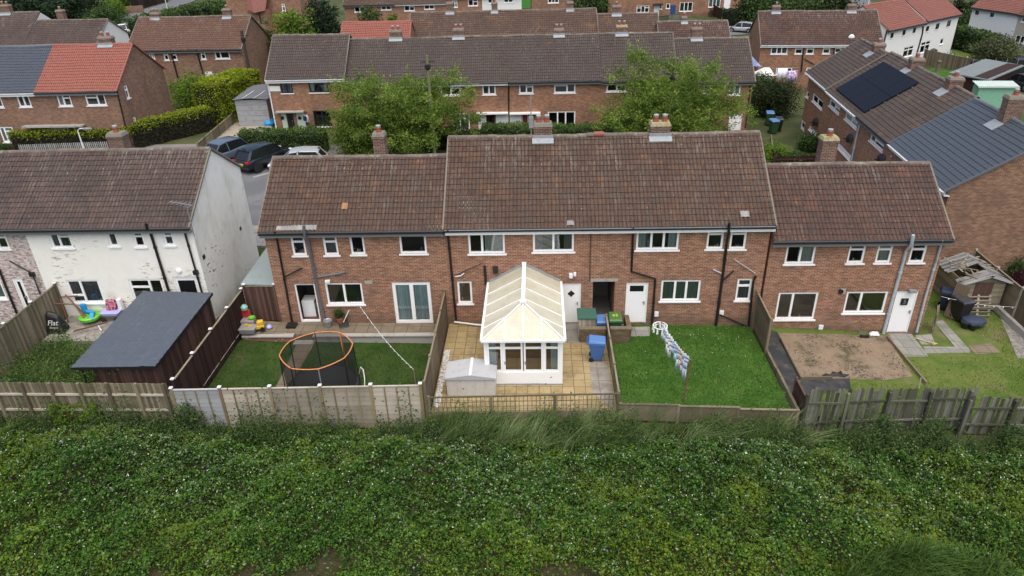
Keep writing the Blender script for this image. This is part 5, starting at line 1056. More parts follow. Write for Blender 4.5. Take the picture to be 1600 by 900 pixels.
bush('bush', 'green shrub above the right hand fence against the brick gable', 'bush', (1590, 440), 398, 44, 'leaf_shrub', 86, size=.11)
bush('bush', 'small dark purple shrub beside the fence on the right edge', 'bush', (1596, 452), 425, 20, 'leaf_purple', 87, size=.08)
# ------------------------------------------------------------------ fences and garden things
M['w_grey'] = wood_mat('weathered_fence_wood', (.14, .115, .075), (.215, .18, .125), grey=(.25, .24, .205), green=.45)
M['w_pale'] = wood_mat('pale_fence_panel', (.29, .255, .20), (.385, .345, .28), grey=(.24, .215, .17), green=.25, stretch=(1.5, 1.5, 14.), var=.4)
M['w_blue'] = wood_mat('bleached_fence_panel', (.31, .32, .32), (.37, .375, .37), grey=(.26, .26, .25), var=.35, stretch=(1.5, 1.5, 14.))
M['w_batten'] = wood_mat('brown_batten', (.20, .15, .085), (.26, .2, .12), green=.2)
M['w_dark'] = wood_mat('dark_stained_boards', (.026, .014, .012), (.045, .023, .019), grey=(.06, .042, .035), gl=.6)
M['w_red'] = wood_mat('red_brown_boards', (.062, .034, .026), (.10, .056, .044), grey=(.14, .105, .09), gl=.5, var=.4)
M['w_mossy'] = wood_mat('mossy_old_pickets', (.07, .068, .05), (.15, .148, .125), grey=(.24, .245, .225), gl=.54, gh=.8, green=.7, var=.5)
M['w_mid'] = wood_mat('brown_fence_panel', (.13, .10, .065), (.19, .15, .10), grey=(.22, .2, .165), green=.35)
M['w_shed'] = wood_mat('old_shed_boards', (.20, .165, .11), (.26, .22, .16), grey=(.26, .26, .24), green=.3, stretch=(.7, .7, 8.))
M['felt'] = plain('roof_felt', (.062, .076, .095), .75, dirt=(.085, .1, .12), dsc=(9., 1.2, 1.), bump=.3, bsc=14.)
M['cap'] = plain('white_post_cap', (.7, .7, .7), .5)
def fence(name, label, p0, p1, zt0, zt1, zb0, zb1, style, mat, cat='fence', group=None, post=1.8, pm=None, h_side=-1, seed=1, tilt=.0, board=.11):
    """fence from p0 to p1; parts: posts, rails, boards or panels"""
    rg = random.Random(seed); p0 = Vector((*p0, 0)); p1 = Vector((*p1, 0)); d = p1-p0; L = d.length; ang = math.atan2(d.y, d.x)
    t = thing(name, label, cat, (p0.x, p0.y, zb0), ang, group); zt = lambda x: zt0+(zt1-zt0)*x/L-zb0; zb = lambda x: (zb1-zb0)*x/L
    n = max(1, round(L/post)); pm = pm or mat; pd = -.05 if style in ('picket', 'old') else .0
    for i in range(n+1):
        x = min(max(L*i/n, .05), L-.05); m = MB(); hh = .06 if style != 'old' else -.1; lean = rg.gauss(0, .006)*L if style == 'old' else 0
        m.bar((x, pd*1.4, zb(x)-.4), (x+lean*.2, pd*1.4, zt(x)+hh), .10, .10, up=(0, 1, 0)); o = m.build('post', M[pm], t)
        if style in ('panel', 'dark'):
            k = MB(); k.box(x-.065, x+.065, -.065, .065, zt(x)+hh, zt(x)+hh+.035, r=.5); k.build('post_cap', M['cap'], o)
    if style == 'picket':
        for f in (.40, .74):
            m = MB(); m.hexa([(0, pd-.0, zb(0)+(zt(0)-zb(0))*f), (L, pd, zb(L)+(zt(L)-zb(L))*f), (L, pd+.05, zb(L)+(zt(L)-zb(L))*f), (0, pd+.05, zb(0)+(zt(0)-zb(0))*f), (0, pd, zb(0)+(zt(0)-zb(0))*f+.085), (L, pd, zb(L)+(zt(L)-zb(L))*f+.085), (L, pd+.05, zb(L)+(zt(L)-zb(L))*f+.085), (0, pd+.05, zb(0)+(zt(0)-zb(0))*f+.085)], r=.95); m.build('rail', M['w_pale'] if mat == 'w_grey' else M[pm], t)
    if style == 'old':
        for f in (.25, .72):
            for i in range(n):
                m = MB(); a, b = L*i/n, L*(i+1)/n; j0, j1 = rg.gauss(0, .04), rg.gauss(0, .04)
                m.bar((a, -.035, zb(a)+(zt(a)-zb(a))*f+j0), (b, -.035, zb(b)+(zt(b)-zb(b))*f+j1), .05, .08, up=(0, 0, 1)); m.build('rail', M[pm], t)
    if style in ('picket', 'old'):
        m = MB(); x = 0
        while x < L-.02:
            w = board*rg.uniform(.85, 1.12); hz = zt(x)+rg.gauss(0, .012 if style == 'picket' else .05); tl = rg.gauss(0, tilt); y = .004+rg.uniform(0, .01)
            if not (style == 'old' and rg.random() < .02):
                cx = x+w/2; c = min(.04, w*.3) if style == 'old' else .0
                z0 = zb(x)-.05; a, b = cx-w/2, cx+w/2-.008; P = [(a, y, z0), (b, y, z0), (b+tl, y, hz-c), ((a+b)/2+tl, y, hz), (a+tl, y, hz-c)]
                r = rg.random(); m.face(P, None, r); m.face([(q[0], q[1]+.02, q[2]) for q in P][::-1], None, r)
                for k in range(5):
                    q, q2 = P[k], P[(k+1) % 5]; m.face([q2, q, (q[0], q[1]+.02, q[2]), (q2[0], q2[1]+.02, q2[2])], None, r)
            x += w+(.004 if style == 'picket' else rg.uniform(-.004, .012))
        m.build('boards', M[mat], t)
    if style in ('panel', 'dark', 'plainpanel'):
        for i in range(n):
            a, b = L*i/n+.055, L*(i+1)/n-.055; m = MB(); rr = rg.random(); nb = 9; mm = mat[i % len(mat)] if isinstance(mat, list) else mat
            if style == 'dark':
                x = a
                while x < b-.02:
                    w = min(.12, b-x); m.box(x, x+w-.012, -.012-.01*rg.random(), .012, zb(x), zt(x)); x += w
            else:
                for k in range(nb):       # overlapping horizontal slats
                    f0, f1 = k/nb, (k+1)/nb; z = lambda x, f: zb(x)+(zt(x)-.03-zb(x))*f; r = rr*.6+rg.random()*.4
                    m.hexa([(a, -.02, z(a, f0)), (b, -.02, z(b, f0)), (b, .005, z(b, f0)), (a, .005, z(a, f0)), (a, -.006, z(a, f1)), (b, -.006, z(b, f1)), (b, .012, z(b, f1)), (a, .012, z(a, f1))], r=r)
            pn = m.build('panel', M[mm], t); q = MB()
            q.hexa([(a, -.04, zt(a)-.035), (b, -.04, zt(b)-.035), (b, .03, zt(b)-.035), (a, .03, zt(a)-.035), (a, -.04, zt(a)), (b, -.04, zt(b)), (b, .03, zt(b)), (a, .03, zt(a))], r=.9); q.build('top_rail', M[mm] if style != 'dark' else M['w_grey'], pn)
            if style == 'panel':
                for k in (.25, .5, .75):
                    x = a+(b-a)*k; q = MB(); q.box(x-.02, x+.02, -.05, -.018, zb(x), zt(x)-.035); q.build('batten', M['w_batten'], pn)
    if style == 'trellis':
        m = MB(); z0 = .0; m.box(0, L, -.012, .012, zb(0), zb(0)+.30); m.build('panel', M[mat], t); m = MB()
        x = .08
        while x < L: m.box(x-.012, x+.012, -.012, 0, .28, zt(x)-.02); x += .16
        for k in range(4): z = .34+k*(zt(0)-.38)/3.; m.box(0, L, .001, .014, z-.012, z+.012)
        m.build('trellis', M[mat], t); m = MB(); m.box(0, L, -.03, .03, zt(0)-.02, zt(0)+.02); m.build('top_rail', M[pm], t)
    if style == 'low':
        for i in range(n):
            a, b = L*i/n, L*(i+1)/n; m = MB(); j = rg.gauss(0, .02); m.hexa([(a, -.02, zb(a)), (b, -.02, zb(b)), (b, .02, zb(b)), (a, .02, zb(a)), (a, -.02, zt(a)+j), (b, -.02, zt(b)+j), (b, .02, zt(b)+j), (a, .02, zt(a)+j)]); pn = m.build('gravel_board', M[mat], t)
            q = MB(); q.box(a, b, -.05, .05, zt((a+b)/2)+j, zt((a+b)/2)+j+.03); q.build('top_rail', M['w_grey'], pn)
    return t
GF = 'back boundary fences above the brambles'
fence('picket_fence', 'brown board fence with two pale rails behind the dark felt shed', (-22.3, 20.72), (-13.75, 20.78), 2.0, 1.84, -.1, -.2, 'picket', 'w_grey', group=GF, post=1.05)
fence('panel_fence', 'pale panel fence with white post caps behind the trampoline garden', (-13.65, 20.82), (-4.28, 20.82), 1.56, 1.72, -.25, -.25, 'panel', ['w_blue', 'w_pale', 'w_pale', 'w_pale', 'w_pale'], group=GF, post=1.85, pm='w_batten')
fence('trellis_fence', 'low trellis fence behind the conservatory patio', (-4.2, 21.15), (2.98, 21.35), .9, .85, -.15, -.15, 'trellis', 'w_grey', group=GF, post=2.1)
fence('rail_fence', 'low rail fence at the foot of the washing line lawn', (3.0, 21.45), (9.65, 21.2), .33, .18, -.4, -.5, 'low', 'w_grey', group=GF, post=2.0)
fence('old_picket_fence', 'leaning green stained picket fence behind the bare soil plot', (9.72, 21.1), (15.9, 21.5), 1.18, 1.0, -.75, -.85, 'old', 'w_mossy', group=GF, post=1.6, seed=5, tilt=.045, board=.13)
fence('old_picket_fence', 'lower broken picket fence at the right edge of the frame', (15.72, 21.3), (20.8, 21.3), .72, .62, -.95, -1.1, 'old', 'w_mossy', group=GF, post=1.5, seed=8, tilt=.05, board=.12)
fence('board_fence', 'grey wooden fence left of the overgrown garden', (-22.2, 20.9), (-22.2, 28.05), 2.2, 2.2, .3, .4, 'dark', 'w_grey', post=1.9)
fence('dark_fence', 'dark brown fence between the felt shed and the trampoline lawn', (-13.55, 20.95), (-13.55, 28.0), 1.84, 1.86, -.3, .1, 'dark', 'w_dark', post=1.8)
fence('garden_fence', 'brown fence between the trampoline lawn and the conservatory patio', (-4.22, 20.95), (-4.22, 27.8), 1.72, 1.78, -.3, -.05, 'plainpanel', 'w_mid', post=1.7)
fence('divider_fence', 'low wooden fence between the patio and the washing line lawn', (2.98, 21.5), (2.98, 27.0), .82, .95, -.1, -.1, 'plainpanel', 'w_grey', post=1.7)
fence('panel_fence', 'single brown fence panel between the lawn and the bare soil, by the house wall', (9.72, 25.6), (9.72, 27.8), 1.45, 1.6, -.2, -.2, 'plainpanel', 'w_mid', post=2.2)
fence('edging_boards', 'low edging boards between the green lawn and the black membrane', (9.7, 21.3), (9.72, 25.5), -.0, .0, -.45, -.3, 'low', 'w_grey', post=1.4)
fence('screen_fence', 'red brown board panel in the bottom corner beside the black membrane', (9.85, 21.3), (9.95, 22.7), .72, .60, -.6, -.5, 'plainpanel', 'w_red', cat='fence panel', post=1.4)
fence('concrete_post_fence', 'wooden fence with pale concrete posts on the right beside the old shed', (22.25, 33.2), (22.25, 21.2), .95, .75, -.75, -1.0, 'plainpanel', 'w_mid', post=1.85, pm='concrete')
fence('driveway_fence', 'grey brown wooden fence along the concrete driveway', g(311, 240), g(389, 173), 1.65, 1.75, .75, .85, 'plainpanel', 'w_grey', post=1.6)
fence('alley_gate', 'dark brown board gate across the gap between the white and brick houses', (-13.45, 27.98), (-11.97, 27.98), 2.05, 2.05, .2, .2, 'dark', 'w_red', cat='gate', post=1.4)
m = MB(); pts = [g(*q) for q in ((1548, 487), (1600, 530))]; m.bar((22.0, 30.6, -.65), (21.9, 23.5, -.75), .18, .3); tag(m.build('gravel_board', M['concrete']), 'grey concrete board lying along the right hand fence', 'concrete board')
fence('wire_fence', 'low wire and board fence in the rear garden left of the angled terrace', g(1203, 224), g(1206, 250), .1, .05, -.75, -.75, 'low', 'w_grey', post=1.5)
fence('rear_fence', 'dark timber fence behind the right end house chimney', g(1206, 262), g(1274, 262), .35, .3, -.8, -.85, 'picket', 'w_dark', post=1.8)
fence('road_fence', 'dark brown fence by the road at the top left', g(208, 17), g(262, 2), 3.0, 2.9, .8, .8, 'plainpanel', 'w_dark', post=2.5)
fence('garden_fence', 'dark fence in front of the top row beside the lamp post', g(1092, 14), g(1126, 32), .9, .8, -.9, -.9, 'plainpanel', 'w_dark', post=2.2)
fence('garden_fence', 'grey green fence in the front garden with the white door at the top', g(1028, 33), g(1062, 31), .2, .2, -1., -1., 'plainpanel', 'w_mossy', post=2.2)
fence('garden_fence', 'weathered fence behind the round lawn on the right', g(1440, 100), g(1528, 118), .5, .4, -1.2, -1.2, 'dark', 'w_mid', post=2.0)
fence('green_fence', 'bright green fence between the cream and brown houses at the top', g(814, 14), g(830, 13), 2.2, 2.2, .1, .1, 'plainpanel', 'greenpaint', post=2.) if 'greenpaint' in M else None
# slatted railing in front of the slate roofed pair
hd = g(36, 246), g(172, 241); t = thing('picket_railing', 'grey picket railing below the golden hedge', 'railing', (*hd[0], zg(*hd[0]))); d = np.array(hd[1])-np.array(hd[0]); m = MB()
for i in range(46):
    p = d*i/45; m.bar((p[0], p[1], 0), (p[0], p[1], 1.0), .07, .025, up=(0, 1, 0))
m.build('pickets', M['w_blue'], t); m = MB(); m.bar((0, .03, .3), (d[0], d[1]+.03, .3), .04, .06); m.bar((0, .03, .8), (d[0], d[1]+.03, .8), .04, .06); m.build('rails', M['w_grey'], t)
# big shed with felt roof
t = thing('garden_shed', 'long dark red brown shed with a flat blue grey felt roof', 'shed', (-15.95, 24.5, .3))
m = MB()
x0, x1, y0, y1 = -1.2, 1.25, -2.55, 2.7
for (a, b) in (((x0, y0), (x1, y0)), ((x1, y0), (x1, y1)), ((x1, y1), (x0, y1)), ((x0, y1), (x0, y0))):
    a = Vector((*a, 0)); b = Vector((*b, 0)); L = (b-a).length; n = int(L/.13); dv = (b-a)/L; nv = Vector((dv.y, -dv.x, 0))
    for i in range(n):
        q = a+dv*(L*(i+.5)/n); k = nv*random.uniform(.005, .012); c = q+k; w = dv*(L/n/2-.006); th = nv*.01; m.hexa([c-w+th+Vector((0, 0, -.2)), c+w+th+Vector((0, 0, -.2)), c+w-th+Vector((0, 0, -.2)), c-w-th+Vector((0, 0, -.2)), c-w+th+Vector((0, 0, 1.72)), c+w+th+Vector((0, 0, 1.72)), c+w-th+Vector((0, 0, 1.72)), c-w-th+Vector((0, 0, 1.72))])
m.build('wall_boards', M['w_red'], t)
rf = [(-1.72, -2.95), (1.5, -2.9), (1.42, 2.72), (-1.85, 2.95)]; nx, ny = 70, 90; V = []; rg = np.random.default_rng(5)
wr = rg.normal(size=(ny+1, nx+1)); wr = (wr+np.roll(wr, 1, 1)+np.roll(wr, 2, 1)+np.roll(wr, 3, 1))/2
for j in range(ny+1):
    for i in range(nx+1):
        u, v = i/nx, j/ny; a = np.array(rf[0])*(1-u)+np.array(rf[1])*u; b = np.array(rf[3])*(1-u)+np.array(rf[2])*u; p = a*(1-v)+b*v; V.append((p[0], p[1], 1.76+.06*v+.012*((p[1]+3.)*1.05 % 1.)+.009*wr[j, i]+(.004*math.sin(p[0]*3+p[1]*.8))))
np_mesh('felt_roof', V, [(j*(nx+1)+i, j*(nx+1)+i+1, (j+1)*(nx+1)+i+1, (j+1)*(nx+1)+i) for j in range(ny) for i in range(nx)], M['felt'], t, smooth=True)
m = MB()
for k in range(4):
    a, b = rf[k], rf[(k+1) % 4]; za, zb_ = 1.70+(.06 if k in (2, 3) else 0), 1.70+(.06 if k in (1, 2) else 0); m.bar((*a, za), (*b, zb_), .03, .11)
m.build('roof_edge', M['black_plastic'], t); m = MB(); m.tube([(-1.6, -2.6, -.2), (-1.6, -2.6, 1.72)], .03, 8); m.tube([(-1.6, 2.4, -.2), (-1.6, 2.4, 1.78)], .03, 8); m.build('roof_post', M['black_plastic'], t)
# lean-to roof in the alley
t = thing('lean_to', 'pale grey green sheet roof over the alley beside the left end brick house', 'lean-to', (-12.7, 30, .2)); m = MB(); m.hexa([(-.85, -2.0, 1.88), (.72, -2.0, 1.83), (.72, 2.6, 1.98), (-.85, 2.6, 2.03), (-.85, -2.0, 1.93), (.72, -2.0, 1.88), (.72, 2.6, 2.03), (-.85, 2.6, 2.08)], r=.5); m.build('sheet_roof', M['sheetroof'], t)
m = MB(); m.box(-.8, -.72, -1.8, 2.5, -.1, 1.9); m.box(.62, .7, -1.8, 2.5, -.1, 1.85); m.build('side_wall', M['w_dark'], t)
# retaining edge of the left patio
t = thing('retaining_wall', 'low brick retaining wall with grey coping below the left patio', 'wall', (-13.4, 26.75, -.3)); lw = G(460, 530, -.3)[0]+13.4; rw = G(497, 523, -.3)[0]+13.4
m = MB(); m.box(0, lw, -.1, .05, -.2, .42); o = m.build('brickwork', M['brick_speck'], t); m = MB(); m.box(rw, 9.1, -.1, .05, -.2, .42); m.build('blockwork', M['concrete'], t)
m = MB(); m.box(0, lw+.05, -.16, .1, .42, .49); m.box(rw-.05, 9.1, -.16, .1, .42, .49); m.box(rw-.16, rw-.05, -1.9, .1, -.02, .12); m.build('coping', M['concrete'], t, bevel=.01); m = MB(); m.box(lw+.05, rw-.05, -.35, .0, -.1, .2); m.build('step', M['concrete'], t)
# trampoline
tz = -.1; tc = (-8.62, 22.72); t = thing('trampoline', 'round trampoline with orange padded top ring and black safety net', 'trampoline', (*tc, tz-.12))
R = 1.36; HT = 2.24; cor = [(R*1.02*math.cos(a), R*1.0*math.sin(a)) for a in [rad(18+45*i) for i in range(8)]]
pin = []
for i in range(8):
    a, b = Vector((*cor[i], HT)), Vector((*cor[(i+1) % 8], HT)); pin.append(a+Vector((0, 0, .03*math.sin(i*2.1))))
m = MB(); ring = []
for i in range(8):
    a, b = pin[i], pin[(i+1) % 8]
    for k in range(6):
        q = a.lerp(b, k/6); e = math.sin(math.pi*k/6); q = q*(1+.045*e); q.z = a.z+(b.z-a.z)*k/6; ring.append(q)
m.tube(ring+[ring[0], ring[1]], .022, 8, cap=False); m.build('top_ring', M['orange_foam'], t, smooth=True)
m = MB(); base = []
for q in ring: base.append(Vector((q.x*.98, q.y*.98, .55)))
m.tube(base+[base[0], base[1]], .04, 8, cap=False); m.build('frame', M['galv'], t, smooth=True)
for i in range(8):
    m = MB(); c = cor[i]; m.tube([(c[0]*1.03, c[1]*1.03, -.05), (c[0]*1.03, c[1]*1.03, .6), (c[0], c[1], HT)], .04 if i == 1 else .022, 7); o = m.build('pole', M['orange_foam'] if i in (1,) else (M['galv'] if i == 6 else M['black_plastic']), t, smooth=True)
m = MB(); n = len(ring)
for i in range(n):
    j = (i+1) % n; prev = None
    for k in range(6):
        f0, f1 = k/6, (k+1)/6; l = lambda q, b, f: b.lerp(q, f)
        m.face([l(ring[i], base[i], f0), l(ring[j], base[j], f0), l(ring[j], base[j], f1), l(ring[i], base[i], f1)])
m.build('safety_net', M['net'], t)
m = MB(); m.face([tuple(b*.93+Vector((0, 0, .04))) for b in base]); m.build('jumping_mat', M['mat_black'], t); m = MB(); m.lathe([(.98*R, .6), (1.04*R, .57), (1.06*R, .3)], (0, 0, 0), 24); m.build('skirt', M['mat_black'], t)
# conservatory
t = thing('conservatory', 'white lean to conservatory with hipped cream polycarbonate roof', 'conservatory', (-.62, 23.15, 0)); X0, X1, Y1, E, RZ = -1.54, 1.55, 4.68, 2.2, 3.05; DW = .62
m = MB(); m.box(X0, X1, 0, .12, -.1, DW, r=.5); m.box(X0, X0+.12, .121, Y1, -.1, DW, r=.5); m.box(X1-.12, X1, .121, Y1, -.1, DW, r=.5); m.build('dwarf_wall', M['upvc'], t)
m = MB(); m.box(X0-.03, X1+.03, -.04, .0, .0, .06, r=.5); m.build('base_sill', M['lead'], t)
def glazed(nm, x0, x1, y, z0, z1, top=.34, dh=False):
    f = MB(); w = .075; f.box(x0, x1, y, y+.07, z0, z0+w, r=.5); f.box(x0, x1, y, y+.07, z1-w, z1, r=.5); f.box(x0, x0+w, y+.001, y+.069, z0+w, z1-w, r=.5); f.box(x1-w, x1, y+.001, y+.069, z0+w, z1-w, r=.5)
    if top: zz = z1-top; f.box(x0+w, x1-w, y+.001, y+.069, zz-w/2, zz+w/2, r=.5)
    o = f.build(nm, M['upvc'], t); g_ = MB(); g_.face([(x0+w*.6, y+.035, z0+w*.6), (x1-w*.6, y+.035, z0+w*.6), (x1-w*.6, y+.035, z1-w*.6), (x0+w*.6, y+.035, z1-w*.6)]); g_.build('pane', M['glass'], o)
    if dh: h = MB(); hx = x1-.05 if dh > 0 else x0+.05; h.box(hx-.02, hx+.02, y-.04, y+.002, 1.0, 1.12); h.build('handle', M['grey_plastic'], o)
    return o
glazed('front_window', X0+.12, -.82, .02, DW, E-.12); glazed('front_window', .82, X1-.12, .02, DW, E-.12)
for s in (-1, 1):
    o = glazed('french_door', -.78 if s < 0 else .02, -.02 if s < 0 else .78, .015, .62, E-.12, .34, -s*-1 if s < 0 else -1)
m = MB()
for x in (X0, -.82, .78, X1-.12): m.box(x, x+(.12 if abs(x) > 1 else .04), .0, .11, DW, E-.02, r=.5)
m.box(X0, X1, .0, .12, E-.12, E-.01, r=.5); m.box(X0, X0+.12, .12, Y1, E-.12, E-.01, r=.5); m.box(X1-.12, X1, .12, Y1, E-.12, E-.01, r=.5); m.box(-.78, .78, -.012, -.002, .08, .6, r=.5)
for q in range(5):
    y = .12+(Y1-.12)*q/4.6; m.box(X0+.01, X0+.09, y, y+.08, DW, E-.1, r=.5); m.box(X1-.09, X1-.01, y, y+.08, DW, E-.1, r=.5)
m.build('frame', M['upvc'], t)
for x in (X0+.05, X1-.05):
    gm = MB(); gm.face([(x, .15, DW), (x, Y1, DW), (x, Y1, E-.1), (x, .15, E-.1)]); gm.build('side_pane', M['glass'], t)
ox = .10; ex0, ex1, ey0 = X0-.02, X1+.02, -.1; ry = 1.35
A, B, Cc, D_, Rf, Rb = (ex0, ey0, E), (ex1, ey0, E), (ex1, Y1+.02, E), (ex0, Y1+.02, E), (0, ry, RZ), (0, Y1+.02, RZ)
def lerp(a, b, f): return tuple(a[i]+(b[i]-a[i])*f for i in range(3))
m = MB(); m.face([A, B, Rf]); m.face([B, Cc, Rb, Rf]); m.face([D_, A, Rf, Rb]); m.build('roof_sheet', M['polycarb'], t)
up = .03; U = lambda p: (p[0], p[1], p[2]+up)

def gbar(p, q, w, h_): mm = MB(); mm.bar(p, q, w*.85, h_*.85); mm.build('glazing_bar', M['upvc'], t)
gbar(U(A), U(Rf), .06, .05); gbar(U(B), U(Rf), .06, .05)
for f in (.27, .5, .73):
    q = lerp(A, B, f); apex = Rf if abs(f-.5) < .01 else (lerp(A, Rf, .54) if f < .5 else lerp(B, Rf, .54)); gbar(U(q), U(apex), .045, .04)
for yy, fr in ((.75, .55), (1.62, 1), (2.55, 1), (3.5, 1)):
    for s in (-1, 1):
        e = (ex0 if s < 0 else ex1, yy, E); cn = A if s < 0 else B
        if fr < 1: tp = lerp(cn, Rf, .62)
        else: tp = (0, yy, RZ)
        gbar(U(e), U(tp), .045, .04)

m = MB(); m.bar((0, ry-.1, RZ+.04), (0, Y1+.02, RZ+.04), .17, .05); m.bar((0, ry+.3, RZ+.10), (0, Y1-.2, RZ+.10), .035, .06); m.box(-.13, .13, ry-.12, ry+.04, RZ+.0, RZ+.11); m.box(-.1, .1, Y1-.1, Y1+.02, RZ+.05, RZ+.14); m.build('ridge', M['upvc'], t, bevel=.01)
m = MB(); m.bar((ex0, Y1-.0, E+.05), (0, Y1-.0, RZ+.05), .1, .08); m.bar((ex1, Y1-.0, E+.05), (0, Y1, RZ+.05), .1, .08); m.build('wall_flashing', M['lead'], t)
m = MB(); m.bar((ex0-.06, ey0-.06, E-.03), (ex1+.06, ey0-.06, E-.03), .08, .08); m.bar((ex0-.06, ey0, E-.03), (ex0-.06, Y1, E-.03), .1, .09); m.bar((ex1+.06, ey0, E-.03), (ex1+.06, Y1, E-.03), .1, .09); m.tube([(ex1+.02, Y1-.1, E-.05), (ex1+.02, Y1-.1, .05)], .035, 8); m.tube([(ex0-.05, Y1-.35, .1), (ex0-1.7, Y1-.1, .2)], .04, 8); m.build('gutter', M['white_plastic'], t)
m = MB(); m.box(X0+.13, X1-.13, .13, Y1-.02, -.02, .04, r=.5); m.build('floor', M['floor_wood'], t); m = MB(); m.box(X0+.3, X1-.3, 3.4, 4.4, .04, .5); m.box(X0+.3, X1-.3, 4.1, 4.4, .5, .95); m.build('settee', M['settee'], t, bevel=.04)
m = MB()
for s in (-1, 1):
    for k in range(8): a = s*1.4-s*.04*k; m.face([(a, .2+.02*(k % 2), DW), (a-s*.04, .2+.02*((k+1) % 2), DW), (a-s*.04, .2+.02*((k+1) % 2), E-.15), (a, .2+.02*(k % 2), E-.15)])
m.build('blind', M['pale_green_blind'], t)
# plastic storage shed
t = thing('storage_box', 'low pale grey plastic storage shed with a white ridge strip', 'storage shed', (-2.67, 22.9, 0)); m = MB(); m.box(-.95, .95, -.52, .52, 0, .86, r=.5)
for k in range(5): m.box(-.9+.36*k, -.87+.36*k, -.535, -.521, .03, .84, r=.5)
m.build('box', M['resin'], t, bevel=.015); m = MB(); m.hexa([(-1.0, -.6, .86), (1.0, -.6, .86), (1.0, .58, .86), (-1.0, .58, .86), (-1.0, -.6, .90), (1.0, -.6, .90), (1.0, .58, .90), (-1.0, .58, .90)], r=.5)
m.hexa([(-1, -.6, .9), (0, -.6, .9), (0, .58, .9), (-1, .58, .9), (-1, -.6, .92), (0, -.6, 1.08), (0, .58, 1.08), (-1, .58, .92)], r=.5); m.hexa([(0, -.6, .9), (1, -.6, .9), (1, .58, .9), (0, .58, .9), (0, -.6, 1.08), (1, -.6, .92), (1, .58, .92), (0, .58, 1.08)], r=.5); m.build('lid', M['resin_lid'], t)
m = MB(); m.box(-.05, .05, -.61, .59, 1.06, 1.1); m.build('ridge_strip', M['white_plastic'], t)
# pebbles along the fence
m = MB(); rg = random.Random(3)
for i in range(420):
    x, y, r = -3.98+rg.uniform(-.1, .12), rg.uniform(21.6, 25.6), rg.uniform(.03, .055); z = .02+r*.4+rg.uniform(0, .04); m.lathe([(.001, -r*.6), (r, -r*.1), (r*.8, r*.4), (.001, r*.6)], (x, y, z), 6)
tag(m.build('pebbles', M['pebble'], smooth=True), 'strip of white pebbles along the fence beside the patio', 'pebbles', kind='stuff')
# bins
def bin_(name, label, x, y, z, rz, bm_, lidm, s=1., group='wheeled bins'):
    t = thing(name, label, 'bin', (x, y, z), rz, group); m = MB(); w0, d0, w1, d1, h = .21*s, .24*s, .28*s, .34*s, .93*s
    m.hexa([(-w0, -d0, .05), (w0, -d0, .05), (w0, d0*.8, .05), (-w0, d0*.8, .05), (-w1, -d1, h), (w1, -d1, h), (w1, d1, h), (-w1, d1, h)], r=.5); m.box(-w1-.02, w1+.02, -d1-.02, d1+.02, h-.09, h-.03, r=.5); m.build('body', M[bm_], t, bevel=.02)
    m = MB(); m.hexa([(-w1-.025, -d1-.03, h), (w1+.025, -d1-.03, h), (w1+.025, d1+.02, h), (-w1-.025, d1+.02, h), (-w1+.01, -d1+.03, h+.07), (w1-.01, -d1+.03, h+.07), (w1-.02, d1-.02, h+.12), (-w1+.02, d1-.02, h+.12)], r=.5); lid = m.build('lid', M[lidm], t, bevel=.02)
    m = MB(); m.tube([(-w1, d1+.07, h-.02), (w1, d1+.07, h-.02)], .02, 7); m.bar((-w1+.03, d1, h-.04), (-w1+.03, d1+.07, h-.02), .03, .04); m.bar((w1-.03, d1, h-.04), (w1-.03, d1+.07, h-.02), .03, .04); m.build('handle', M[bm_], t)
    for sx in (-1, 1):
        m = MB(); m.lathe([(.10, -.025), (.10, .025)], (sx*(w0+.03), d0*.8+.03, .10), 14, axis='x'); m.build('wheel', M['black_plastic'], t, smooth=True)
    return t, lid, h
bin_('wheelie_bin', 'blue wheelie bin standing alone on the concrete patio', 2.42, 24.95, 0, rad(85), 'blue_bin', 'blue_bin_lid')
_, ld, hh = bin_('wheelie_bin', 'blue lidded bin between the small storage box and the green bin', 2.80, 27.05, -.12, 0, 'blue_bin', 'blue_bin_lid', .85)
_, ld, hh = bin_('wheelie_bin', 'green wheelie bin with yellow numbers on its lid', 3.38, 27.0, -.1, 0, 'green_bin', 'green_bin_lid', .98)
text('65', .26, ld, (0, .02, hh+.10), (rad(4), 0, 0), M['yellow_paint'], 'bin_number')
x, y, z = G(1498, 500); bin_('wheelie_bin', 'large black wheelie bin in front of the broken roofed shed', x, y+.1, z, rad(15), 'black_plastic', 'blackbin_lid', 1.12)
x, y, z = G(1472, 482); bin_('wheelie_bin', 'dark blue bin squeezed beside the corner of the right end house', x+.1, y, z, rad(60), 'darkblue', 'darkblue', 1.0)
x, y, z = G(1207, 208); bin_('wheelie_bin', 'green bin with blue lid, nearer of the two by the angled terrace', x, y, z, rad(10), 'green_bin', 'blue_bin_lid', 1.15)
x, y, z = G(1201, 195); bin_('wheelie_bin', 'green bin with blue lid, behind its twin by the angled terrace', x, y, z, rad(-10), 'green_bin', 'blue_bin_lid', 1.15)
x, y, z = G(1215, 204); bin_('wheelie_bin', 'black bin right of the two blue lidded bins', x, y, z, rad(-10), 'black_plastic', 'blackbin_lid', 1.1)
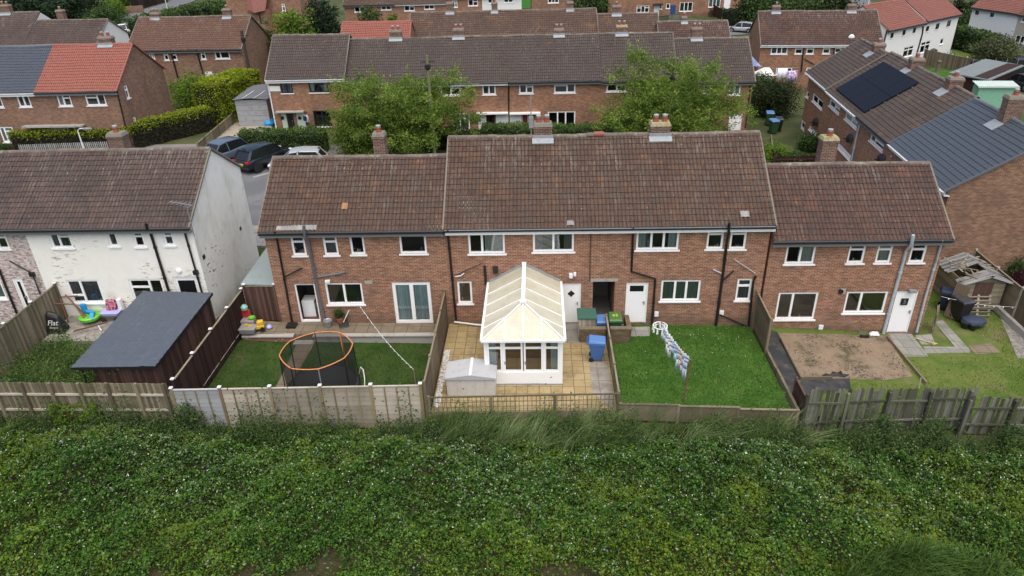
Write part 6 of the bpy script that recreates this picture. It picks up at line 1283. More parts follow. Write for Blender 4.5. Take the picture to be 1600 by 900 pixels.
# small wooden storage box and brick planter wall
t = thing('storage_chest', 'small pale wooden store with a dark green lid', 'storage box', (2.12, 27.0, -.02)); m = MB()
for k in range(8): m.box(-.36+.09*k, -.275+.09*k, -.3, .3, 0, .95)
m.build('box', M['w_pale'], t); m = MB(); m.hexa([(-.42, -.36, .95), (.42, -.36, .95), (.42, .36, .98), (-.42, .36, .98), (-.42, -.36, 1.0), (.42, -.36, 1.0), (.42, .36, 1.12), (-.42, .36, 1.12)], r=.5); m.build('lid', M['green_lid'], t)
t = thing('planter_wall', 'low mossy brick wall in front of the bins', 'wall', (2.85, 26.35, -.05)); m = MB(); m.box(-1.08, .06, -.1, .1, -.1, .68); m.box(.28, 1.1, -.1, .1, -.1, .68); m.box(1.0, 1.2, .1, 1.2, -.1, .66); m.build('brickwork', M['brick_moss'], t); m = MB(); m.box(-1.1, .08, -.12, .12, .68, .74); m.box(.26, 1.22, -.12, .12, .68, .74); m.build('coping', M['w_grey'], t)
# washing line
lp0, lp1 = G(1031, 540, -.05), G(1067, 628, -.05); za = at_y(1033, 505, lp0[1])[2]; zb2 = at_y(1080, 562, lp1[1])[2]
t = thing('washing_line_post', 'thin brown washing line post near the house', 'post', tuple(lp0), 0, 'washing line posts'); m = MB(); m.tube([(0, 0, -.2), (0, 0, za-lp0[2]+.08)], .025, 7); m.build('pole', M['rust'], t)
t = thing('washing_line_post', 'leaning brown washing line post near the rail fence', 'post', tuple(lp1), 0, 'washing line posts'); tpx = at_y(1080, 562, lp1[1]); m = MB(); m.tube([(0, 0, -.2), (tpx[0]-lp1[0], 0, tpx[2]-lp1[2])], .03, 7); m.build('pole', M['rust'], t)
A0 = Vector((lp0[0], lp0[1], za)); B0 = Vector((tpx[0], lp1[1], zb2-.03)); sag = lambda f: A0.lerp(B0, f)-Vector((0, 0, .12*math.sin(math.pi*f)))
t = thing('washing_line', 'sagging rope of the washing line between two posts on the green lawn', 'washing line', tuple(A0)); m = MB(); m.tube([sag(i/20)-A0 for i in range(21)], .008, 5); m.build('rope', M['white_plastic'], t)
dv = (B0-A0).normalized(); nv = Vector((-dv.y, dv.x, 0)).normalized()
cl = [('white', 'romper', .5), ('paleblue', 'vest', .45), ('paleblue', 'top', .5), ('white', 'sleepsuit', .75), ('white', 'sleepsuit', .8), ('white', 'vest', .5), ('bluegrey', 'top', .45), ('skyblue', 'romper', .6), ('skyblue', 'sleepsuit', .85), ('cream', 'sleepsuit', .7), ('cream', 'vest', .6), ('bluegrey', 'trousers', .75), ('bluegrey', 'sleepsuit', .85)]
ordn = ['nearest the house', 'next to the peg ring', 'under the peg ring end', 'first long one from the house', 'second long one from the house', 'left of the blue grey group', 'upper one of the blue grey group', 'in the middle of the line', 'longest in the middle of the line', 'next to the sky blue one', 'beside the bluish trousers', 'near the leaning post', 'last before the leaning post']
for i, (c, kind, ln) in enumerate(cl):
    f = .06+.80*i/12.; p = sag(f); w = .24; ln *= 1.3; a = -dv*w/2; m = MB(); nn = 6; yaw = random.uniform(.1, .5)
    sd = (dv*math.cos(yaw)+nv*math.sin(yaw)); rows = [(0, .5), (.14, .56), (.28, .36), (.55, .38), (1., .34)] if kind in ('sleepsuit', 'top', 'romper') else [(0, .42), (.3, .42), (.6, .44), (1., .46)]
    grid = []
    for (v, hw) in rows:
        r_ = []
        for k in range(nn+1):
            u = (k/nn-.5)*2; off = .035*math.sin(u*7+i)*v+.015*math.cos(v*9+i); r_.append(sd*(u*hw*w)+nv*off+Vector((0, 0, -v*ln)))
        grid.append(r_)
    for j in range(len(grid)-1):
        for k in range(nn):
            if kind in ('sleepsuit', 'trousers') and j >= len(grid)-2 and k == nn//2: continue
            m.face([grid[j][k], grid[j+1][k], grid[j+1][k+1], grid[j][k+1]])
    o = m.build('baby_clothes', M['cloth_'+c], loc=p, smooth=True); md = o.modifiers.new('thick', 'SOLIDIFY'); md.thickness = .012
    tag(o, f"{ {'white': 'white', 'paleblue': 'pale blue', 'skyblue': 'sky blue', 'cream': 'cream', 'bluegrey': 'blue grey'}[c]} baby {kind} pegged on the washing line, {ordn[i]}", 'baby clothes', 'baby clothes on the washing line')
    m = MB()
    for e in (-.35, .35): m.box(sd.x*w*e-.01, sd.x*w*e+.01, sd.y*w*e-.01, sd.y*w*e+.01, -.04, .05)
    m.build('peg', M['white_plastic'], o)
t = thing('peg_airer', 'round white peg airer with socks hanging at the house end of the line', 'airer', tuple(sag(.03)-Vector((.1, .0, .0)))); m = MB(); m.tube([(.3*math.cos(a), .3*math.sin(a), -.06) for a in [2*math.pi*k/20 for k in range(22)]], .022, 6, cap=False); m.tube([(0, 0, .14), (0, 0, .02)], .012, 6)
for k in range(4): a = math.pi/2*k; m.tube([(0, 0, .04), (.3*math.cos(a), .3*math.sin(a), -.06)], .01, 5)
m.build('ring', M['white_plastic'], t, smooth=True)
for k in range(9): a = 2*math.pi*k/9; m = MB(); c = (.29*math.cos(a), .29*math.sin(a)); m.hexa([(c[0]-.04, c[1]-.015, -.34), (c[0]+.05, c[1]-.015, -.34), (c[0]+.05, c[1]+.015, -.34), (c[0]-.04, c[1]+.015, -.34), (c[0]-.03, c[1]-.01, -.08), (c[0]+.03, c[1]-.01, -.08), (c[0]+.03, c[1]+.01, -.08), (c[0]-.03, c[1]+.01, -.08)]); m.build('sock', M['cloth_white'], t, bevel=.01)
# left garden odds and ends
x, y, z = G(383, 607, -.3); y = 21.15; t = thing('barbecue', 'black kettle barbecue on thin legs by the pale fence', 'barbecue', (x-.0, y+.2, z-.0)); m = MB(); m.lathe([(.05, .5), (.2, .55), (.28, .7), (.3, .78), (.25, .92), (.12, 1.0), (.02, 1.02)], (0, 0, 0), 16); m.build('bowl', M['black_plastic'], t, smooth=True)
for k in range(3): a = 2.1*k+.4; m = MB(); m.tube([(.12*math.cos(a), .12*math.sin(a), .56), (.34*math.cos(a), .34*math.sin(a), 0)], .014, 6); m.build('leg', M['galv'], t)
x, y, z = G(331, 606, -.3); t = thing('fire_bin', 'black chiminea style bin with a pale cone top in the bottom left corner', 'garden burner', (x, 21.35, z)); m = MB(); m.lathe([(.2, 0), (.27, .3), (.27, .75), (.24, .8)], (0, 0, 0), 14); m.build('body', M['blackbin_lid'], t, smooth=True); m = MB(); m.lathe([(.2, .8), (.18, .84), (.1, .9), (.09, .98), (.02, 1.06)], (0, 0, 0), 12); m.build('cone_top', M['cream_paint'], t, smooth=True)
x, y, z = G(345, 608, -.3); t = thing('garden_table', 'round frosted glass garden table behind the pale fence', 'table', (x+.15, 21.45, z-.0)); m = MB(); m.lathe([(.001, .62), (.48, .62), (.5, .64), (.48, .655), (.001, .655)], (0, 0, 0), 28); m.build('tabletop', M['frosted'], t)
for k in range(4): a = math.pi/2*k+.7; m = MB(); m.tube([(.35*math.cos(a), .35*math.sin(a), .62), (.42*math.cos(a), .42*math.sin(a), 0)], .015, 6); m.build('leg', M['galv'], t)
x, y, z = G(417, 606, -.3); t = thing('plant_pot', 'dark brown flower pot with red plants by the pale fence', 'plant pot', (x+.03, 21.35, z)); m = MB(); m.lathe([(.16, 0), (.24, .45), (.26, .5), (.22, .5), (.2, .42), (.001, .42)], (0, 0, 0), 16); m.build('pot', M['brownpot'], t, smooth=True); foliage('plant', np.random.default_rng(2).normal(size=(120, 3))*[.1, .1, .05]+[0, 0, .48], .08, 'leaf_purple', t)
x, y, z = G(391, 516); t = thing('play_kitchen', 'red and grey toy play kitchen on the left patio', 'toy', (x-.1, y+.25, z)); m = MB(); m.box(-.3, .3, -.2, .2, 0, .45, r=.5); m.build('counter', M['toy_grey'], t, bevel=.03); m = MB(); m.box(-.3, .1, .12, .2, .45, .85, r=.5); m.build('back_panel', M['toy_red'], t, bevel=.03); m = MB(); m.lathe([(.12, 0), (.16, .1), (.15, .1), (.11, .02), (.001, .02)], (.18, 0, .45), 12); m.build('bowl', M['toy_green'], t); m = MB(); m.lathe([(.02, .85), (.15, .88), (.16, 1.0), (.08, 1.1), (.01, 1.12)], (-.12, .15, 0), 12); m.build('hood', M['toy_teal'], t, smooth=True)
x, y, z = G(401, 521); t = thing('toy_digger', 'yellow ride on toy digger on the edge of the left patio', 'toy', (x, y+.25, z), .3); m = MB(); m.box(-.3, .3, -.14, .14, .12, .3, r=.5); m.box(.0, .28, -.12, .12, .3, .5, r=.5); m.build('body', M['toy_yellow'], t, bevel=.04); m = MB(); m.bar((-.25, 0, .28), (-.5, 0, .42), .07, .07); m.bar((-.5, 0, .42), (-.62, 0, .1), .06, .06); m.build('arm', M['toy_yellow'], t); m = MB(); m.hexa([(-.72, -.12, .02), (-.55, -.12, .02), (-.55, .12, .02), (-.72, .12, .02), (-.68, -.12, .18), (-.58, -.12, .2), (-.58, .12, .2), (-.68, .12, .18)]); m.build('bucket', M['toy_yellow'], t)
for sx in (-.2, .2):
    for sy in (-.16, .16): m = MB(); m.lathe([(.11, -.04), (.11, .04)], (sx, sy, .11), 12, axis='y'); m.build('wheel', M['black_plastic'], t)
x, y, z = G(385, 520); m = MB(); m.hexa([(-.3, -.2, 0), (.3, -.2, 0), (.3, .2, 0), (-.3, .2, 0), (-.38, -.26, .28), (.38, -.26, .28), (.38, .26, .28), (-.38, .26, .28)], r=.5); o = m.build('sand_tray', M['toy_grey'], loc=(x+.1, y+.05, z), bevel=.03); tag(o, 'grey toy tray in front of the red play kitchen', 'toy tray')
x, y, z = G(421, 513); m = MB(); m.lathe([(.1, 0), (.14, .08), (.1, .16), (.02, .2)], (0, 0, 0), 10); o = m.build('toy_ball', M['toy_lilac'], loc=(x, y, z), smooth=True); tag(o, 'small lilac toy on the patio slabs right of the yellow digger', 'toy')
x, y, z = G(513, 509); m = MB(); m.lathe([(.15, 0), (.2, .26), (.215, .28), (.19, .26), (.14, .02), (.001, .02)], (0, 0, 0), 16); o = m.build('bucket', M['galv'], loc=(x, y, z), smooth=True); tag(o, 'grey round bucket by the wall right of the open kitchen door', 'bucket')
x, y, z = G(533, 505); t = thing('potted_shrub', 'green conical shrub in a red brown pot by the kitchen window', 'potted plant', (x, y-.05, z)); m = MB(); m.lathe([(.13, 0), (.18, .3), (.2, .32), (.15, .32), (.001, .3)], (0, 0, 0), 14); m.build('pot', M['pot'], t); P, tn_, K = clump_cloud((0, 0, .58), (.26, .22, .3), 40, 20, .05, 5); foliage('foliage', P, .07, 'leaf_shrub', t, tn_)
x, y, z = G(536, 508); t = thing('dustpan', 'black dustpan with a white handle by the green pot plant', 'dustpan', (x+.05, y-.05, z), .3); m = MB(); m.hexa([(-.22, -.18, 0), (.22, -.18, 0), (.22, .18, 0), (-.22, .18, 0), (-.2, -.16, .03), (.2, -.16, .03), (.2, .2, .18), (-.2, .2, .18)]); m.build('pan', M['black_plastic'], t); m = MB(); m.tube([(.0, .1, .12), (.35, .25, .65)], .02, 7); m.build('handle', M['white_plastic'], t)
x, y, z = G(457, 508); m = MB(); m.box(-.22, .22, -.2, .2, 0, .1); o = m.build('drain_cover', M['black_plastic'], loc=(x, y-.1, z)); tag(o, 'black drain box at the foot of the downpipe left of the open door', 'drain cover')
x, y, z = G(560, 602, -.3); m = MB(); m.tube([(.0, .6, .12), (.15, .5, .55), (.32, .25, .6), (.4, .0, .35), (.4, -.2, .0)], .022, 7); o = m.build('hoop', M['white_plastic'], loc=(x-.1, y, z), smooth=True); tag(o, 'white plastic hoop leaning beside the trampoline', 'hoop')
# festoon lights from the house wall to a pole
fa = at_y(560, 475, 27.8); x, y, z = G(650, 601, -.3); pt = at_y(646, 577, y)
t = thing('light_pole', 'short pale pole holding the end of the string lights', 'pole', (x, y, z)); m = MB(); m.tube([(0, 0, 0), (pt[0]-x, 0, pt[2]-z)], .03, 7); m.build('pole', M['w_grey'], t)
t = thing('string_lights', 'string of small white garden lights crossing the left lawn', 'string lights', tuple(fa)); A1 = Vector((0, 0, 0)); B1_ = Vector(pt-fa); sg = lambda f: A1.lerp(B1_, f)-Vector((0, 0, .25*math.sin(math.pi*f))); m = MB(); m.tube([sg(i/24) for i in range(25)], .008, 5); m.build('wire', M['white_plastic'], t)
for i in range(14): q = sg(.04+.07*i); m = MB(); m.lathe([(.008, 0), (.026, -.03), (.016, -.065), (.001, -.075)], tuple(q), 8); m.build('bulb', M['bulb'], t, smooth=True)
# overgrown garden: toys by the white wall
def at(px, py, h=0.): return G(px, py, h)
x, y, z = at(148, 503); t = thing('toy_slide', 'lime green and blue plastic toy slide by the white wall', 'toy', (x-.2, y+.1, z)); t.scale = (.85, .85, .85); m = MB(); m.lathe([(.3, .1), (.55, .2), (.58, .34), (.5, .40), (.2, .36), (.001, .34)], (0, 0, 0), 18); m.build('base', M['toy_green'], t, smooth=True)
m = MB(); m.box(-.45, -.2, .1, .3, .3, .95, r=.5); m.bar((-.3, .2, .55), (.3, .0, .5), .2, .1); m.bar((.25, -.1, .55), (.3, -.45, .3), .22, .08); m.build('seat', M['toy_blue'], t, bevel=.03)
x, y, z = at(182, 500); t = thing('pushchair', 'lilac and pink toy pushchair beside the green slide', 'pushchair', (x-.15, y+.05, z)); m = MB(); m.hexa([(-.3, -.25, .3), (.35, -.25, .3), (.35, .25, .3), (-.3, .25, .3), (-.42, -.32, .5), (.5, -.32, .5), (.5, .32, .5), (-.42, .32, .5)], r=.5); m.build('tray', M['toy_lilac'], t, bevel=.05); m = MB(); m.hexa([(-.2, -.05, .45), (.25, -.05, .45), (.25, .2, .45), (-.2, .2, .45), (-.22, .12, .95), (.28, .12, .95), (.28, .26, .95), (-.22, .26, .95)], r=.5); m.build('seat', M['toy_pink'], t, bevel=.04)
m = MB(); m.box(.3, .5, .1, .3, .4, 1.0, r=.5); m.build('side', M['white_plastic'], t, bevel=.04)
for sx in (-.3, .3): m = MB(); m.lathe([(.12, -.03), (.12, .03)], (sx, -.25, .12), 12, axis='y'); m.build('wheel', M['black_plastic'], t)
x, y, z = at(92, 518); t = thing('rubble_bag', 'black bag with white lettering by the grey fence', 'bag', (x-.05, y+.1, z)); m = MB(); m.hexa([(-.42, -.32, 0), (.42, -.32, 0), (.42, .32, 0), (-.42, .32, 0), (-.30, -.12, .98), (.26, -.1, .80), (.22, .12, .84), (-.28, .16, 1.02)], r=.5); m.build('sack', M['black_plastic'], t, bevel=.16)
text('Flat', .34, t, (0, -.232, .52), (rad(79), 0, 0), M['white_plastic'], 'lettering', italic=.3)
m = MB(); m.face([(-.18, -.277, .26), (.22, -.277, .26), (.22, -.262, .33), (-.18, -.262, .33)]); m.build('second_line', M['toy_grey'], t)
x, y, z = at(98, 505); t = thing('rusty_frame', 'rusty brown metal bed frame leaning by the grey fence', 'metal frame', (x-.1, y+.2, z)); m = MB()
for a, b in (((-.7, 0, .95), (.9, -.1, .95)), ((-.7, .4, 1.0), (.8, .4, 1.1)), ((-.7, 0, 0), (-.7, 0, .95)), ((.3, -.1, 0), (.3, -.05, 1.2)), ((.9, -.1, .95), (1.3, -.3, .25)), ((.3, .35, 1.2), (1.25, -.1, .3)), ((-.7, .4, 0), (-.7, .4, 1.0))): m.tube([a, b], .035, 6)
m.build('frame', M['rust'], t)
x, y, z = at(140, 518); m = MB(); m.bar((-.6, -.15, .12), (.7, .3, .3), .07, .06); o = m.build('red_bar', M['rust'], loc=(x, y, z)); tag(o, 'rusty red bar lying in front of the green slide', 'metal bar')
x, y, z = at(155, 513); m = MB(); m.bar((-.2, .25, .03), (.25, -.25, .03), .045, .03); o = m.build('white_stick', M['white_plastic'], loc=(x, y, z)); tag(o, 'short white stick on the slabs by the felt shed', 'stick')
# right plot
x, y, z = G(1347, 522); t = thing('broom', 'broom with a grey handle leaning against the right end house', 'broom', (x, y-.25, z)); hx, hz = R_.loc(1308, 487); hp = (R_.p0[0]+hx-x, R_.p0[1]-.06-(y-.25), hz+R_.zb-z); m = MB(); m.tube([(0, 0, .08), hp], .018, 7); m.build('handle', M['grey_pipe'], t); m = MB(); m.box(-.2, .2, -.06, .06, 0, .1); m.build('brush', M['black_plastic'], t, bevel=.02)
x, y, z = G(1364, 521); m = MB(); m.hexa([(-.25, -.12, 0), (.22, -.15, 0), (.25, .12, 0), (-.2, .15, 0), (-.12, -.08, .10), (.15, -.05, .16), (.18, .1, .12), (-.1, .08, .14)]); o = m.build('white_cloth', M['cloth_white'], loc=(x, y-.1, z), bevel=.05); tag(o, 'crumpled white sheet by the wall beside the pale soil pipe', 'cloth')
t = thing('timber_edging', 'timber board edging around the bare soil', 'edging', (0, 0, 0)); m = MB()
for a, b in (((1219, 530), (1251, 592)), ((1251, 592), (1300, 591)), ((1386, 527), (1447, 600))): a, b = G(*a), G(*b); m.bar((*a[:2], a[2]+.02), (*b[:2], b[2]+.02), .05, .16); m.build('board', M['w_mid'], t); m = MB()
x, y, z = G(1455, 520); t = thing('small_gate', 'small broken pallet gate at the corner of the right end house', 'pallet', (x+.05, y, z), rad(62)); m = MB()
for k in range(4): m.box(-.05+.2*k, .07+.2*k, -.02, .02, 0, 1.15)
m.build('slats', M['w_shed'], t); m = MB(); m.box(-.05, .67, .021, .06, .2, .3); m.box(-.05, .67, .021, .06, .95, 1.1); m.build('bars', M['w_shed'], t)
x, y, z = G(1525, 500); t = thing('pallet', 'wooden pallet leaning against the front of the broken roofed shed', 'pallet', (x+.2, y+.3, z), 0); m = MB(); s_ = lambda v, f: (v, .0+.35*f, .95*f)
for k in range(6): f = .05+.18*k; m.bar((-.55, .35*f-.02, .95*f), (.6, .35*f-.02, .95*f), .02, .09, up=(0, -.35, .95))
m.build('slats', M['w_pale'], t); m = MB()
for v in (-.5, .02, .55): m.bar((v, .05, 0), (v, .40, .98), .09, .05, up=(0, 1, 0))
m.build('bars', M['w_pale'], t)
x, y, z = G(1522, 510); m = MB(); m.lathe([(.5, .02), (.55, .10), (.5, .22), (.3, .27), (.001, .27)], (0, 0, 0), 18); o = m.build('pool_shell', M['navy'], loc=(x, y+.15, z+.1), smooth=True); tag(o, 'dark blue plastic shell lying in front of the pallet', 'plastic tub'); o.scale = (1, .8, 1)
for i, (px, py) in enumerate(((1507, 511), (1519, 514))): x, y, z = G(px, py); m = MB(); m.lathe([(.14, 0), (.2, .24), (.21, .26), (.17, .24), (.001, .2)], (0, 0, 0), 14); o = m.build('plant_pot', M['black_plastic'], loc=(x, y, z), smooth=True); tag(o, ['black plant pot nearest the big black bin', 'black plant pot with weeds beside the blue tub'][i], 'plant pot', 'black plant pots')
x, y, z = G(1459, 538); m = MB(); pts = [(-.6, .5, .03), (-.3, .25, .03), (-.05, .1, .03), (.05, -.05, .04), (-.1, -.12, .03), (-.05, .05, .05), (.15, 0, .03)]; m.tube(pts, .022, 6); o = m.build('garden_hose', M['hose_yellow'], loc=(x, y, z), smooth=True); tag(o, 'yellow hose coiled on the slabs by the right end house', 'hose')
x, y, z = G(1425, 593); m = MB(); m.tube([(0, 0, 0), (.02, .1, .45)], .02, 6); o = m.build('marker_stick', M['w_pale'], loc=(x, y-.6, z)); tag(o, 'pale stick standing in the grass behind the old picket fence', 'stick')
# old shed with collapsed roof
t = thing('old_shed', 'dilapidated wooden shed with splintered roof boards', 'shed', (21.05, 31.2, -.75)); m = MB(); sx, sy, sh = .98, 1.15, 1.55; nb = 12
for k in range(nb):
    z0, z1 = sh*k/nb, sh*(k+1)/nb-.008
    for (a, b) in (((-sx, -sy), (sx, -sy)), ((sx, -sy), (sx, sy)), ((-sx, sy), (-sx, -sy)), ((sx, sy), (-sx, sy))): m.bar((a[0], a[1], (z0+z1)/2), (b[0], b[1], (z0+z1)/2), .03, z1-z0)
m.face([(-sx, -sy-.01, sh), (sx, -sy-.01, sh), (.1, -sy-.01, sh+.38)]); m.face([(sx, sy, sh), (-sx, sy, sh), (.1, sy, sh+.38)]); m.build('walls', M['w_shed'], t); m = MB(); m.box(-.42, .42, -sy-.03, -sy-.016, .55, 1.5); m.build('boarded_opening', M['w_red'], t)
rg = random.Random(9); m = MB(); apx = (.1, sh+.42)
for i in range(16):
    y = -sy-.15+i*.16; 
    for s, e in ((-1, (-sx-.2, sh-.08)), (1, (sx+.25, sh-.05))):
        if s < 0 and 3 < i < 8 and rg.random() < .35: continue
        a = (apx[0], y+rg.gauss(0, .02), apx[1]); b = (e[0]+rg.gauss(0, .05), y+rg.gauss(0, .03), e[1]); m.bar(a, b, .145, .02)
m.build('roof_boards', M['w_blue_dark'], t); m = MB()
for i in range(26): a = Vector((rg.uniform(-1.1, -.2), rg.uniform(-1.1, .8), sh+rg.uniform(.1, .4))); m.bar(a, a+Vector((rg.gauss(.3, .4), rg.gauss(0, .5), rg.gauss(0, .1))), rg.uniform(.03, .1), .015)
for i in range(7): m.bar((rg.uniform(.3, .9), -.9+.3*i, sh+.25), (rg.uniform(.5, 1.2), -.6+.3*i, sh+.15), .1, .02)
m.build('loose_boards', M['w_shed'], t)
m = MB(); m.bar((apx[0]-.1, -sy-.2, apx[1]-.02), (sx+.3, -sy-.2, sh-.05), .03, .1); m.bar((apx[0]+.1, -sy-.2, apx[1]-.02), (-sx-.25, -sy-.2, sh-.1), .03, .1); m.build('barge_board', M['w_blue'], t)
x, y, z = G(1484, 497); m = MB(); m.hexa([(-.3, 0, 0), (.3, 0, 0), (.3, .04, 0), (-.3, .04, 0), (-.3, .5, 1.6), (.3, .5, 1.6), (.3, .54, 1.6), (-.3, .54, 1.6)]); o = m.build('leaning_board', M['w_mid'], loc=(x, y, z)); o.rotation_euler = (0, 0, rad(-50)); tag(o, 'brown board leaning on the side of the old shed', 'board')
ax = at_y(1470, 463, 29.2); bx = at_y(1600, 480, 29.2); t = thing('string_lights', 'string of white bulbs in front of the old shed', 'string lights', tuple(ax)); B2_ = Vector(bx-ax); sg2 = lambda f: B2_*f-Vector((0, 0, .15*math.sin(math.pi*f))); m = MB(); m.tube([sg2(i/16) for i in range(17)], .007, 5); m.build('wire', M['white_plastic'], t)
for i in range(8): q = sg2(.1+.11*i); m = MB(); m.lathe([(.008, 0), (.03, -.04), (.02, -.075), (.001, -.09)], tuple(q), 8); m.build('bulb', M['bulb'], t, smooth=True)
# things across the street
x, y, z = G(404, 196); t = thing('garage', 'grey concrete panel garage with corrugated roof beside the end house', 'garage', (x-.2, y+2.0, z), rad(0)); m = MB()
for k in range(5): m.box(-1.35, 1.35, -2.2, -2.14, .45*k, .45*(k+1)-.02)
m.box(-1.35, -1.29, -2.14, 2.2, 0, 2.2); m.box(1.29, 1.35, -2.14, 2.2, 0, 2.2); m.box(-1.35, 1.35, 2.14, 2.2, 0, 2.3); m.build('walls', M['garagewall'], t); m = MB(); n = 36
for i in range(n):
    x0_, x1_ = -1.5+3.*i/n, -1.5+3.*(i+1)/n; zz = lambda x: 2.28+.12*(1-abs(x)/1.5)+.03*(round((x+1.5)*n/3) % 2); m.face([(x0_, -2.4, zz(x0_)), (x1_, -2.4, zz(x1_)), (x1_, 2.4, zz(x1_)+.15), (x0_, 2.4, zz(x0_)+.15)])
m.build('roof', M['corrugate'], t); m = MB(); m.box(-.55, -.5, -2.4, 2.4, 2.42, 2.45); m.box(.45, .5, -2.4, 2.4, 2.42, 2.45); m.build('white_strips', M['white_plastic'], t)
x, y, z = G(416, 192); m = MB(); m.lathe([(.5, 0), (.55, .2), (.4, .5), (.15, .62), (.02, .6)], (0, 0, 0), 9); o = m.build('blue_bag', M['toy_blue'], loc=(x+.5, y-.6, z), smooth=True); tag(o, 'blue plastic bag by the grey garage', 'bag')
x, y, z = G(345, 190); m = MB(); m.box(-.5, .5, -.05, .05, 0, 1.7); o = m.build('blue_gate', M['bluegrey'], loc=(x+.1, y, z)); tag(o, 'blue grey gate between the golden hedge and the tall hedge', 'gate')
def lamp(label, px, py0, py1, mat='galv', arm=.9, r=.07, px1=None):
    b = G(px, py0); tp = at_y(px1 or px, py1, b[1]); H = tp[2]-b[2]; t = thing('street_lamp', label, 'street lamp', tuple(b), 0, 'street lamps'); m = MB(); m.tube([(0, 0, 0), (0, 0, H*.25), (0, 0, H*.93), (arm*.4, -.1, H), (arm, -.15, H)], [r*1.4, r, r*.7, r*.6, r*.5], 8); m.build('column', M[mat], t, smooth=True); m = MB(); m.hexa([(arm-.1, -.28, H-.06), (arm+.5, -.24, H-.03), (arm+.5, -.06, H-.03), (arm-.1, -.02, H-.06), (arm-.1, -.25, H+.06), (arm+.4, -.22, H+.05), (arm+.4, -.08, H+.05), (arm-.1, -.05, H+.06)]); m.build('lamp_head', M['grey_plastic'], t, bevel=.02); return t
lamp('pale street lamp with curved arm behind the white house ridge', 137, 252, 200, 'cap', .7, .06, 131)
lamp('thin white lamp post by the road at the top left', 263, 20, -20, 'cap'); lamp('white lamp post in front of the top row, right of the middle', 1182, 36, -14, 'cap', .6); lamp('lamp post at the top edge left of the white pair', 1355, 16, -30, 'cap')
def pole(label, px, py0, py1, mat, cross=True, r=.13, box=False, Y=None, name='telegraph_pole'):
    if Y: b = at_y(px, 200, Y); b[2] = zg(b[0], Y)
    else: b = G(px, py0)
    H = at_y(px, py1, b[1])[2]-b[2]; t = thing(name, label, 'pole', tuple(b), 0, 'poles along the street'); m = MB(); m.tube([(0, 0, -.3), (0, 0, H)], [r, r*.75], 9); m.build('pole', M[mat], t, smooth=True)
    if cross: m = MB(); m.lathe([(.12, -.1), (.2, .0), (.2, .25), (.1, .3)], (0, 0, H-.9), 10); m.bar((-.5, 0, H-.45), (.5, 0, H-.45), .06, .06); m.build('cable_ring', M['black_plastic'], t)
    if box: m = MB(); m.box(-.16, .16, -.35, -.13, H*.55, H*.55+.8); m.build('cable_box', M['galv'], t)
    return t
pole('mossy wooden telegraph pole rising above the left street tree', 676, 0, 86, 'mossypole', Y=50.9); pole('slim dark lamp column inside the right street tree', 1045, 0, 105, 'darkpole', True, .09, True, Y=50.9)
pole('grey steel post in front of the red door panel', 830, 0, 148, 'galv', False, .05, True, Y=50.8, name='steel_post'); pole('tall dark brown telegraph pole beside the tall yellow hedge', 401, 168, 47, 'darkpole', True, .17)
# clutter in the far gardens
x, y, z = at_y(1217, 128, 73.5); z = zg(x, y); AT, AB = at_y(1225, 106, 73.5)[2]-z, at_y(1225, 127, 73.5)[2]-z; t = thing('rotary_airer', 'rotary airer hung with a white sheet and a lilac patterned sheet', 'airer', (x, y, z)); m = MB(); m.tube([(0, 0, 0), (0, 0, AT)], .03, 7); m.bar((-.9, 0, AT), (1.8, 0, AT), .03, .03); m.build('frame', M['galv'], t)
for i, (a, b, mt, lb) in enumerate(((-.3, .7, 'cloth_white', 'white bed sheet hanging on the rotary airer'), (.55, 1.7, 'cloth_lilac', 'lilac patterned bed sheet hanging on the rotary airer'))):
    m = MB(); n = 14
    for k in range(n): u0, u1 = a+(b-a)*k/n, a+(b-a)*(k+1)/n; m.face([(u0, -.06+.05*math.sin(k), AT-.02-.25*i), (u0, -.1+.1*math.sin(k*1.1)-.1*i, AB+.25-.25*i), (u1, -.1+.1*math.sin((k+1)*1.1)-.1*i, AB+.25-.25*i), (u1, -.06+.05*math.sin(k+1), AT-.02-.25*i)])
    o = m.build('bed_sheet', M[mt], loc=(x, y, z), smooth=True); o.modifiers.new('thick', 'SOLIDIFY').thickness = .015; tag(o, lb, 'bed sheet')
x, y, z = at_y(1190, 118, 73.); z = zg(x, y); GT = at_y(1195, 108, 73.)[2]-z; t = thing('garden_gazebo', 'white garden shelter behind the end of the middle row', 'garden shelter', (x, y, z)); m = MB(); m.box(-.7, 1.0, -.6, .6, 0, GT-.5); m.build('walls', M['white_plastic'], t); m = MB(); m.hexa([(-.8, -.7, GT-.5), (1.1, -.7, GT-.5), (1.1, .7, GT-.5), (-.8, .7, GT-.5), (.2, -.2, GT+.1), (.7, -.2, GT+.1), (.7, .3, GT+.1), (.2, .3, GT+.1)]); m.build('roof', M['white_plastic'], t)
x, y, z = at_y(1181, 112, 70); z = at_y(1181, 108, 70)[2]-1.6; m = MB(); m.hexa([(-1.0, -1, 1.6), (1.0, -1, 1.4), (.8, 1, 1.7), (-1.0, 1, 1.8), (-.9, -.6, 1.9), (.1, -.5, 2.3), (0, .5, 2.4), (-.9, .6, 2.1)]); o = m.build('tarpaulin', M['tarp'], loc=(x-.2, y+2, z+.2)); tag(o, 'blue tarpaulin over a shelter beside the brick gable', 'tarpaulin')
x, y, z = G(1470, 92); bin_('wheelie_bin', 'black bin beside the stained white wall at the top right', x-1.2, y, z, 0, 'black_plastic', 'blackbin_lid', 1.2)
x, y, z = G(1478, 92); t = thing('bicycle', 'dark bicycle leaning at the corner of the stained white house', 'bicycle', (x+.2, y+.2, z)); m = MB()
for xx in (-.5, .5): m.tube([(xx+.33*math.cos(a), 0, .34+.33*math.sin(a)) for a in [2*math.pi*k/16 for k in range(18)]], .03, 5, cap=False)
m.build('wheels', M['black_plastic'], t); m = MB(); 
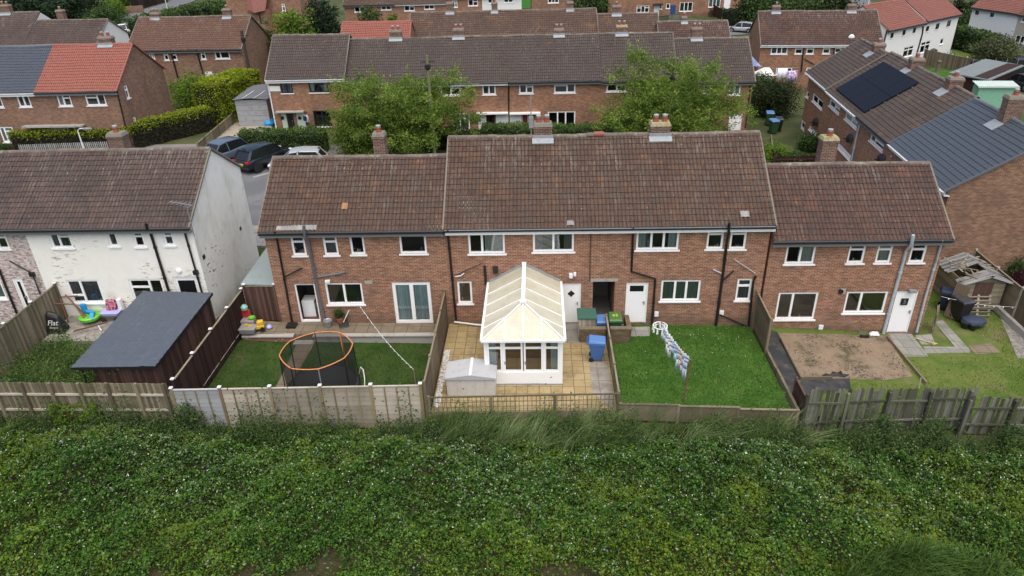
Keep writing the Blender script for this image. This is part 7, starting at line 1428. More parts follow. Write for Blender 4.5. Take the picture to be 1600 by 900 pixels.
for a, b in (((-.5, 0, .34), (-.1, 0, .8)), ((-.1, 0, .8), (.35, 0, .82)), ((.35, 0, .82), (.5, 0, .34)), ((-.1, 0, .8), (0, 0, .32)), ((0, 0, .32), (.35, 0, .78)), ((-.5, 0, .34), (0, 0, .32)), ((.35, 0, .82), (.35, 0, 1.0))): m.tube([a, b], .03, 5)
m.build('frame', M['toy_teal'], t)
x, y, z = G(1464, 112); m = MB(); m.lathe([(.3, 0), (.24, .3), (.2, .9), (.26, 1.15), (.18, 1.25)], (0, 0, 0), 9); o = m.build('tree_stump', M['bark'], loc=(x, y, z)); tag(o, 'tree stump standing on the bright round lawn', 'tree stump')
x, y, z = G(1540, 146); t = thing('long_shed', 'long low shed with a grey felt roof on the right edge', 'shed', (x+1.0, y+2.5, z), rad(-48)); m = MB(); m.box(-1.6, 1.6, -4.5, 4.5, 0, 1.9); m.build('walls', M['w_dark'], t); m = MB(); m.hexa([(-1.9, -4.8, 1.9), (1.9, -4.8, 1.7), (1.9, 4.8, 1.7), (-1.9, 4.8, 1.9), (-1.9, -4.8, 2.02), (1.9, -4.8, 1.82), (1.9, 4.8, 1.82), (-1.9, 4.8, 2.02)]); m.build('felt_roof', M['feltgrey'], t)
x, y, z = G(1551, 171); t = thing('green_shed', 'pale green shed with a white wavy roof edge behind the grey roof', 'shed', (x, y+1.5, z), rad(-6)); m = MB(); m.box(-1.3, 1.9, -1.0, .25, 0, 2.0); m.build('walls', M['mintgreen'], t); m = MB(); n = 40
for i in range(n): x0_, x1_ = -1.5+3.6*i/n, -1.5+3.6*(i+1)/n; k0, k1 = .05*(i % 2), .05*((i+1) % 2); m.face([(x0_, -1.2, 2.05+k0), (x1_, -1.2, 2.05+k1), (x1_, .3, 2.25+k1), (x0_, .3, 2.25+k0)]); m.face([(x0_, -1.2, 1.9+k0), (x1_, -1.2, 1.9+k1), (x1_, -1.2, 2.05+k1), (x0_, -1.2, 2.05+k0)])
m.build('corrugated_roof', M['mintroof'], t)
x, y, z = G(1590, 120); t = thing('dark_marquee', 'black netting fence in front of the car yard at the right edge', 'fence', (x-3, y, z)); m = MB(); m.box(-2.5, 4.5, -.03, .03, 0, 1.8); m.build('netting', M['black_plastic'], t)
for k in range(6): m = MB(); m.tube([(-2.3+1.2*k, -.06, 0), (-2.3+1.2*k, -.06, 2.0)], .03, 6); m.build('post', M['galv'], t)
x, y, z = G(120, 20); m = MB(); m.box(-2.2, 2.6, -.15, .15, 0, 1.2); 
a = G(186, 22); o = m.build('road_wall', M['brick_d'], loc=(a[0]+1.5, a[1]+.8, a[2])); o.rotation_euler = (0, 0, .5); tag(o, 'brick garden wall beside the road at the top left', 'wall')
a = G(190, 21); bin_('wheelie_bin', 'dark green bin standing in front of the road wall', a[0], a[1], a[2], 0, 'green_bin', 'green_bin', 1.3)
# ------------------------------------------------------------------ cars
def paint(name, col, rough=.28, metal=.3):
    t = NT(name); t.done(col, rough, metal); t.bsdf.inputs['Coat Weight'].default_value = .25; t.bsdf.inputs['Coat Roughness'].default_value = .08; return t.m
M['carglass'] = darkglass(); M['tyre'] = plain('tyre_rubber', (.015, .015, .015), .85); M['rim'] = plain('alloy_rim', (.35, .36, .37), .35, metal=.7); M['rim_black'] = plain('black_rim', (.02, .02, .02), .35); M['tail'] = plain('red_tail_light', (.35, .012, .012), .25); M['head'] = plain('clear_head_light', (.6, .62, .65), .15); M['plate_y'] = plain('yellow_number_plate', (.68, .48, .02), .5); M['plate_w'] = plain('white_number_plate', (.7, .7, .7), .5); M['carblack'] = plain('black_trim', (.013, .013, .014), .6)
def car(label, loc, heading, pm, L=4.35, Wd=1.8, H=1.52, suv=False, rim='rim', group='parked cars', detail=True):
    """hatchback built from lofted cross sections; +x is the nose"""
    t = thing('parked_car', label, 'car', loc, heading, group); hl = L/2; g_ = .2 if not suv else .24; bl = .86 if not suv else .98
    prof = [(-hl, .45, .62, .80), (-hl+.06, .33, .84, .88), (-hl+.25, g_, bl, .97), (-hl+.8, g_, bl+.02, 1.), (-.4, g_, bl+.0, 1.), (.55, g_, bl-.02, 1.), (hl-1.15, g_, bl-.06, .99), (hl-.5, g_, bl-.15, .93), (hl-.12, .28, bl-.27, .82), (hl, .38, .58, .70)]
    NS = 14
    def ring(x, zb, zt, wf):
        w = Wd/2*wf; m_ = zb+(zt-zb)*.55; P = []
        for (y, z) in ((0, zb), (w*.82, zb), (w*.96, zb+.10), (w, m_), (w*.97, zt-.10), (w*.9, zt-.02), (w*.6, zt+.01), (0, zt+.025)): P.append((x, y, z))
        return P+[(x, -y, z) for (_, y, z) in P[-2:0:-1]]
    def loft(m, R, cap=True):
        n = len(R[0]); b = len(m.v)
        for r in R: m.v += [tuple(map(float, p)) for p in r]
        for i in range(len(R)-1):
            for k in range(n): k2 = (k+1) % n; m.f.append((b+i*n+k, b+i*n+k2, b+(i+1)*n+k2, b+(i+1)*n+k)[::-1]); m.m.append(0); m.r.append(.5)
        if cap: m.f.append(tuple(b+k for k in range(n))); m.f.append(tuple(b+(len(R)-1)*n+k for k in reversed(range(n)))); m.m += [0, 0]; m.r += [.5, .5]
    m = MB(); loft(m, [ring(*p) for p in prof]); body = m.build('body', pm, t, smooth=True); sd = body.modifiers.new('s', 'SUBSURF'); sd.levels = sd.render_levels = 1
    # cabin: glasshouse with roof skin
    bz = bl-.03; wb, wt = Wd/2*.93, Wd/2*.72; xr0, xr1, xw0, xw1 = -hl+.16, -hl+.62, .42 if not suv else .5, 1.12 if not suv else 1.25
    gl = MB(); B = [(xr0, wb*.9), (-.2, wb), (xw1, wb*.86)]; T = [(xr1, wt*.94), (-.2, wt), (xw0, wt*.93)]; zt = [H-.10, H-.02, H-.10]
    for s in (1, -1):
        for i in range(2):
            q = [(B[i][0], s*B[i][1], bz), (B[i+1][0], s*B[i+1][1], bz), (T[i+1][0], s*T[i+1][1], zt[i+1]), (T[i][0], s*T[i][1], zt[i])]; gl.face(q if s < 0 else q[::-1])
    gl.face([(xr0, -wb*.9, bz), (xr1, -wt*.94, zt[0]), (xr1, wt*.94, zt[0]), (xr0, wb*.9, bz)][::-1]); gl.face([(xw1, -wb*.86, bz), (xw1, wb*.86, bz), (xw0, wt*.93, zt[2]), (xw0, -wt*.93, zt[2])]); gl.build('windows', M['carglass'], t)
    rf = MB(); R = []
    for x, w, z in ((xr1-.10, wt*.95, H-.12), (xr1+.1, wt*1.0, H-.05), (-.4, wt*1.02, H), (xw0-.3, wt*1.0, H-.03), (xw0+.04, wt*.96, H-.09)): R.append([(x, -w, z-.05), (x, w, z-.05), (x, w*.96, z), (x, w*.5, z+.025), (x, -w*.5, z+.025), (x, -w*.96, z)])
    b = rf; n = 6; o_ = len(b.v)
    for r in R: b.v += r
    for i in range(len(R)-1):
        for k in range(n): k2 = (k+1) % n; b.f.append((o_+i*n+k, o_+(i+1)*n+k, o_+(i+1)*n+k2, o_+i*n+k2)[::-1]); b.m.append(0); b.r.append(.5)
    b.f.append(tuple(o_+k for k in range(n))); b.f.append(tuple(o_+(len(R)-1)*n+k for k in reversed(range(n)))); b.m += [0, 0]; b.r += [.5, .5]; rf.build('roof', pm, t, smooth=True)
    pi = MB()
    for s in (1, -1):
        pi.bar((xr0, s*wb*.9, bz), (xr1, s*wt*.95, H-.11), .20, .05); pi.bar((xw1, s*wb*.87, bz), (xw0, s*wt*.94, H-.10), .07, .05); pi.bar((-.15, s*wb*1.0, bz), (-.15, s*wt*1.0, H-.05), .09, .03)
    pi.build('pillars', pm, t)
    for sx in (-hl+.78, hl-.82):
        for s in (1, -1):
            m = MB(); m.lathe([(.2, -.1), (.33, -.1), (.34, -.05), (.34, .08), (.30, .11), (.2, .11)], (sx, s*(Wd/2-.10), .34), 20, axis='y'); w_ = m.build('wheel', M['tyre'], t, smooth=True); m = MB(); m.lathe([(.22, -.115), (.22, .115)], (sx, s*(Wd/2-.10), .34), 5 if detail else 12, axis='y'); m.lathe([(.06, -.125), (.06, .125)], (sx, s*(Wd/2-.10), .34), 10, axis='y'); m.build('rim', M[rim], w_)
            m = MB(); m.lathe([(.40, -.02), (.40, .02)], (sx, s*(Wd/2-.012), .36), 20, axis='y'); m.build('wheel_arch', M['carblack'], t)
    for s in (1, -1):
        m = MB(); m.box(-hl-.0, -hl+.20, s*Wd*.36-.16, s*Wd*.36+.16, bl-.22, bl-.06); m.build('tail_light', M['tail'], t, bevel=.03); m = MB(); m.box(hl-.36, hl-.06, s*Wd*.33-.16, s*Wd*.33+.16, bl-.34, bl-.22); m.build('headlight', M['head'], t, bevel=.03)
        m = MB(); m.box(.72, .9, s*(Wd/2+.0), s*(Wd/2+.16), bl-.02, bl+.12); m.build('mirror', pm, t, bevel=.03)
    m = MB(); m.box(-hl-.03, -hl+.1, -.28, .28, .60, .72); m.build('number_plate', M['plate_y'], t); m = MB(); m.box(hl-.02, hl+.012, -.28, .28, .42, .53); m.build('front_plate', M['plate_w'], t); m = MB(); m.box(-hl-.01, -hl+.2, -Wd*.4, Wd*.4, .3, .5); m.box(hl-.2, hl+.005, -Wd*.34, Wd*.34, .26, .42); m.build('bumper', M['carblack'], t, bevel=.04)
    m = MB(); m.hexa([(xr1-.14, -.08, H-.03), (xr1+.08, -.02, H-.01), (xr1+.08, .02, H-.01), (xr1-.14, .08, H-.03), (xr1-.1, -.01, H+.10), (xr1-.04, -.005, H+.05), (xr1-.04, .005, H+.05), (xr1-.1, .01, H+.10)]); m.build('aerial_fin', M['carblack'], t)
    return t
P_blue = paint('slate_blue_car_paint', (.11, .14, .18)); P_black = paint('black_car_paint', (.012, .014, .022)); P_silver = paint('silver_car_paint', (.42, .44, .45)); P_white = paint('white_car_paint', (.7, .71, .72), metal=.0); P_dark = paint('dark_grey_car_paint', (.04, .045, .055))
hd_ = rad(62)
car('black suv with yellow rear number plate parked in the bay', (-19.75, 49.0, zg(-20, 49)), hd_, P_black, 4.4, 1.84, 1.62, True, 'rim_black')
c = (-22.9, 50.2); car('slate blue hatchback parked left of the black suv', (c[0]-.4, c[1]-.3, zg(c[0], c[1])), hd_+math.pi+.03, P_blue, 4.3, 1.8, 1.48)
c = G(478, 249, .3); car('silver car with black roof half hidden by the front terrace ridge', (c[0]-.1, c[1]-1.3, zg(c[0], c[1])), math.pi+.12, P_silver, 4.2, 1.78, 1.5)
c = G(1158, 50); car('silver car parked at the road end by the brick gable', (c[0], c[1], c[2]), rad(152), P_silver, 4.2, 1.8, 1.5, detail=False)
c = G(203, 53); car('white car parked behind the left brown roof pair', (c[0], c[1], c[2]), rad(20), P_white, 4.2, 1.8, 1.5, detail=False)
c = G(1505, 46); car('dark grey car parked left of the white corner house', (c[0], c[1], c[2]), rad(60), P_dark, 4.2, 1.8, 1.5, detail=False)
c = G(1592, 112); car('dark blue car in the yard at the right edge', (c[0], c[1], c[2]), rad(75), paint('navy_car_paint', (.02, .03, .09)), 4.2, 1.8, 1.5, detail=False)
c = G(1588, 138); car('black car in the yard nearest the green shed', (c[0]+.5, c[1], c[2]), rad(100), P_dark, 4.2, 1.8, 1.5, detail=False)
# ------------------------------------------------------------------ person at the porch
def person(label, loc, rz):
    J = dict(pelvis=((0, 0, .95), .135), waist=((0, .01, 1.1), .125), chest=((0, 0, 1.32), .15), neck=((0, -.01, 1.50), .06), head=((0, -.03, 1.63), .098), top=((0, -.02, 1.72), .075),
             shl=((-.19, 0, 1.42), .065), ell=((-.25, .03, 1.15), .048), wrl=((-.22, -.1, .95), .035), hal=((-.21, -.14, .88), .036), shr=((.19, 0, 1.42), .065), elr=((.25, .04, 1.16), .048), wrr=((.22, -.1, .97), .035), har=((.21, -.14, .90), .036),
             hil=((-.1, 0, .88), .09), knl=((-.11, -.02, .5), .062), anl=((-.11, .02, .09), .045), tol=((-.12, -.13, .04), .038), hir=((.1, 0, .88), .09), knr=((.11, -.05, .5), .062), anr=((.12, .0, .09), .045), tor=((.13, -.15, .04), .038))
    E = [('pelvis', 'waist'), ('waist', 'chest'), ('chest', 'neck'), ('neck', 'head'), ('head', 'top'), ('chest', 'shl'), ('shl', 'ell'), ('ell', 'wrl'), ('wrl', 'hal'), ('chest', 'shr'), ('shr', 'elr'), ('elr', 'wrr'), ('wrr', 'har'), ('pelvis', 'hil'), ('hil', 'knl'), ('knl', 'anl'), ('anl', 'tol'), ('pelvis', 'hir'), ('hir', 'knr'), ('knr', 'anr'), ('anr', 'tor')]
    ks = list(J); me = bpy.data.meshes.new('person'); me.from_pydata([J[k][0] for k in ks], [(ks.index(a), ks.index(b)) for a, b in E], []); o = link(bpy.data.objects.new('person', me)); md = o.modifiers.new('skin', 'SKIN'); me.skin_vertices.new() if not me.skin_vertices else None
    for i, k in enumerate(ks): s = me.skin_vertices[0].data[i]; s.radius = (J[k][1], J[k][1]*(.72 if k in ('pelvis', 'waist', 'chest') else 1)); s.use_root = (k == 'pelvis')
    o.modifiers.new('sub', 'SUBSURF').levels = 1; t = NT('person_clothes'); sp = t.n('ShaderNodeSeparateXYZ'); t.l(t.obj(), sp.inputs[0]); z = sp.outputs[2]
    c = t.mix(t.math('GREATER_THAN', z, .93), (.03, .035, .06), (.42, .43, .45)); c = t.mix(t.math('GREATER_THAN', z, 1.5), c, (.42, .25, .18)); c = t.mix(t.math('LESS_THAN', z, .1), c, (.05, .05, .05)); me.materials.append(t.done(c, .8)); o.location = loc; o.rotation_euler = (0, 0, rz); tag(o, label, 'person')
    m = MB(); m.lathe([(.105, 1.62), (.115, 1.68), (.09, 1.75), (.02, 1.78)], (0, .0, 0), 12); m.build('hair', M['darkpole'], o, smooth=True); m = MB(); m.box(-.15, .15, .09, .26, 1.05, 1.45); m.build('backpack', M['darkblue'], o, bevel=.05); return o
c = G(481, 203); person('person in a grey top with a dark rucksack by the pale green porch', (c[0]+.35, 57.2, zg(c[0], 57.2)), rad(140))
# ------------------------------------------------------------------ foreground bramble bank, weeds and grass
def bz(x, y):
    """height of the bramble canopy above the low ground"""
    f = np.clip((20.4-y)/2.2, 0, 1)
    lump = .40*np.sin(x*.55+1)*np.cos(y*.5+.4)+.24*np.sin(x*1.3+y*.9+.6*np.sin(y*1.7))*np.cos(y*1.1-x*.4)+.12*np.sin(x*2.9-y*2.1)+.07*np.sin(x*5.3+y*4.1)+.05*np.sin(x*8.7-y*7.3)
    return (.30+.72*f+lump*(.35+.65*f))*np.clip((y-12.3)/2.4, .12, 1)
M['bramble'] = leaf_mat('bramble_leaf', (.009, .036, .006), (.042, .102, .015), (.115, .215, .03), .22, rough=.6, patch=((.11, .17, .018), .33, .52, .72), spec=.12)
M['bramble_y'] = leaf_mat('yellow_bramble_leaf', (.05, .09, .008), (.11, .165, .012), (.19, .23, .022), .25)
M['flower'] = plain('white_bramble_flower', (.62, .60, .62), .8); M['greyleaf'] = leaf_mat('pale_leaf_underside', (.10, .15, .07), (.17, .23, .13), (.28, .34, .22), .2)
rg = np.random.default_rng(77)
lowy0 = lambda y: np.clip((17.2-y)/3.4, -.4, 1)
def bramble():
    N = 520000; x = rg.uniform(-24, 24, N); y = rg.uniform(11.2, 20.6, N); k = np.abs(x) < y*.78+6.; x, y = x[k], y[k]
    cl = .6*np.sin(x*3.1+y*1.7+np.sin(y*2.3)*1.4)*np.sin(y*3.7-x*1.2+np.sin(x*1.9)*1.3)+.6*np.sin(x*8.3+y*3.1+np.sin(y*6.)*1.2)*np.sin(y*8.9-x*2.7+np.sin(x*5.)*1.3)
    top = bz(x, y); d = rg.gamma(1.6, .10, len(x)); z = np.array([base_z(a, 20) for a in np.linspace(-24, 24, 97)]); zb_ = np.interp(x, np.linspace(-24, 24, 97), z); z = zb_+np.maximum(top+.17*cl-d, .02)
    bare = (np.sin(x*.42+2.1)*np.sin(x*.17+.6)+.35*np.sin(x*1.7)) > 0.35
    keep = ~((y < 13.9+.5*np.sin(x*.8)+.25*np.sin(x*2.7)) & bare & (rg.random(len(x)) < .88)); x, y, z, d, cl = x[keep], y[keep], z[keep], d[keep], cl[keep]; C = np.column_stack([x, y, z]); n = len(C)
    tone = np.clip(.46+.14*cl+.12*np.sin(x*.9+1.7*np.sin(y*.7))*np.sin(y*1.1+x*.3)+.10*lowy0(y)+rg.normal(size=n)*.24, 0, 1); V, F, _ = leaves_np(C, .084, None, up=.45, aspect=.7)
    big = np.sin(x*.31+.7)*np.cos(y*.45+x*.13)+.5*np.sin(x*.9+y*.7); lowy = np.clip((16.6-y)/3., 0, 1)
    mi = np.zeros(n, int); u = rg.random(n); mi[u < np.clip(.05+.30*lowy*(big > -.1)+.30*((big > .70)), 0, 1)] = 1; pal = np.clip((y-14.5)/5, 0, 1)
    mi[(u < .5) & (big > .95) & (y < 18)] = 1; mi[(rg.random(n) < .035+.21*pal*(.6+.4*np.sin(x*.6+y*.5))) & (d < .2)] = 2; mi[(rg.random(n) < .004+.085*pal*np.clip(np.sin(x*1.9+np.sin(y*2.1)*1.5)*np.sin(y*2.6-x*.7)+.25, 0, 1)) & (d < .14)] = 3; V = V.reshape(-1, 4, 3); sc = np.where(mi == 3, .55, 1.); V = ((V-C[:, None, :])*sc[:, None, None]+C[:, None, :]).reshape(-1, 3)
    return np_mesh('bramble_thicket', V, F, [M['bramble'], M['bramble_y'], M['greyleaf'], M['flower']], rnd=tone, mi=mi)
tag(bramble(), 'dense bramble bank with small white flowers filling the foreground', 'brambles', kind='stuff')
nb = 900; x = rg.uniform(-22, 21, nb); y = rg.uniform(13.2, 20.2, nb); k = np.abs(x) < y*.78+5.; x, y = x[k], y[k]; nb = len(x)
M['cane'] = leaf_mat('bramble_cane', (.05, .03, .02), (.10, .055, .035), (.16, .13, .06), .0)
z = np.array([base_z(a, 20) for a in x])+np.maximum(bz(x, y)-.25, .05); th = rg.uniform(0, 6.28, nb); lm = rg.uniform(.8, 2.2, nb); CANE = (x, y, z, rg.uniform(.4, .75, nb), (lm*np.cos(th), lm*np.sin(th)))
# dark litter surface below the leaves
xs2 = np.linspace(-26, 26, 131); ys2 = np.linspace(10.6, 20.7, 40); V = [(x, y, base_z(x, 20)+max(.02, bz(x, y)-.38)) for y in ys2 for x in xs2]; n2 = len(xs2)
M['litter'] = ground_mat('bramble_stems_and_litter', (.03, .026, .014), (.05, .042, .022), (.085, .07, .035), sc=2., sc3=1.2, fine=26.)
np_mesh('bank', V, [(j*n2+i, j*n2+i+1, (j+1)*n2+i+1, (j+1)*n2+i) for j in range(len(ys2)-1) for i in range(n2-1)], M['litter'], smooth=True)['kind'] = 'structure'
def blades(name, x, y, z, h, w, mat, lean=(0, 0), spread=.5, label=None, tone=None, seg=3):
    n = len(x); a = rg.uniform(0, 2*np.pi, n); dx, dy = np.cos(a), np.sin(a); l = rg.random(n)*spread; bx = dx*l+lean[0]*rg.uniform(.5, 1.2, n); by = dy*l+lean[1]*rg.uniform(.5, 1.2, n)
    px, py = -np.sin(a+.5)*w/2, np.cos(a+.5)*w/2; R = []
    for s in range(seg+1):
        f = s/seg; cx = x+bx*h*f**1.8; cy = y+by*h*f**1.8; cz = z+h*(f-.28*f**2*np.clip(np.hypot(bx, by), 0, 1.4)); ww = (1-f*.85); R += [np.column_stack([cx-px*ww, cy-py*ww, cz]), np.column_stack([cx+px*ww, cy+py*ww, cz])]
    V = np.stack(R, 1).reshape(-1, 3); k = 2*(seg+1); b = np.arange(n)[:, None]*k; F = np.concatenate([b+np.array([[2*s, 2*s+1, 2*s+3, 2*s+2]]) for s in range(seg)], 0)
    t = rg.random(n) if tone is None else tone; o = np_mesh(name, V, F, M[mat], rnd=np.tile(t, seg)); o['kind'] = 'stuff'
    if label: o['label'] = label
    return o
M['tallgrass'] = leaf_mat('tall_grass_blade', (.035, .08, .018), (.10, .165, .045), (.27, .33, .15), .3); M['blade_a'] = leaf_mat('worn_lawn_blade', (.026, .058, .009), (.044, .085, .014), (.08, .10, .028), .25); M['blade_b'] = leaf_mat('lawn_blade', (.036, .10, .012), (.058, .14, .018), (.10, .18, .03), .3); M['blade_c'] = leaf_mat('mossy_lawn_blade', (.06, .11, .015), (.105, .15, .028), (.17, .18, .05), .3)
nc = 230; cx_ = np.concatenate([rg.normal(-.6, 2.3, nc-80), rg.uniform(-4, 9.6, 80)]); cy_ = rg.uniform(19.5, 21.0, nc); ch = rg.uniform(.6, 1.5, nc); cn = rg.integers(10, 40, nc); la = rg.normal(.15, .5, nc); lm = rg.uniform(.25, .95, nc); tn0 = rg.random(nc)
q = np.repeat(np.arange(nc), cn); n = len(q); x = cx_[q]+rg.normal(size=n)*.13; y = np.clip(cy_[q]+rg.normal(size=n)*.10, 19.2, 21.05); z = np.array([base_z(a, 20)+.05 for a in x])
tag(blades('tall_grass', x, y, z, ch[q]*rg.uniform(.6, 1.1, n), .03, 'tallgrass', (lm[q]*np.cos(la[q]), lm[q]*np.sin(la[q])), .35, tone=np.clip(tn0[q]*.7+rg.random(n)*.4, 0, 1)), 'tall wind blown grass below the trellis fence', 'tall grass')
n = 9000; x = rg.uniform(8.6, 13.4, n); y = rg.uniform(12.6, 14.6, n); k = np.hypot((x-10.8)/2.4, (y-13.4)/1.2)+rg.normal(size=n)*.12 < 1; x, y = x[k], y[k]; z = np.array([base_z(a, 20) for a in x])+np.maximum(bz(x, y)-.15, .1)
tag(blades('ferns', x, y, z, rg.uniform(.3, .7, len(x)), .05, 'leaf_hedge', (.2, .1), 1.2, seg=3), 'dark green ferns at the bottom edge right of the middle', 'ferns')
tag(blades('bramble_canes', *CANE[:3], CANE[3], .016, 'cane', CANE[4], .4, seg=4), 'long arching bramble canes over the leafy bank', 'bramble canes')
n = 5200; x = rg.uniform(-21, 18, n); y = rg.uniform(20.0, 20.75, n); z = np.array([base_z(a, 20) for a in x]); tag(blades('verge_weeds', x, y, z, rg.uniform(.25, .7, n), .022, 'tallgrass', (.15, -.1), .7), 'rough grass at the foot of the back fences', 'weeds')
n = 52000; x = rg.uniform(-22, 20, n); y = rg.uniform(19.6, 20.78, n); zz = np.interp(x, np.linspace(-24, 24, 97), [base_z(a, 20) for a in np.linspace(-24, 24, 97)]); C = np.column_stack([x, y, zz+rg.gamma(2., .20, n)*(1+.8*np.sin(x*1.7)*np.sin(x*.6+2)+.4*np.sin(x*6.1))]); tag(foliage('nettles', C, .09, 'leaf_shrub'), 'nettles and weeds along the foot of the fences', 'weeds', kind='stuff')
n = 6000; x = rg.normal(0, 1, n); x = np.concatenate([rg.uniform(5.5, 17, n//2), rg.uniform(-16, -6, n//2)]); y = rg.uniform(11.6, 13.0, n); z = np.array([base_z(a, 20)+.05 for a in x]); tag(blades('dry_grass', x, y, z, rg.uniform(.2, .5, n), .018, 'drygrass', (.1, 0), .8) if 'drygrass' in M else blades('dry_grass', x, y, z, rg.uniform(.2, .5, n), .018, 'tallgrass', (.1, 0), .8), 'dry grass at the bottom edge under the brambles', 'dry grass')
def lawn_blades(x0, x1, y0, y1, h, mat, dens, hh, avoid=None, label='', seed=1, name='grass'):
    n = int((x1-x0)*(y1-y0)*dens); x = rg.uniform(x0, x1, n); y = rg.uniform(y0, y1, n)
    if avoid is not None: k = np.array([not avoid(a, b) for a, b in zip(x, y)]); x, y = x[k], y[k]
    patch = .5+.28*np.sin(x*1.9+y*.7)*np.sin(y*2.3-x*.6)+rg.normal(size=len(x))*.2; z = np.array([zg(a, b)+h for a, b in zip(x, y)])
    tag(blades(name, x, y, z, rg.uniform(.4, 1.2, len(x))*hh, .022, mat, (0, 0), 1., tone=np.clip(patch, 0, 1), seg=2), label, 'grass')
pa = lambda px_, h=-.3: G(*px_, h)[:2]
def inpoly(P):
    P = np.array(P); 
    def f(a, b):
        c = False; j = len(P)-1
        for i in range(len(P)):
            if (P[i][1] > b) != (P[j][1] > b) and a < (P[j][0]-P[i][0])*(b-P[i][1])/(P[j][1]-P[i][1])+P[i][0]: c = not c
            j = i
        return c
    return f
ip = inpoly([pth[3], pth[2], (pth[1][0], 26.8), (pth[0][0], 26.8)])
lawn_blades(-13.45, -4.35, 22.05, 26.6, -.33, 'blade_a', 260, .07, lambda a, b: ip(a, b) or (a > -13.5 and b < 22.0 and a < pth[3][0]), 'short worn grass of the trampoline garden')
is2 = inpoly([G(*q)[:2] for q in ((981, 510), (1015, 509), (1016, 524), (980, 525))]); lawn_blades(3.1, 9.6, 21.5, 27.8, -.05, 'blade_b', 420, .09, is2, 'bright green grass under the washing line')
soil = inpoly([G(*q)[:2] for q in ((1195, 512), (1386, 520), (1450, 520), (1455, 556), (1410, 560), (1440, 600), (1330, 596), (1330, 610), (1230, 640))]); pv = inpoly([G(*q)[:2] for q in ((1436, 520), (1465, 498), (1566, 536), (1566, 556), (1440, 556))])
lawn_blades(9.9, 21.9, 21.62, 31., -.05, 'blade_c', 170, .08, lambda a, b: soil(a, b) or pv(a, b) or (a < 17.4 and b > 27.8), 'mossy grass around the bare soil plot')
n = 90; x = np.concatenate([rg.uniform(6, 9.5, n//2), rg.uniform(3.2, 9.5, n//2)]); y = np.concatenate([rg.normal(26.6, .6, n//2), rg.uniform(21.6, 27.6, n//2)]); k = (x < 9.6) & (y < 27.8) & np.array([not is2(a, b) for a, b in zip(x, y)]); x, y = x[k], y[k]; C = np.column_stack([x, y, np.array([zg(a, b) for a, b in zip(x, y)])+.05]); V, F, _ = leaves_np(C, .03, None, up=2.5, aspect=1.); tag(np_mesh('daisies', V, F, M['flower']), 'scattered white daisies in the washing line lawn', 'daisies', kind='stuff')
sp_ = inpoly([G(*q)[:2] for q in ((1218, 521), (1384, 525), (1398, 548), (1424, 588), (1380, 593), (1320, 591), (1254, 590), (1233, 556))]); n = 5200; x = rg.uniform(10.5, 16.2, n); y = rg.uniform(23.5, 27.8, n); dd = np.sin(x*2.3+y)*np.sin(y*1.9-x*.8)+rg.normal(size=n)*.5; k = np.array([sp_(a, b) for a, b in zip(x, y)]) & ((dd > .55) | (y > 27.3)); x, y = x[k], y[k]
M['clods'] = leaf_mat('soil_clods', (.03, .026, .02), (.12, .095, .068), (.30, .26, .2), .0); tag(foliage('soil_clods', np.column_stack([x, y, np.array([zg(a, b) for a, b in zip(x, y)])-.01]), .06, 'clods', up=1.5, aspect=.8), 'clods and stones scattered over the bare soil', 'clods', kind='stuff')
# overgrown garden weeds on the left
n = 26000; x = rg.uniform(-22, -15.0, n); y = rg.uniform(20.95, 26.6, n); k = (y < 25.6+.5*np.sin(x*2)) & ~((x > -17.2) & (y > 21.8)); x, y = x[k], y[k]; C = np.column_stack([x, y, .15+rg.gamma(2., .13, len(x))*(1.2+.8*np.sin(x*1.9)*np.sin(y*1.6+1))]); tone = np.clip(.45+.3*np.sin(x*2.1+y)*np.sin(y*2.3)+rg.normal(size=len(x))*.2, 0, 1); tag(foliage('garden_weeds', C, .10, 'leaf_hedge', rnd=tone), 'overgrown weeds filling the garden left of the felt shed', 'weeds', kind='stuff')
n = 2600; x = rg.uniform(-22, -17.2, n); y = rg.uniform(21, 25.8, n); tag(blades('garden_grass', x, y, np.full(n, .25), rg.uniform(.3, .8, n), .02, 'tallgrass', (.2, 0), .8), 'long grass among the weeds by the grey fence', 'grass')
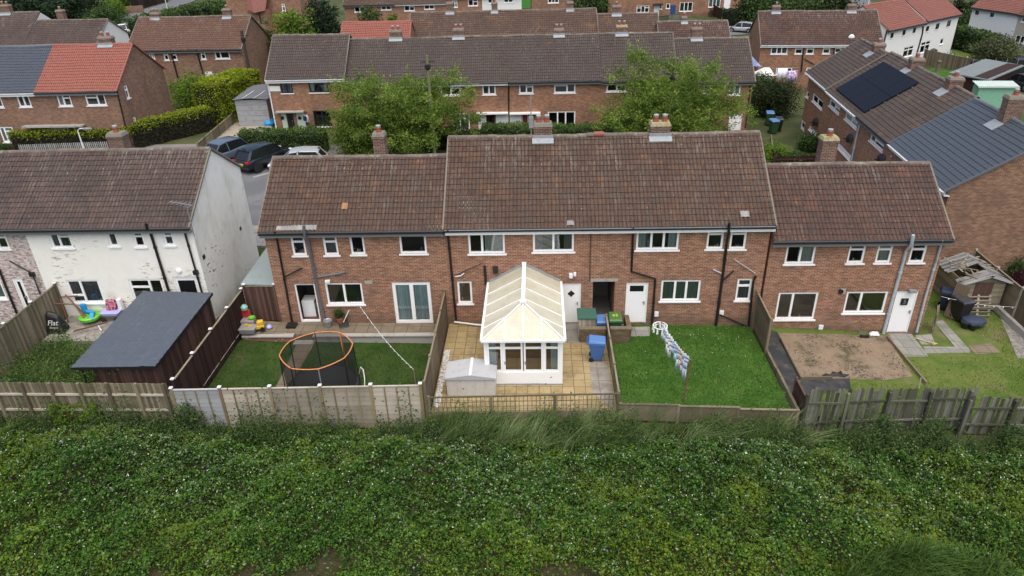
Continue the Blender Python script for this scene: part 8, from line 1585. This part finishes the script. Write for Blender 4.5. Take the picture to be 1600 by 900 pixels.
# ivy and weeds climbing the back fences
for i, (px, py) in enumerate(((118, 640), (160, 638), (310, 650), (1350, 645), (1430, 650), (1535, 650))):
    c = G(px, py, -.2); P, tn_, K = clump_cloud((0, 0, .45), (.5, .22, .55), 22, 26, .10, 200+i); t = thing('fence_weed', ['bindweed climbing the brown board fence, left clump', 'bindweed climbing the brown board fence, right clump', 'nettle clump in front of the bleached fence panel', 'weed clump against the mossy picket fence, left', 'weed clump against the mossy picket fence, middle', 'weed clump where the two old picket fences meet'][i], 'weed', (c[0], 20.55, c[2]), 0, 'weeds on the back fences'); foliage('foliage', P, .10, 'leaf_bright' if i < 2 else 'leaf_shrub', t, tn_)
# ------------------------------------------------------------------ camera, light
cd = bpy.data.cameras.new('camera'); co = bpy.data.objects.new('camera', cd); COL.objects.link(co); S.camera = co; cd.sensor_width = 36; cd.lens = FPX/1600*36; cd.clip_start = .1; cd.clip_end = 2000
r_, d_, f_ = CM[:, 0], CM[:, 1], CM[:, 2]; mw = Matrix(((r_[0], -d_[0], -f_[0], CAM[0]), (r_[1], -d_[1], -f_[1], CAM[1]), (r_[2], -d_[2], -f_[2], CAM[2]), (0, 0, 0, 1))); co.matrix_world = mw
W = bpy.data.worlds.new('World'); S.world = W; W.use_nodes = True; wt = W.node_tree; bg = wt.nodes['Background']; sky = wt.nodes.new('ShaderNodeTexSky'); sky.sky_type = 'NISHITA'; sky.sun_disc = False
EL, AZ = rad(68), rad(-35)      # sun behind cloud, high and to the left of the camera's back
sky.sun_elevation = EL; sky.sun_rotation = rad(168); sky.air_density = 1.0; sky.dust_density = 4.5; sky.ozone_density = 1.0; wt.links.new(sky.outputs[0], bg.inputs[0]); bg.inputs[1].default_value = .135
sl = bpy.data.lights.new('sun', 'SUN'); sl.energy = 1.5; sl.angle = rad(95); sl.color = (1., .95, .88); so = bpy.data.objects.new('sun', sl); COL.objects.link(so)
az = rad(168); sd = Vector((math.sin(az)*math.cos(EL), math.cos(az)*math.cos(EL), math.sin(EL))); so.rotation_euler = sd.to_track_quat('Z', 'Y').to_euler()
S.view_settings.view_transform = 'Standard'; S.view_settings.look = 'None'; S.view_settings.gamma = 1; S.view_settings.use_curve_mapping = False; S.view_settings.exposure = .64
S.cycles.max_bounces = 6; S.cycles.transparent_max_bounces = 16; S.cycles.use_denoising = True
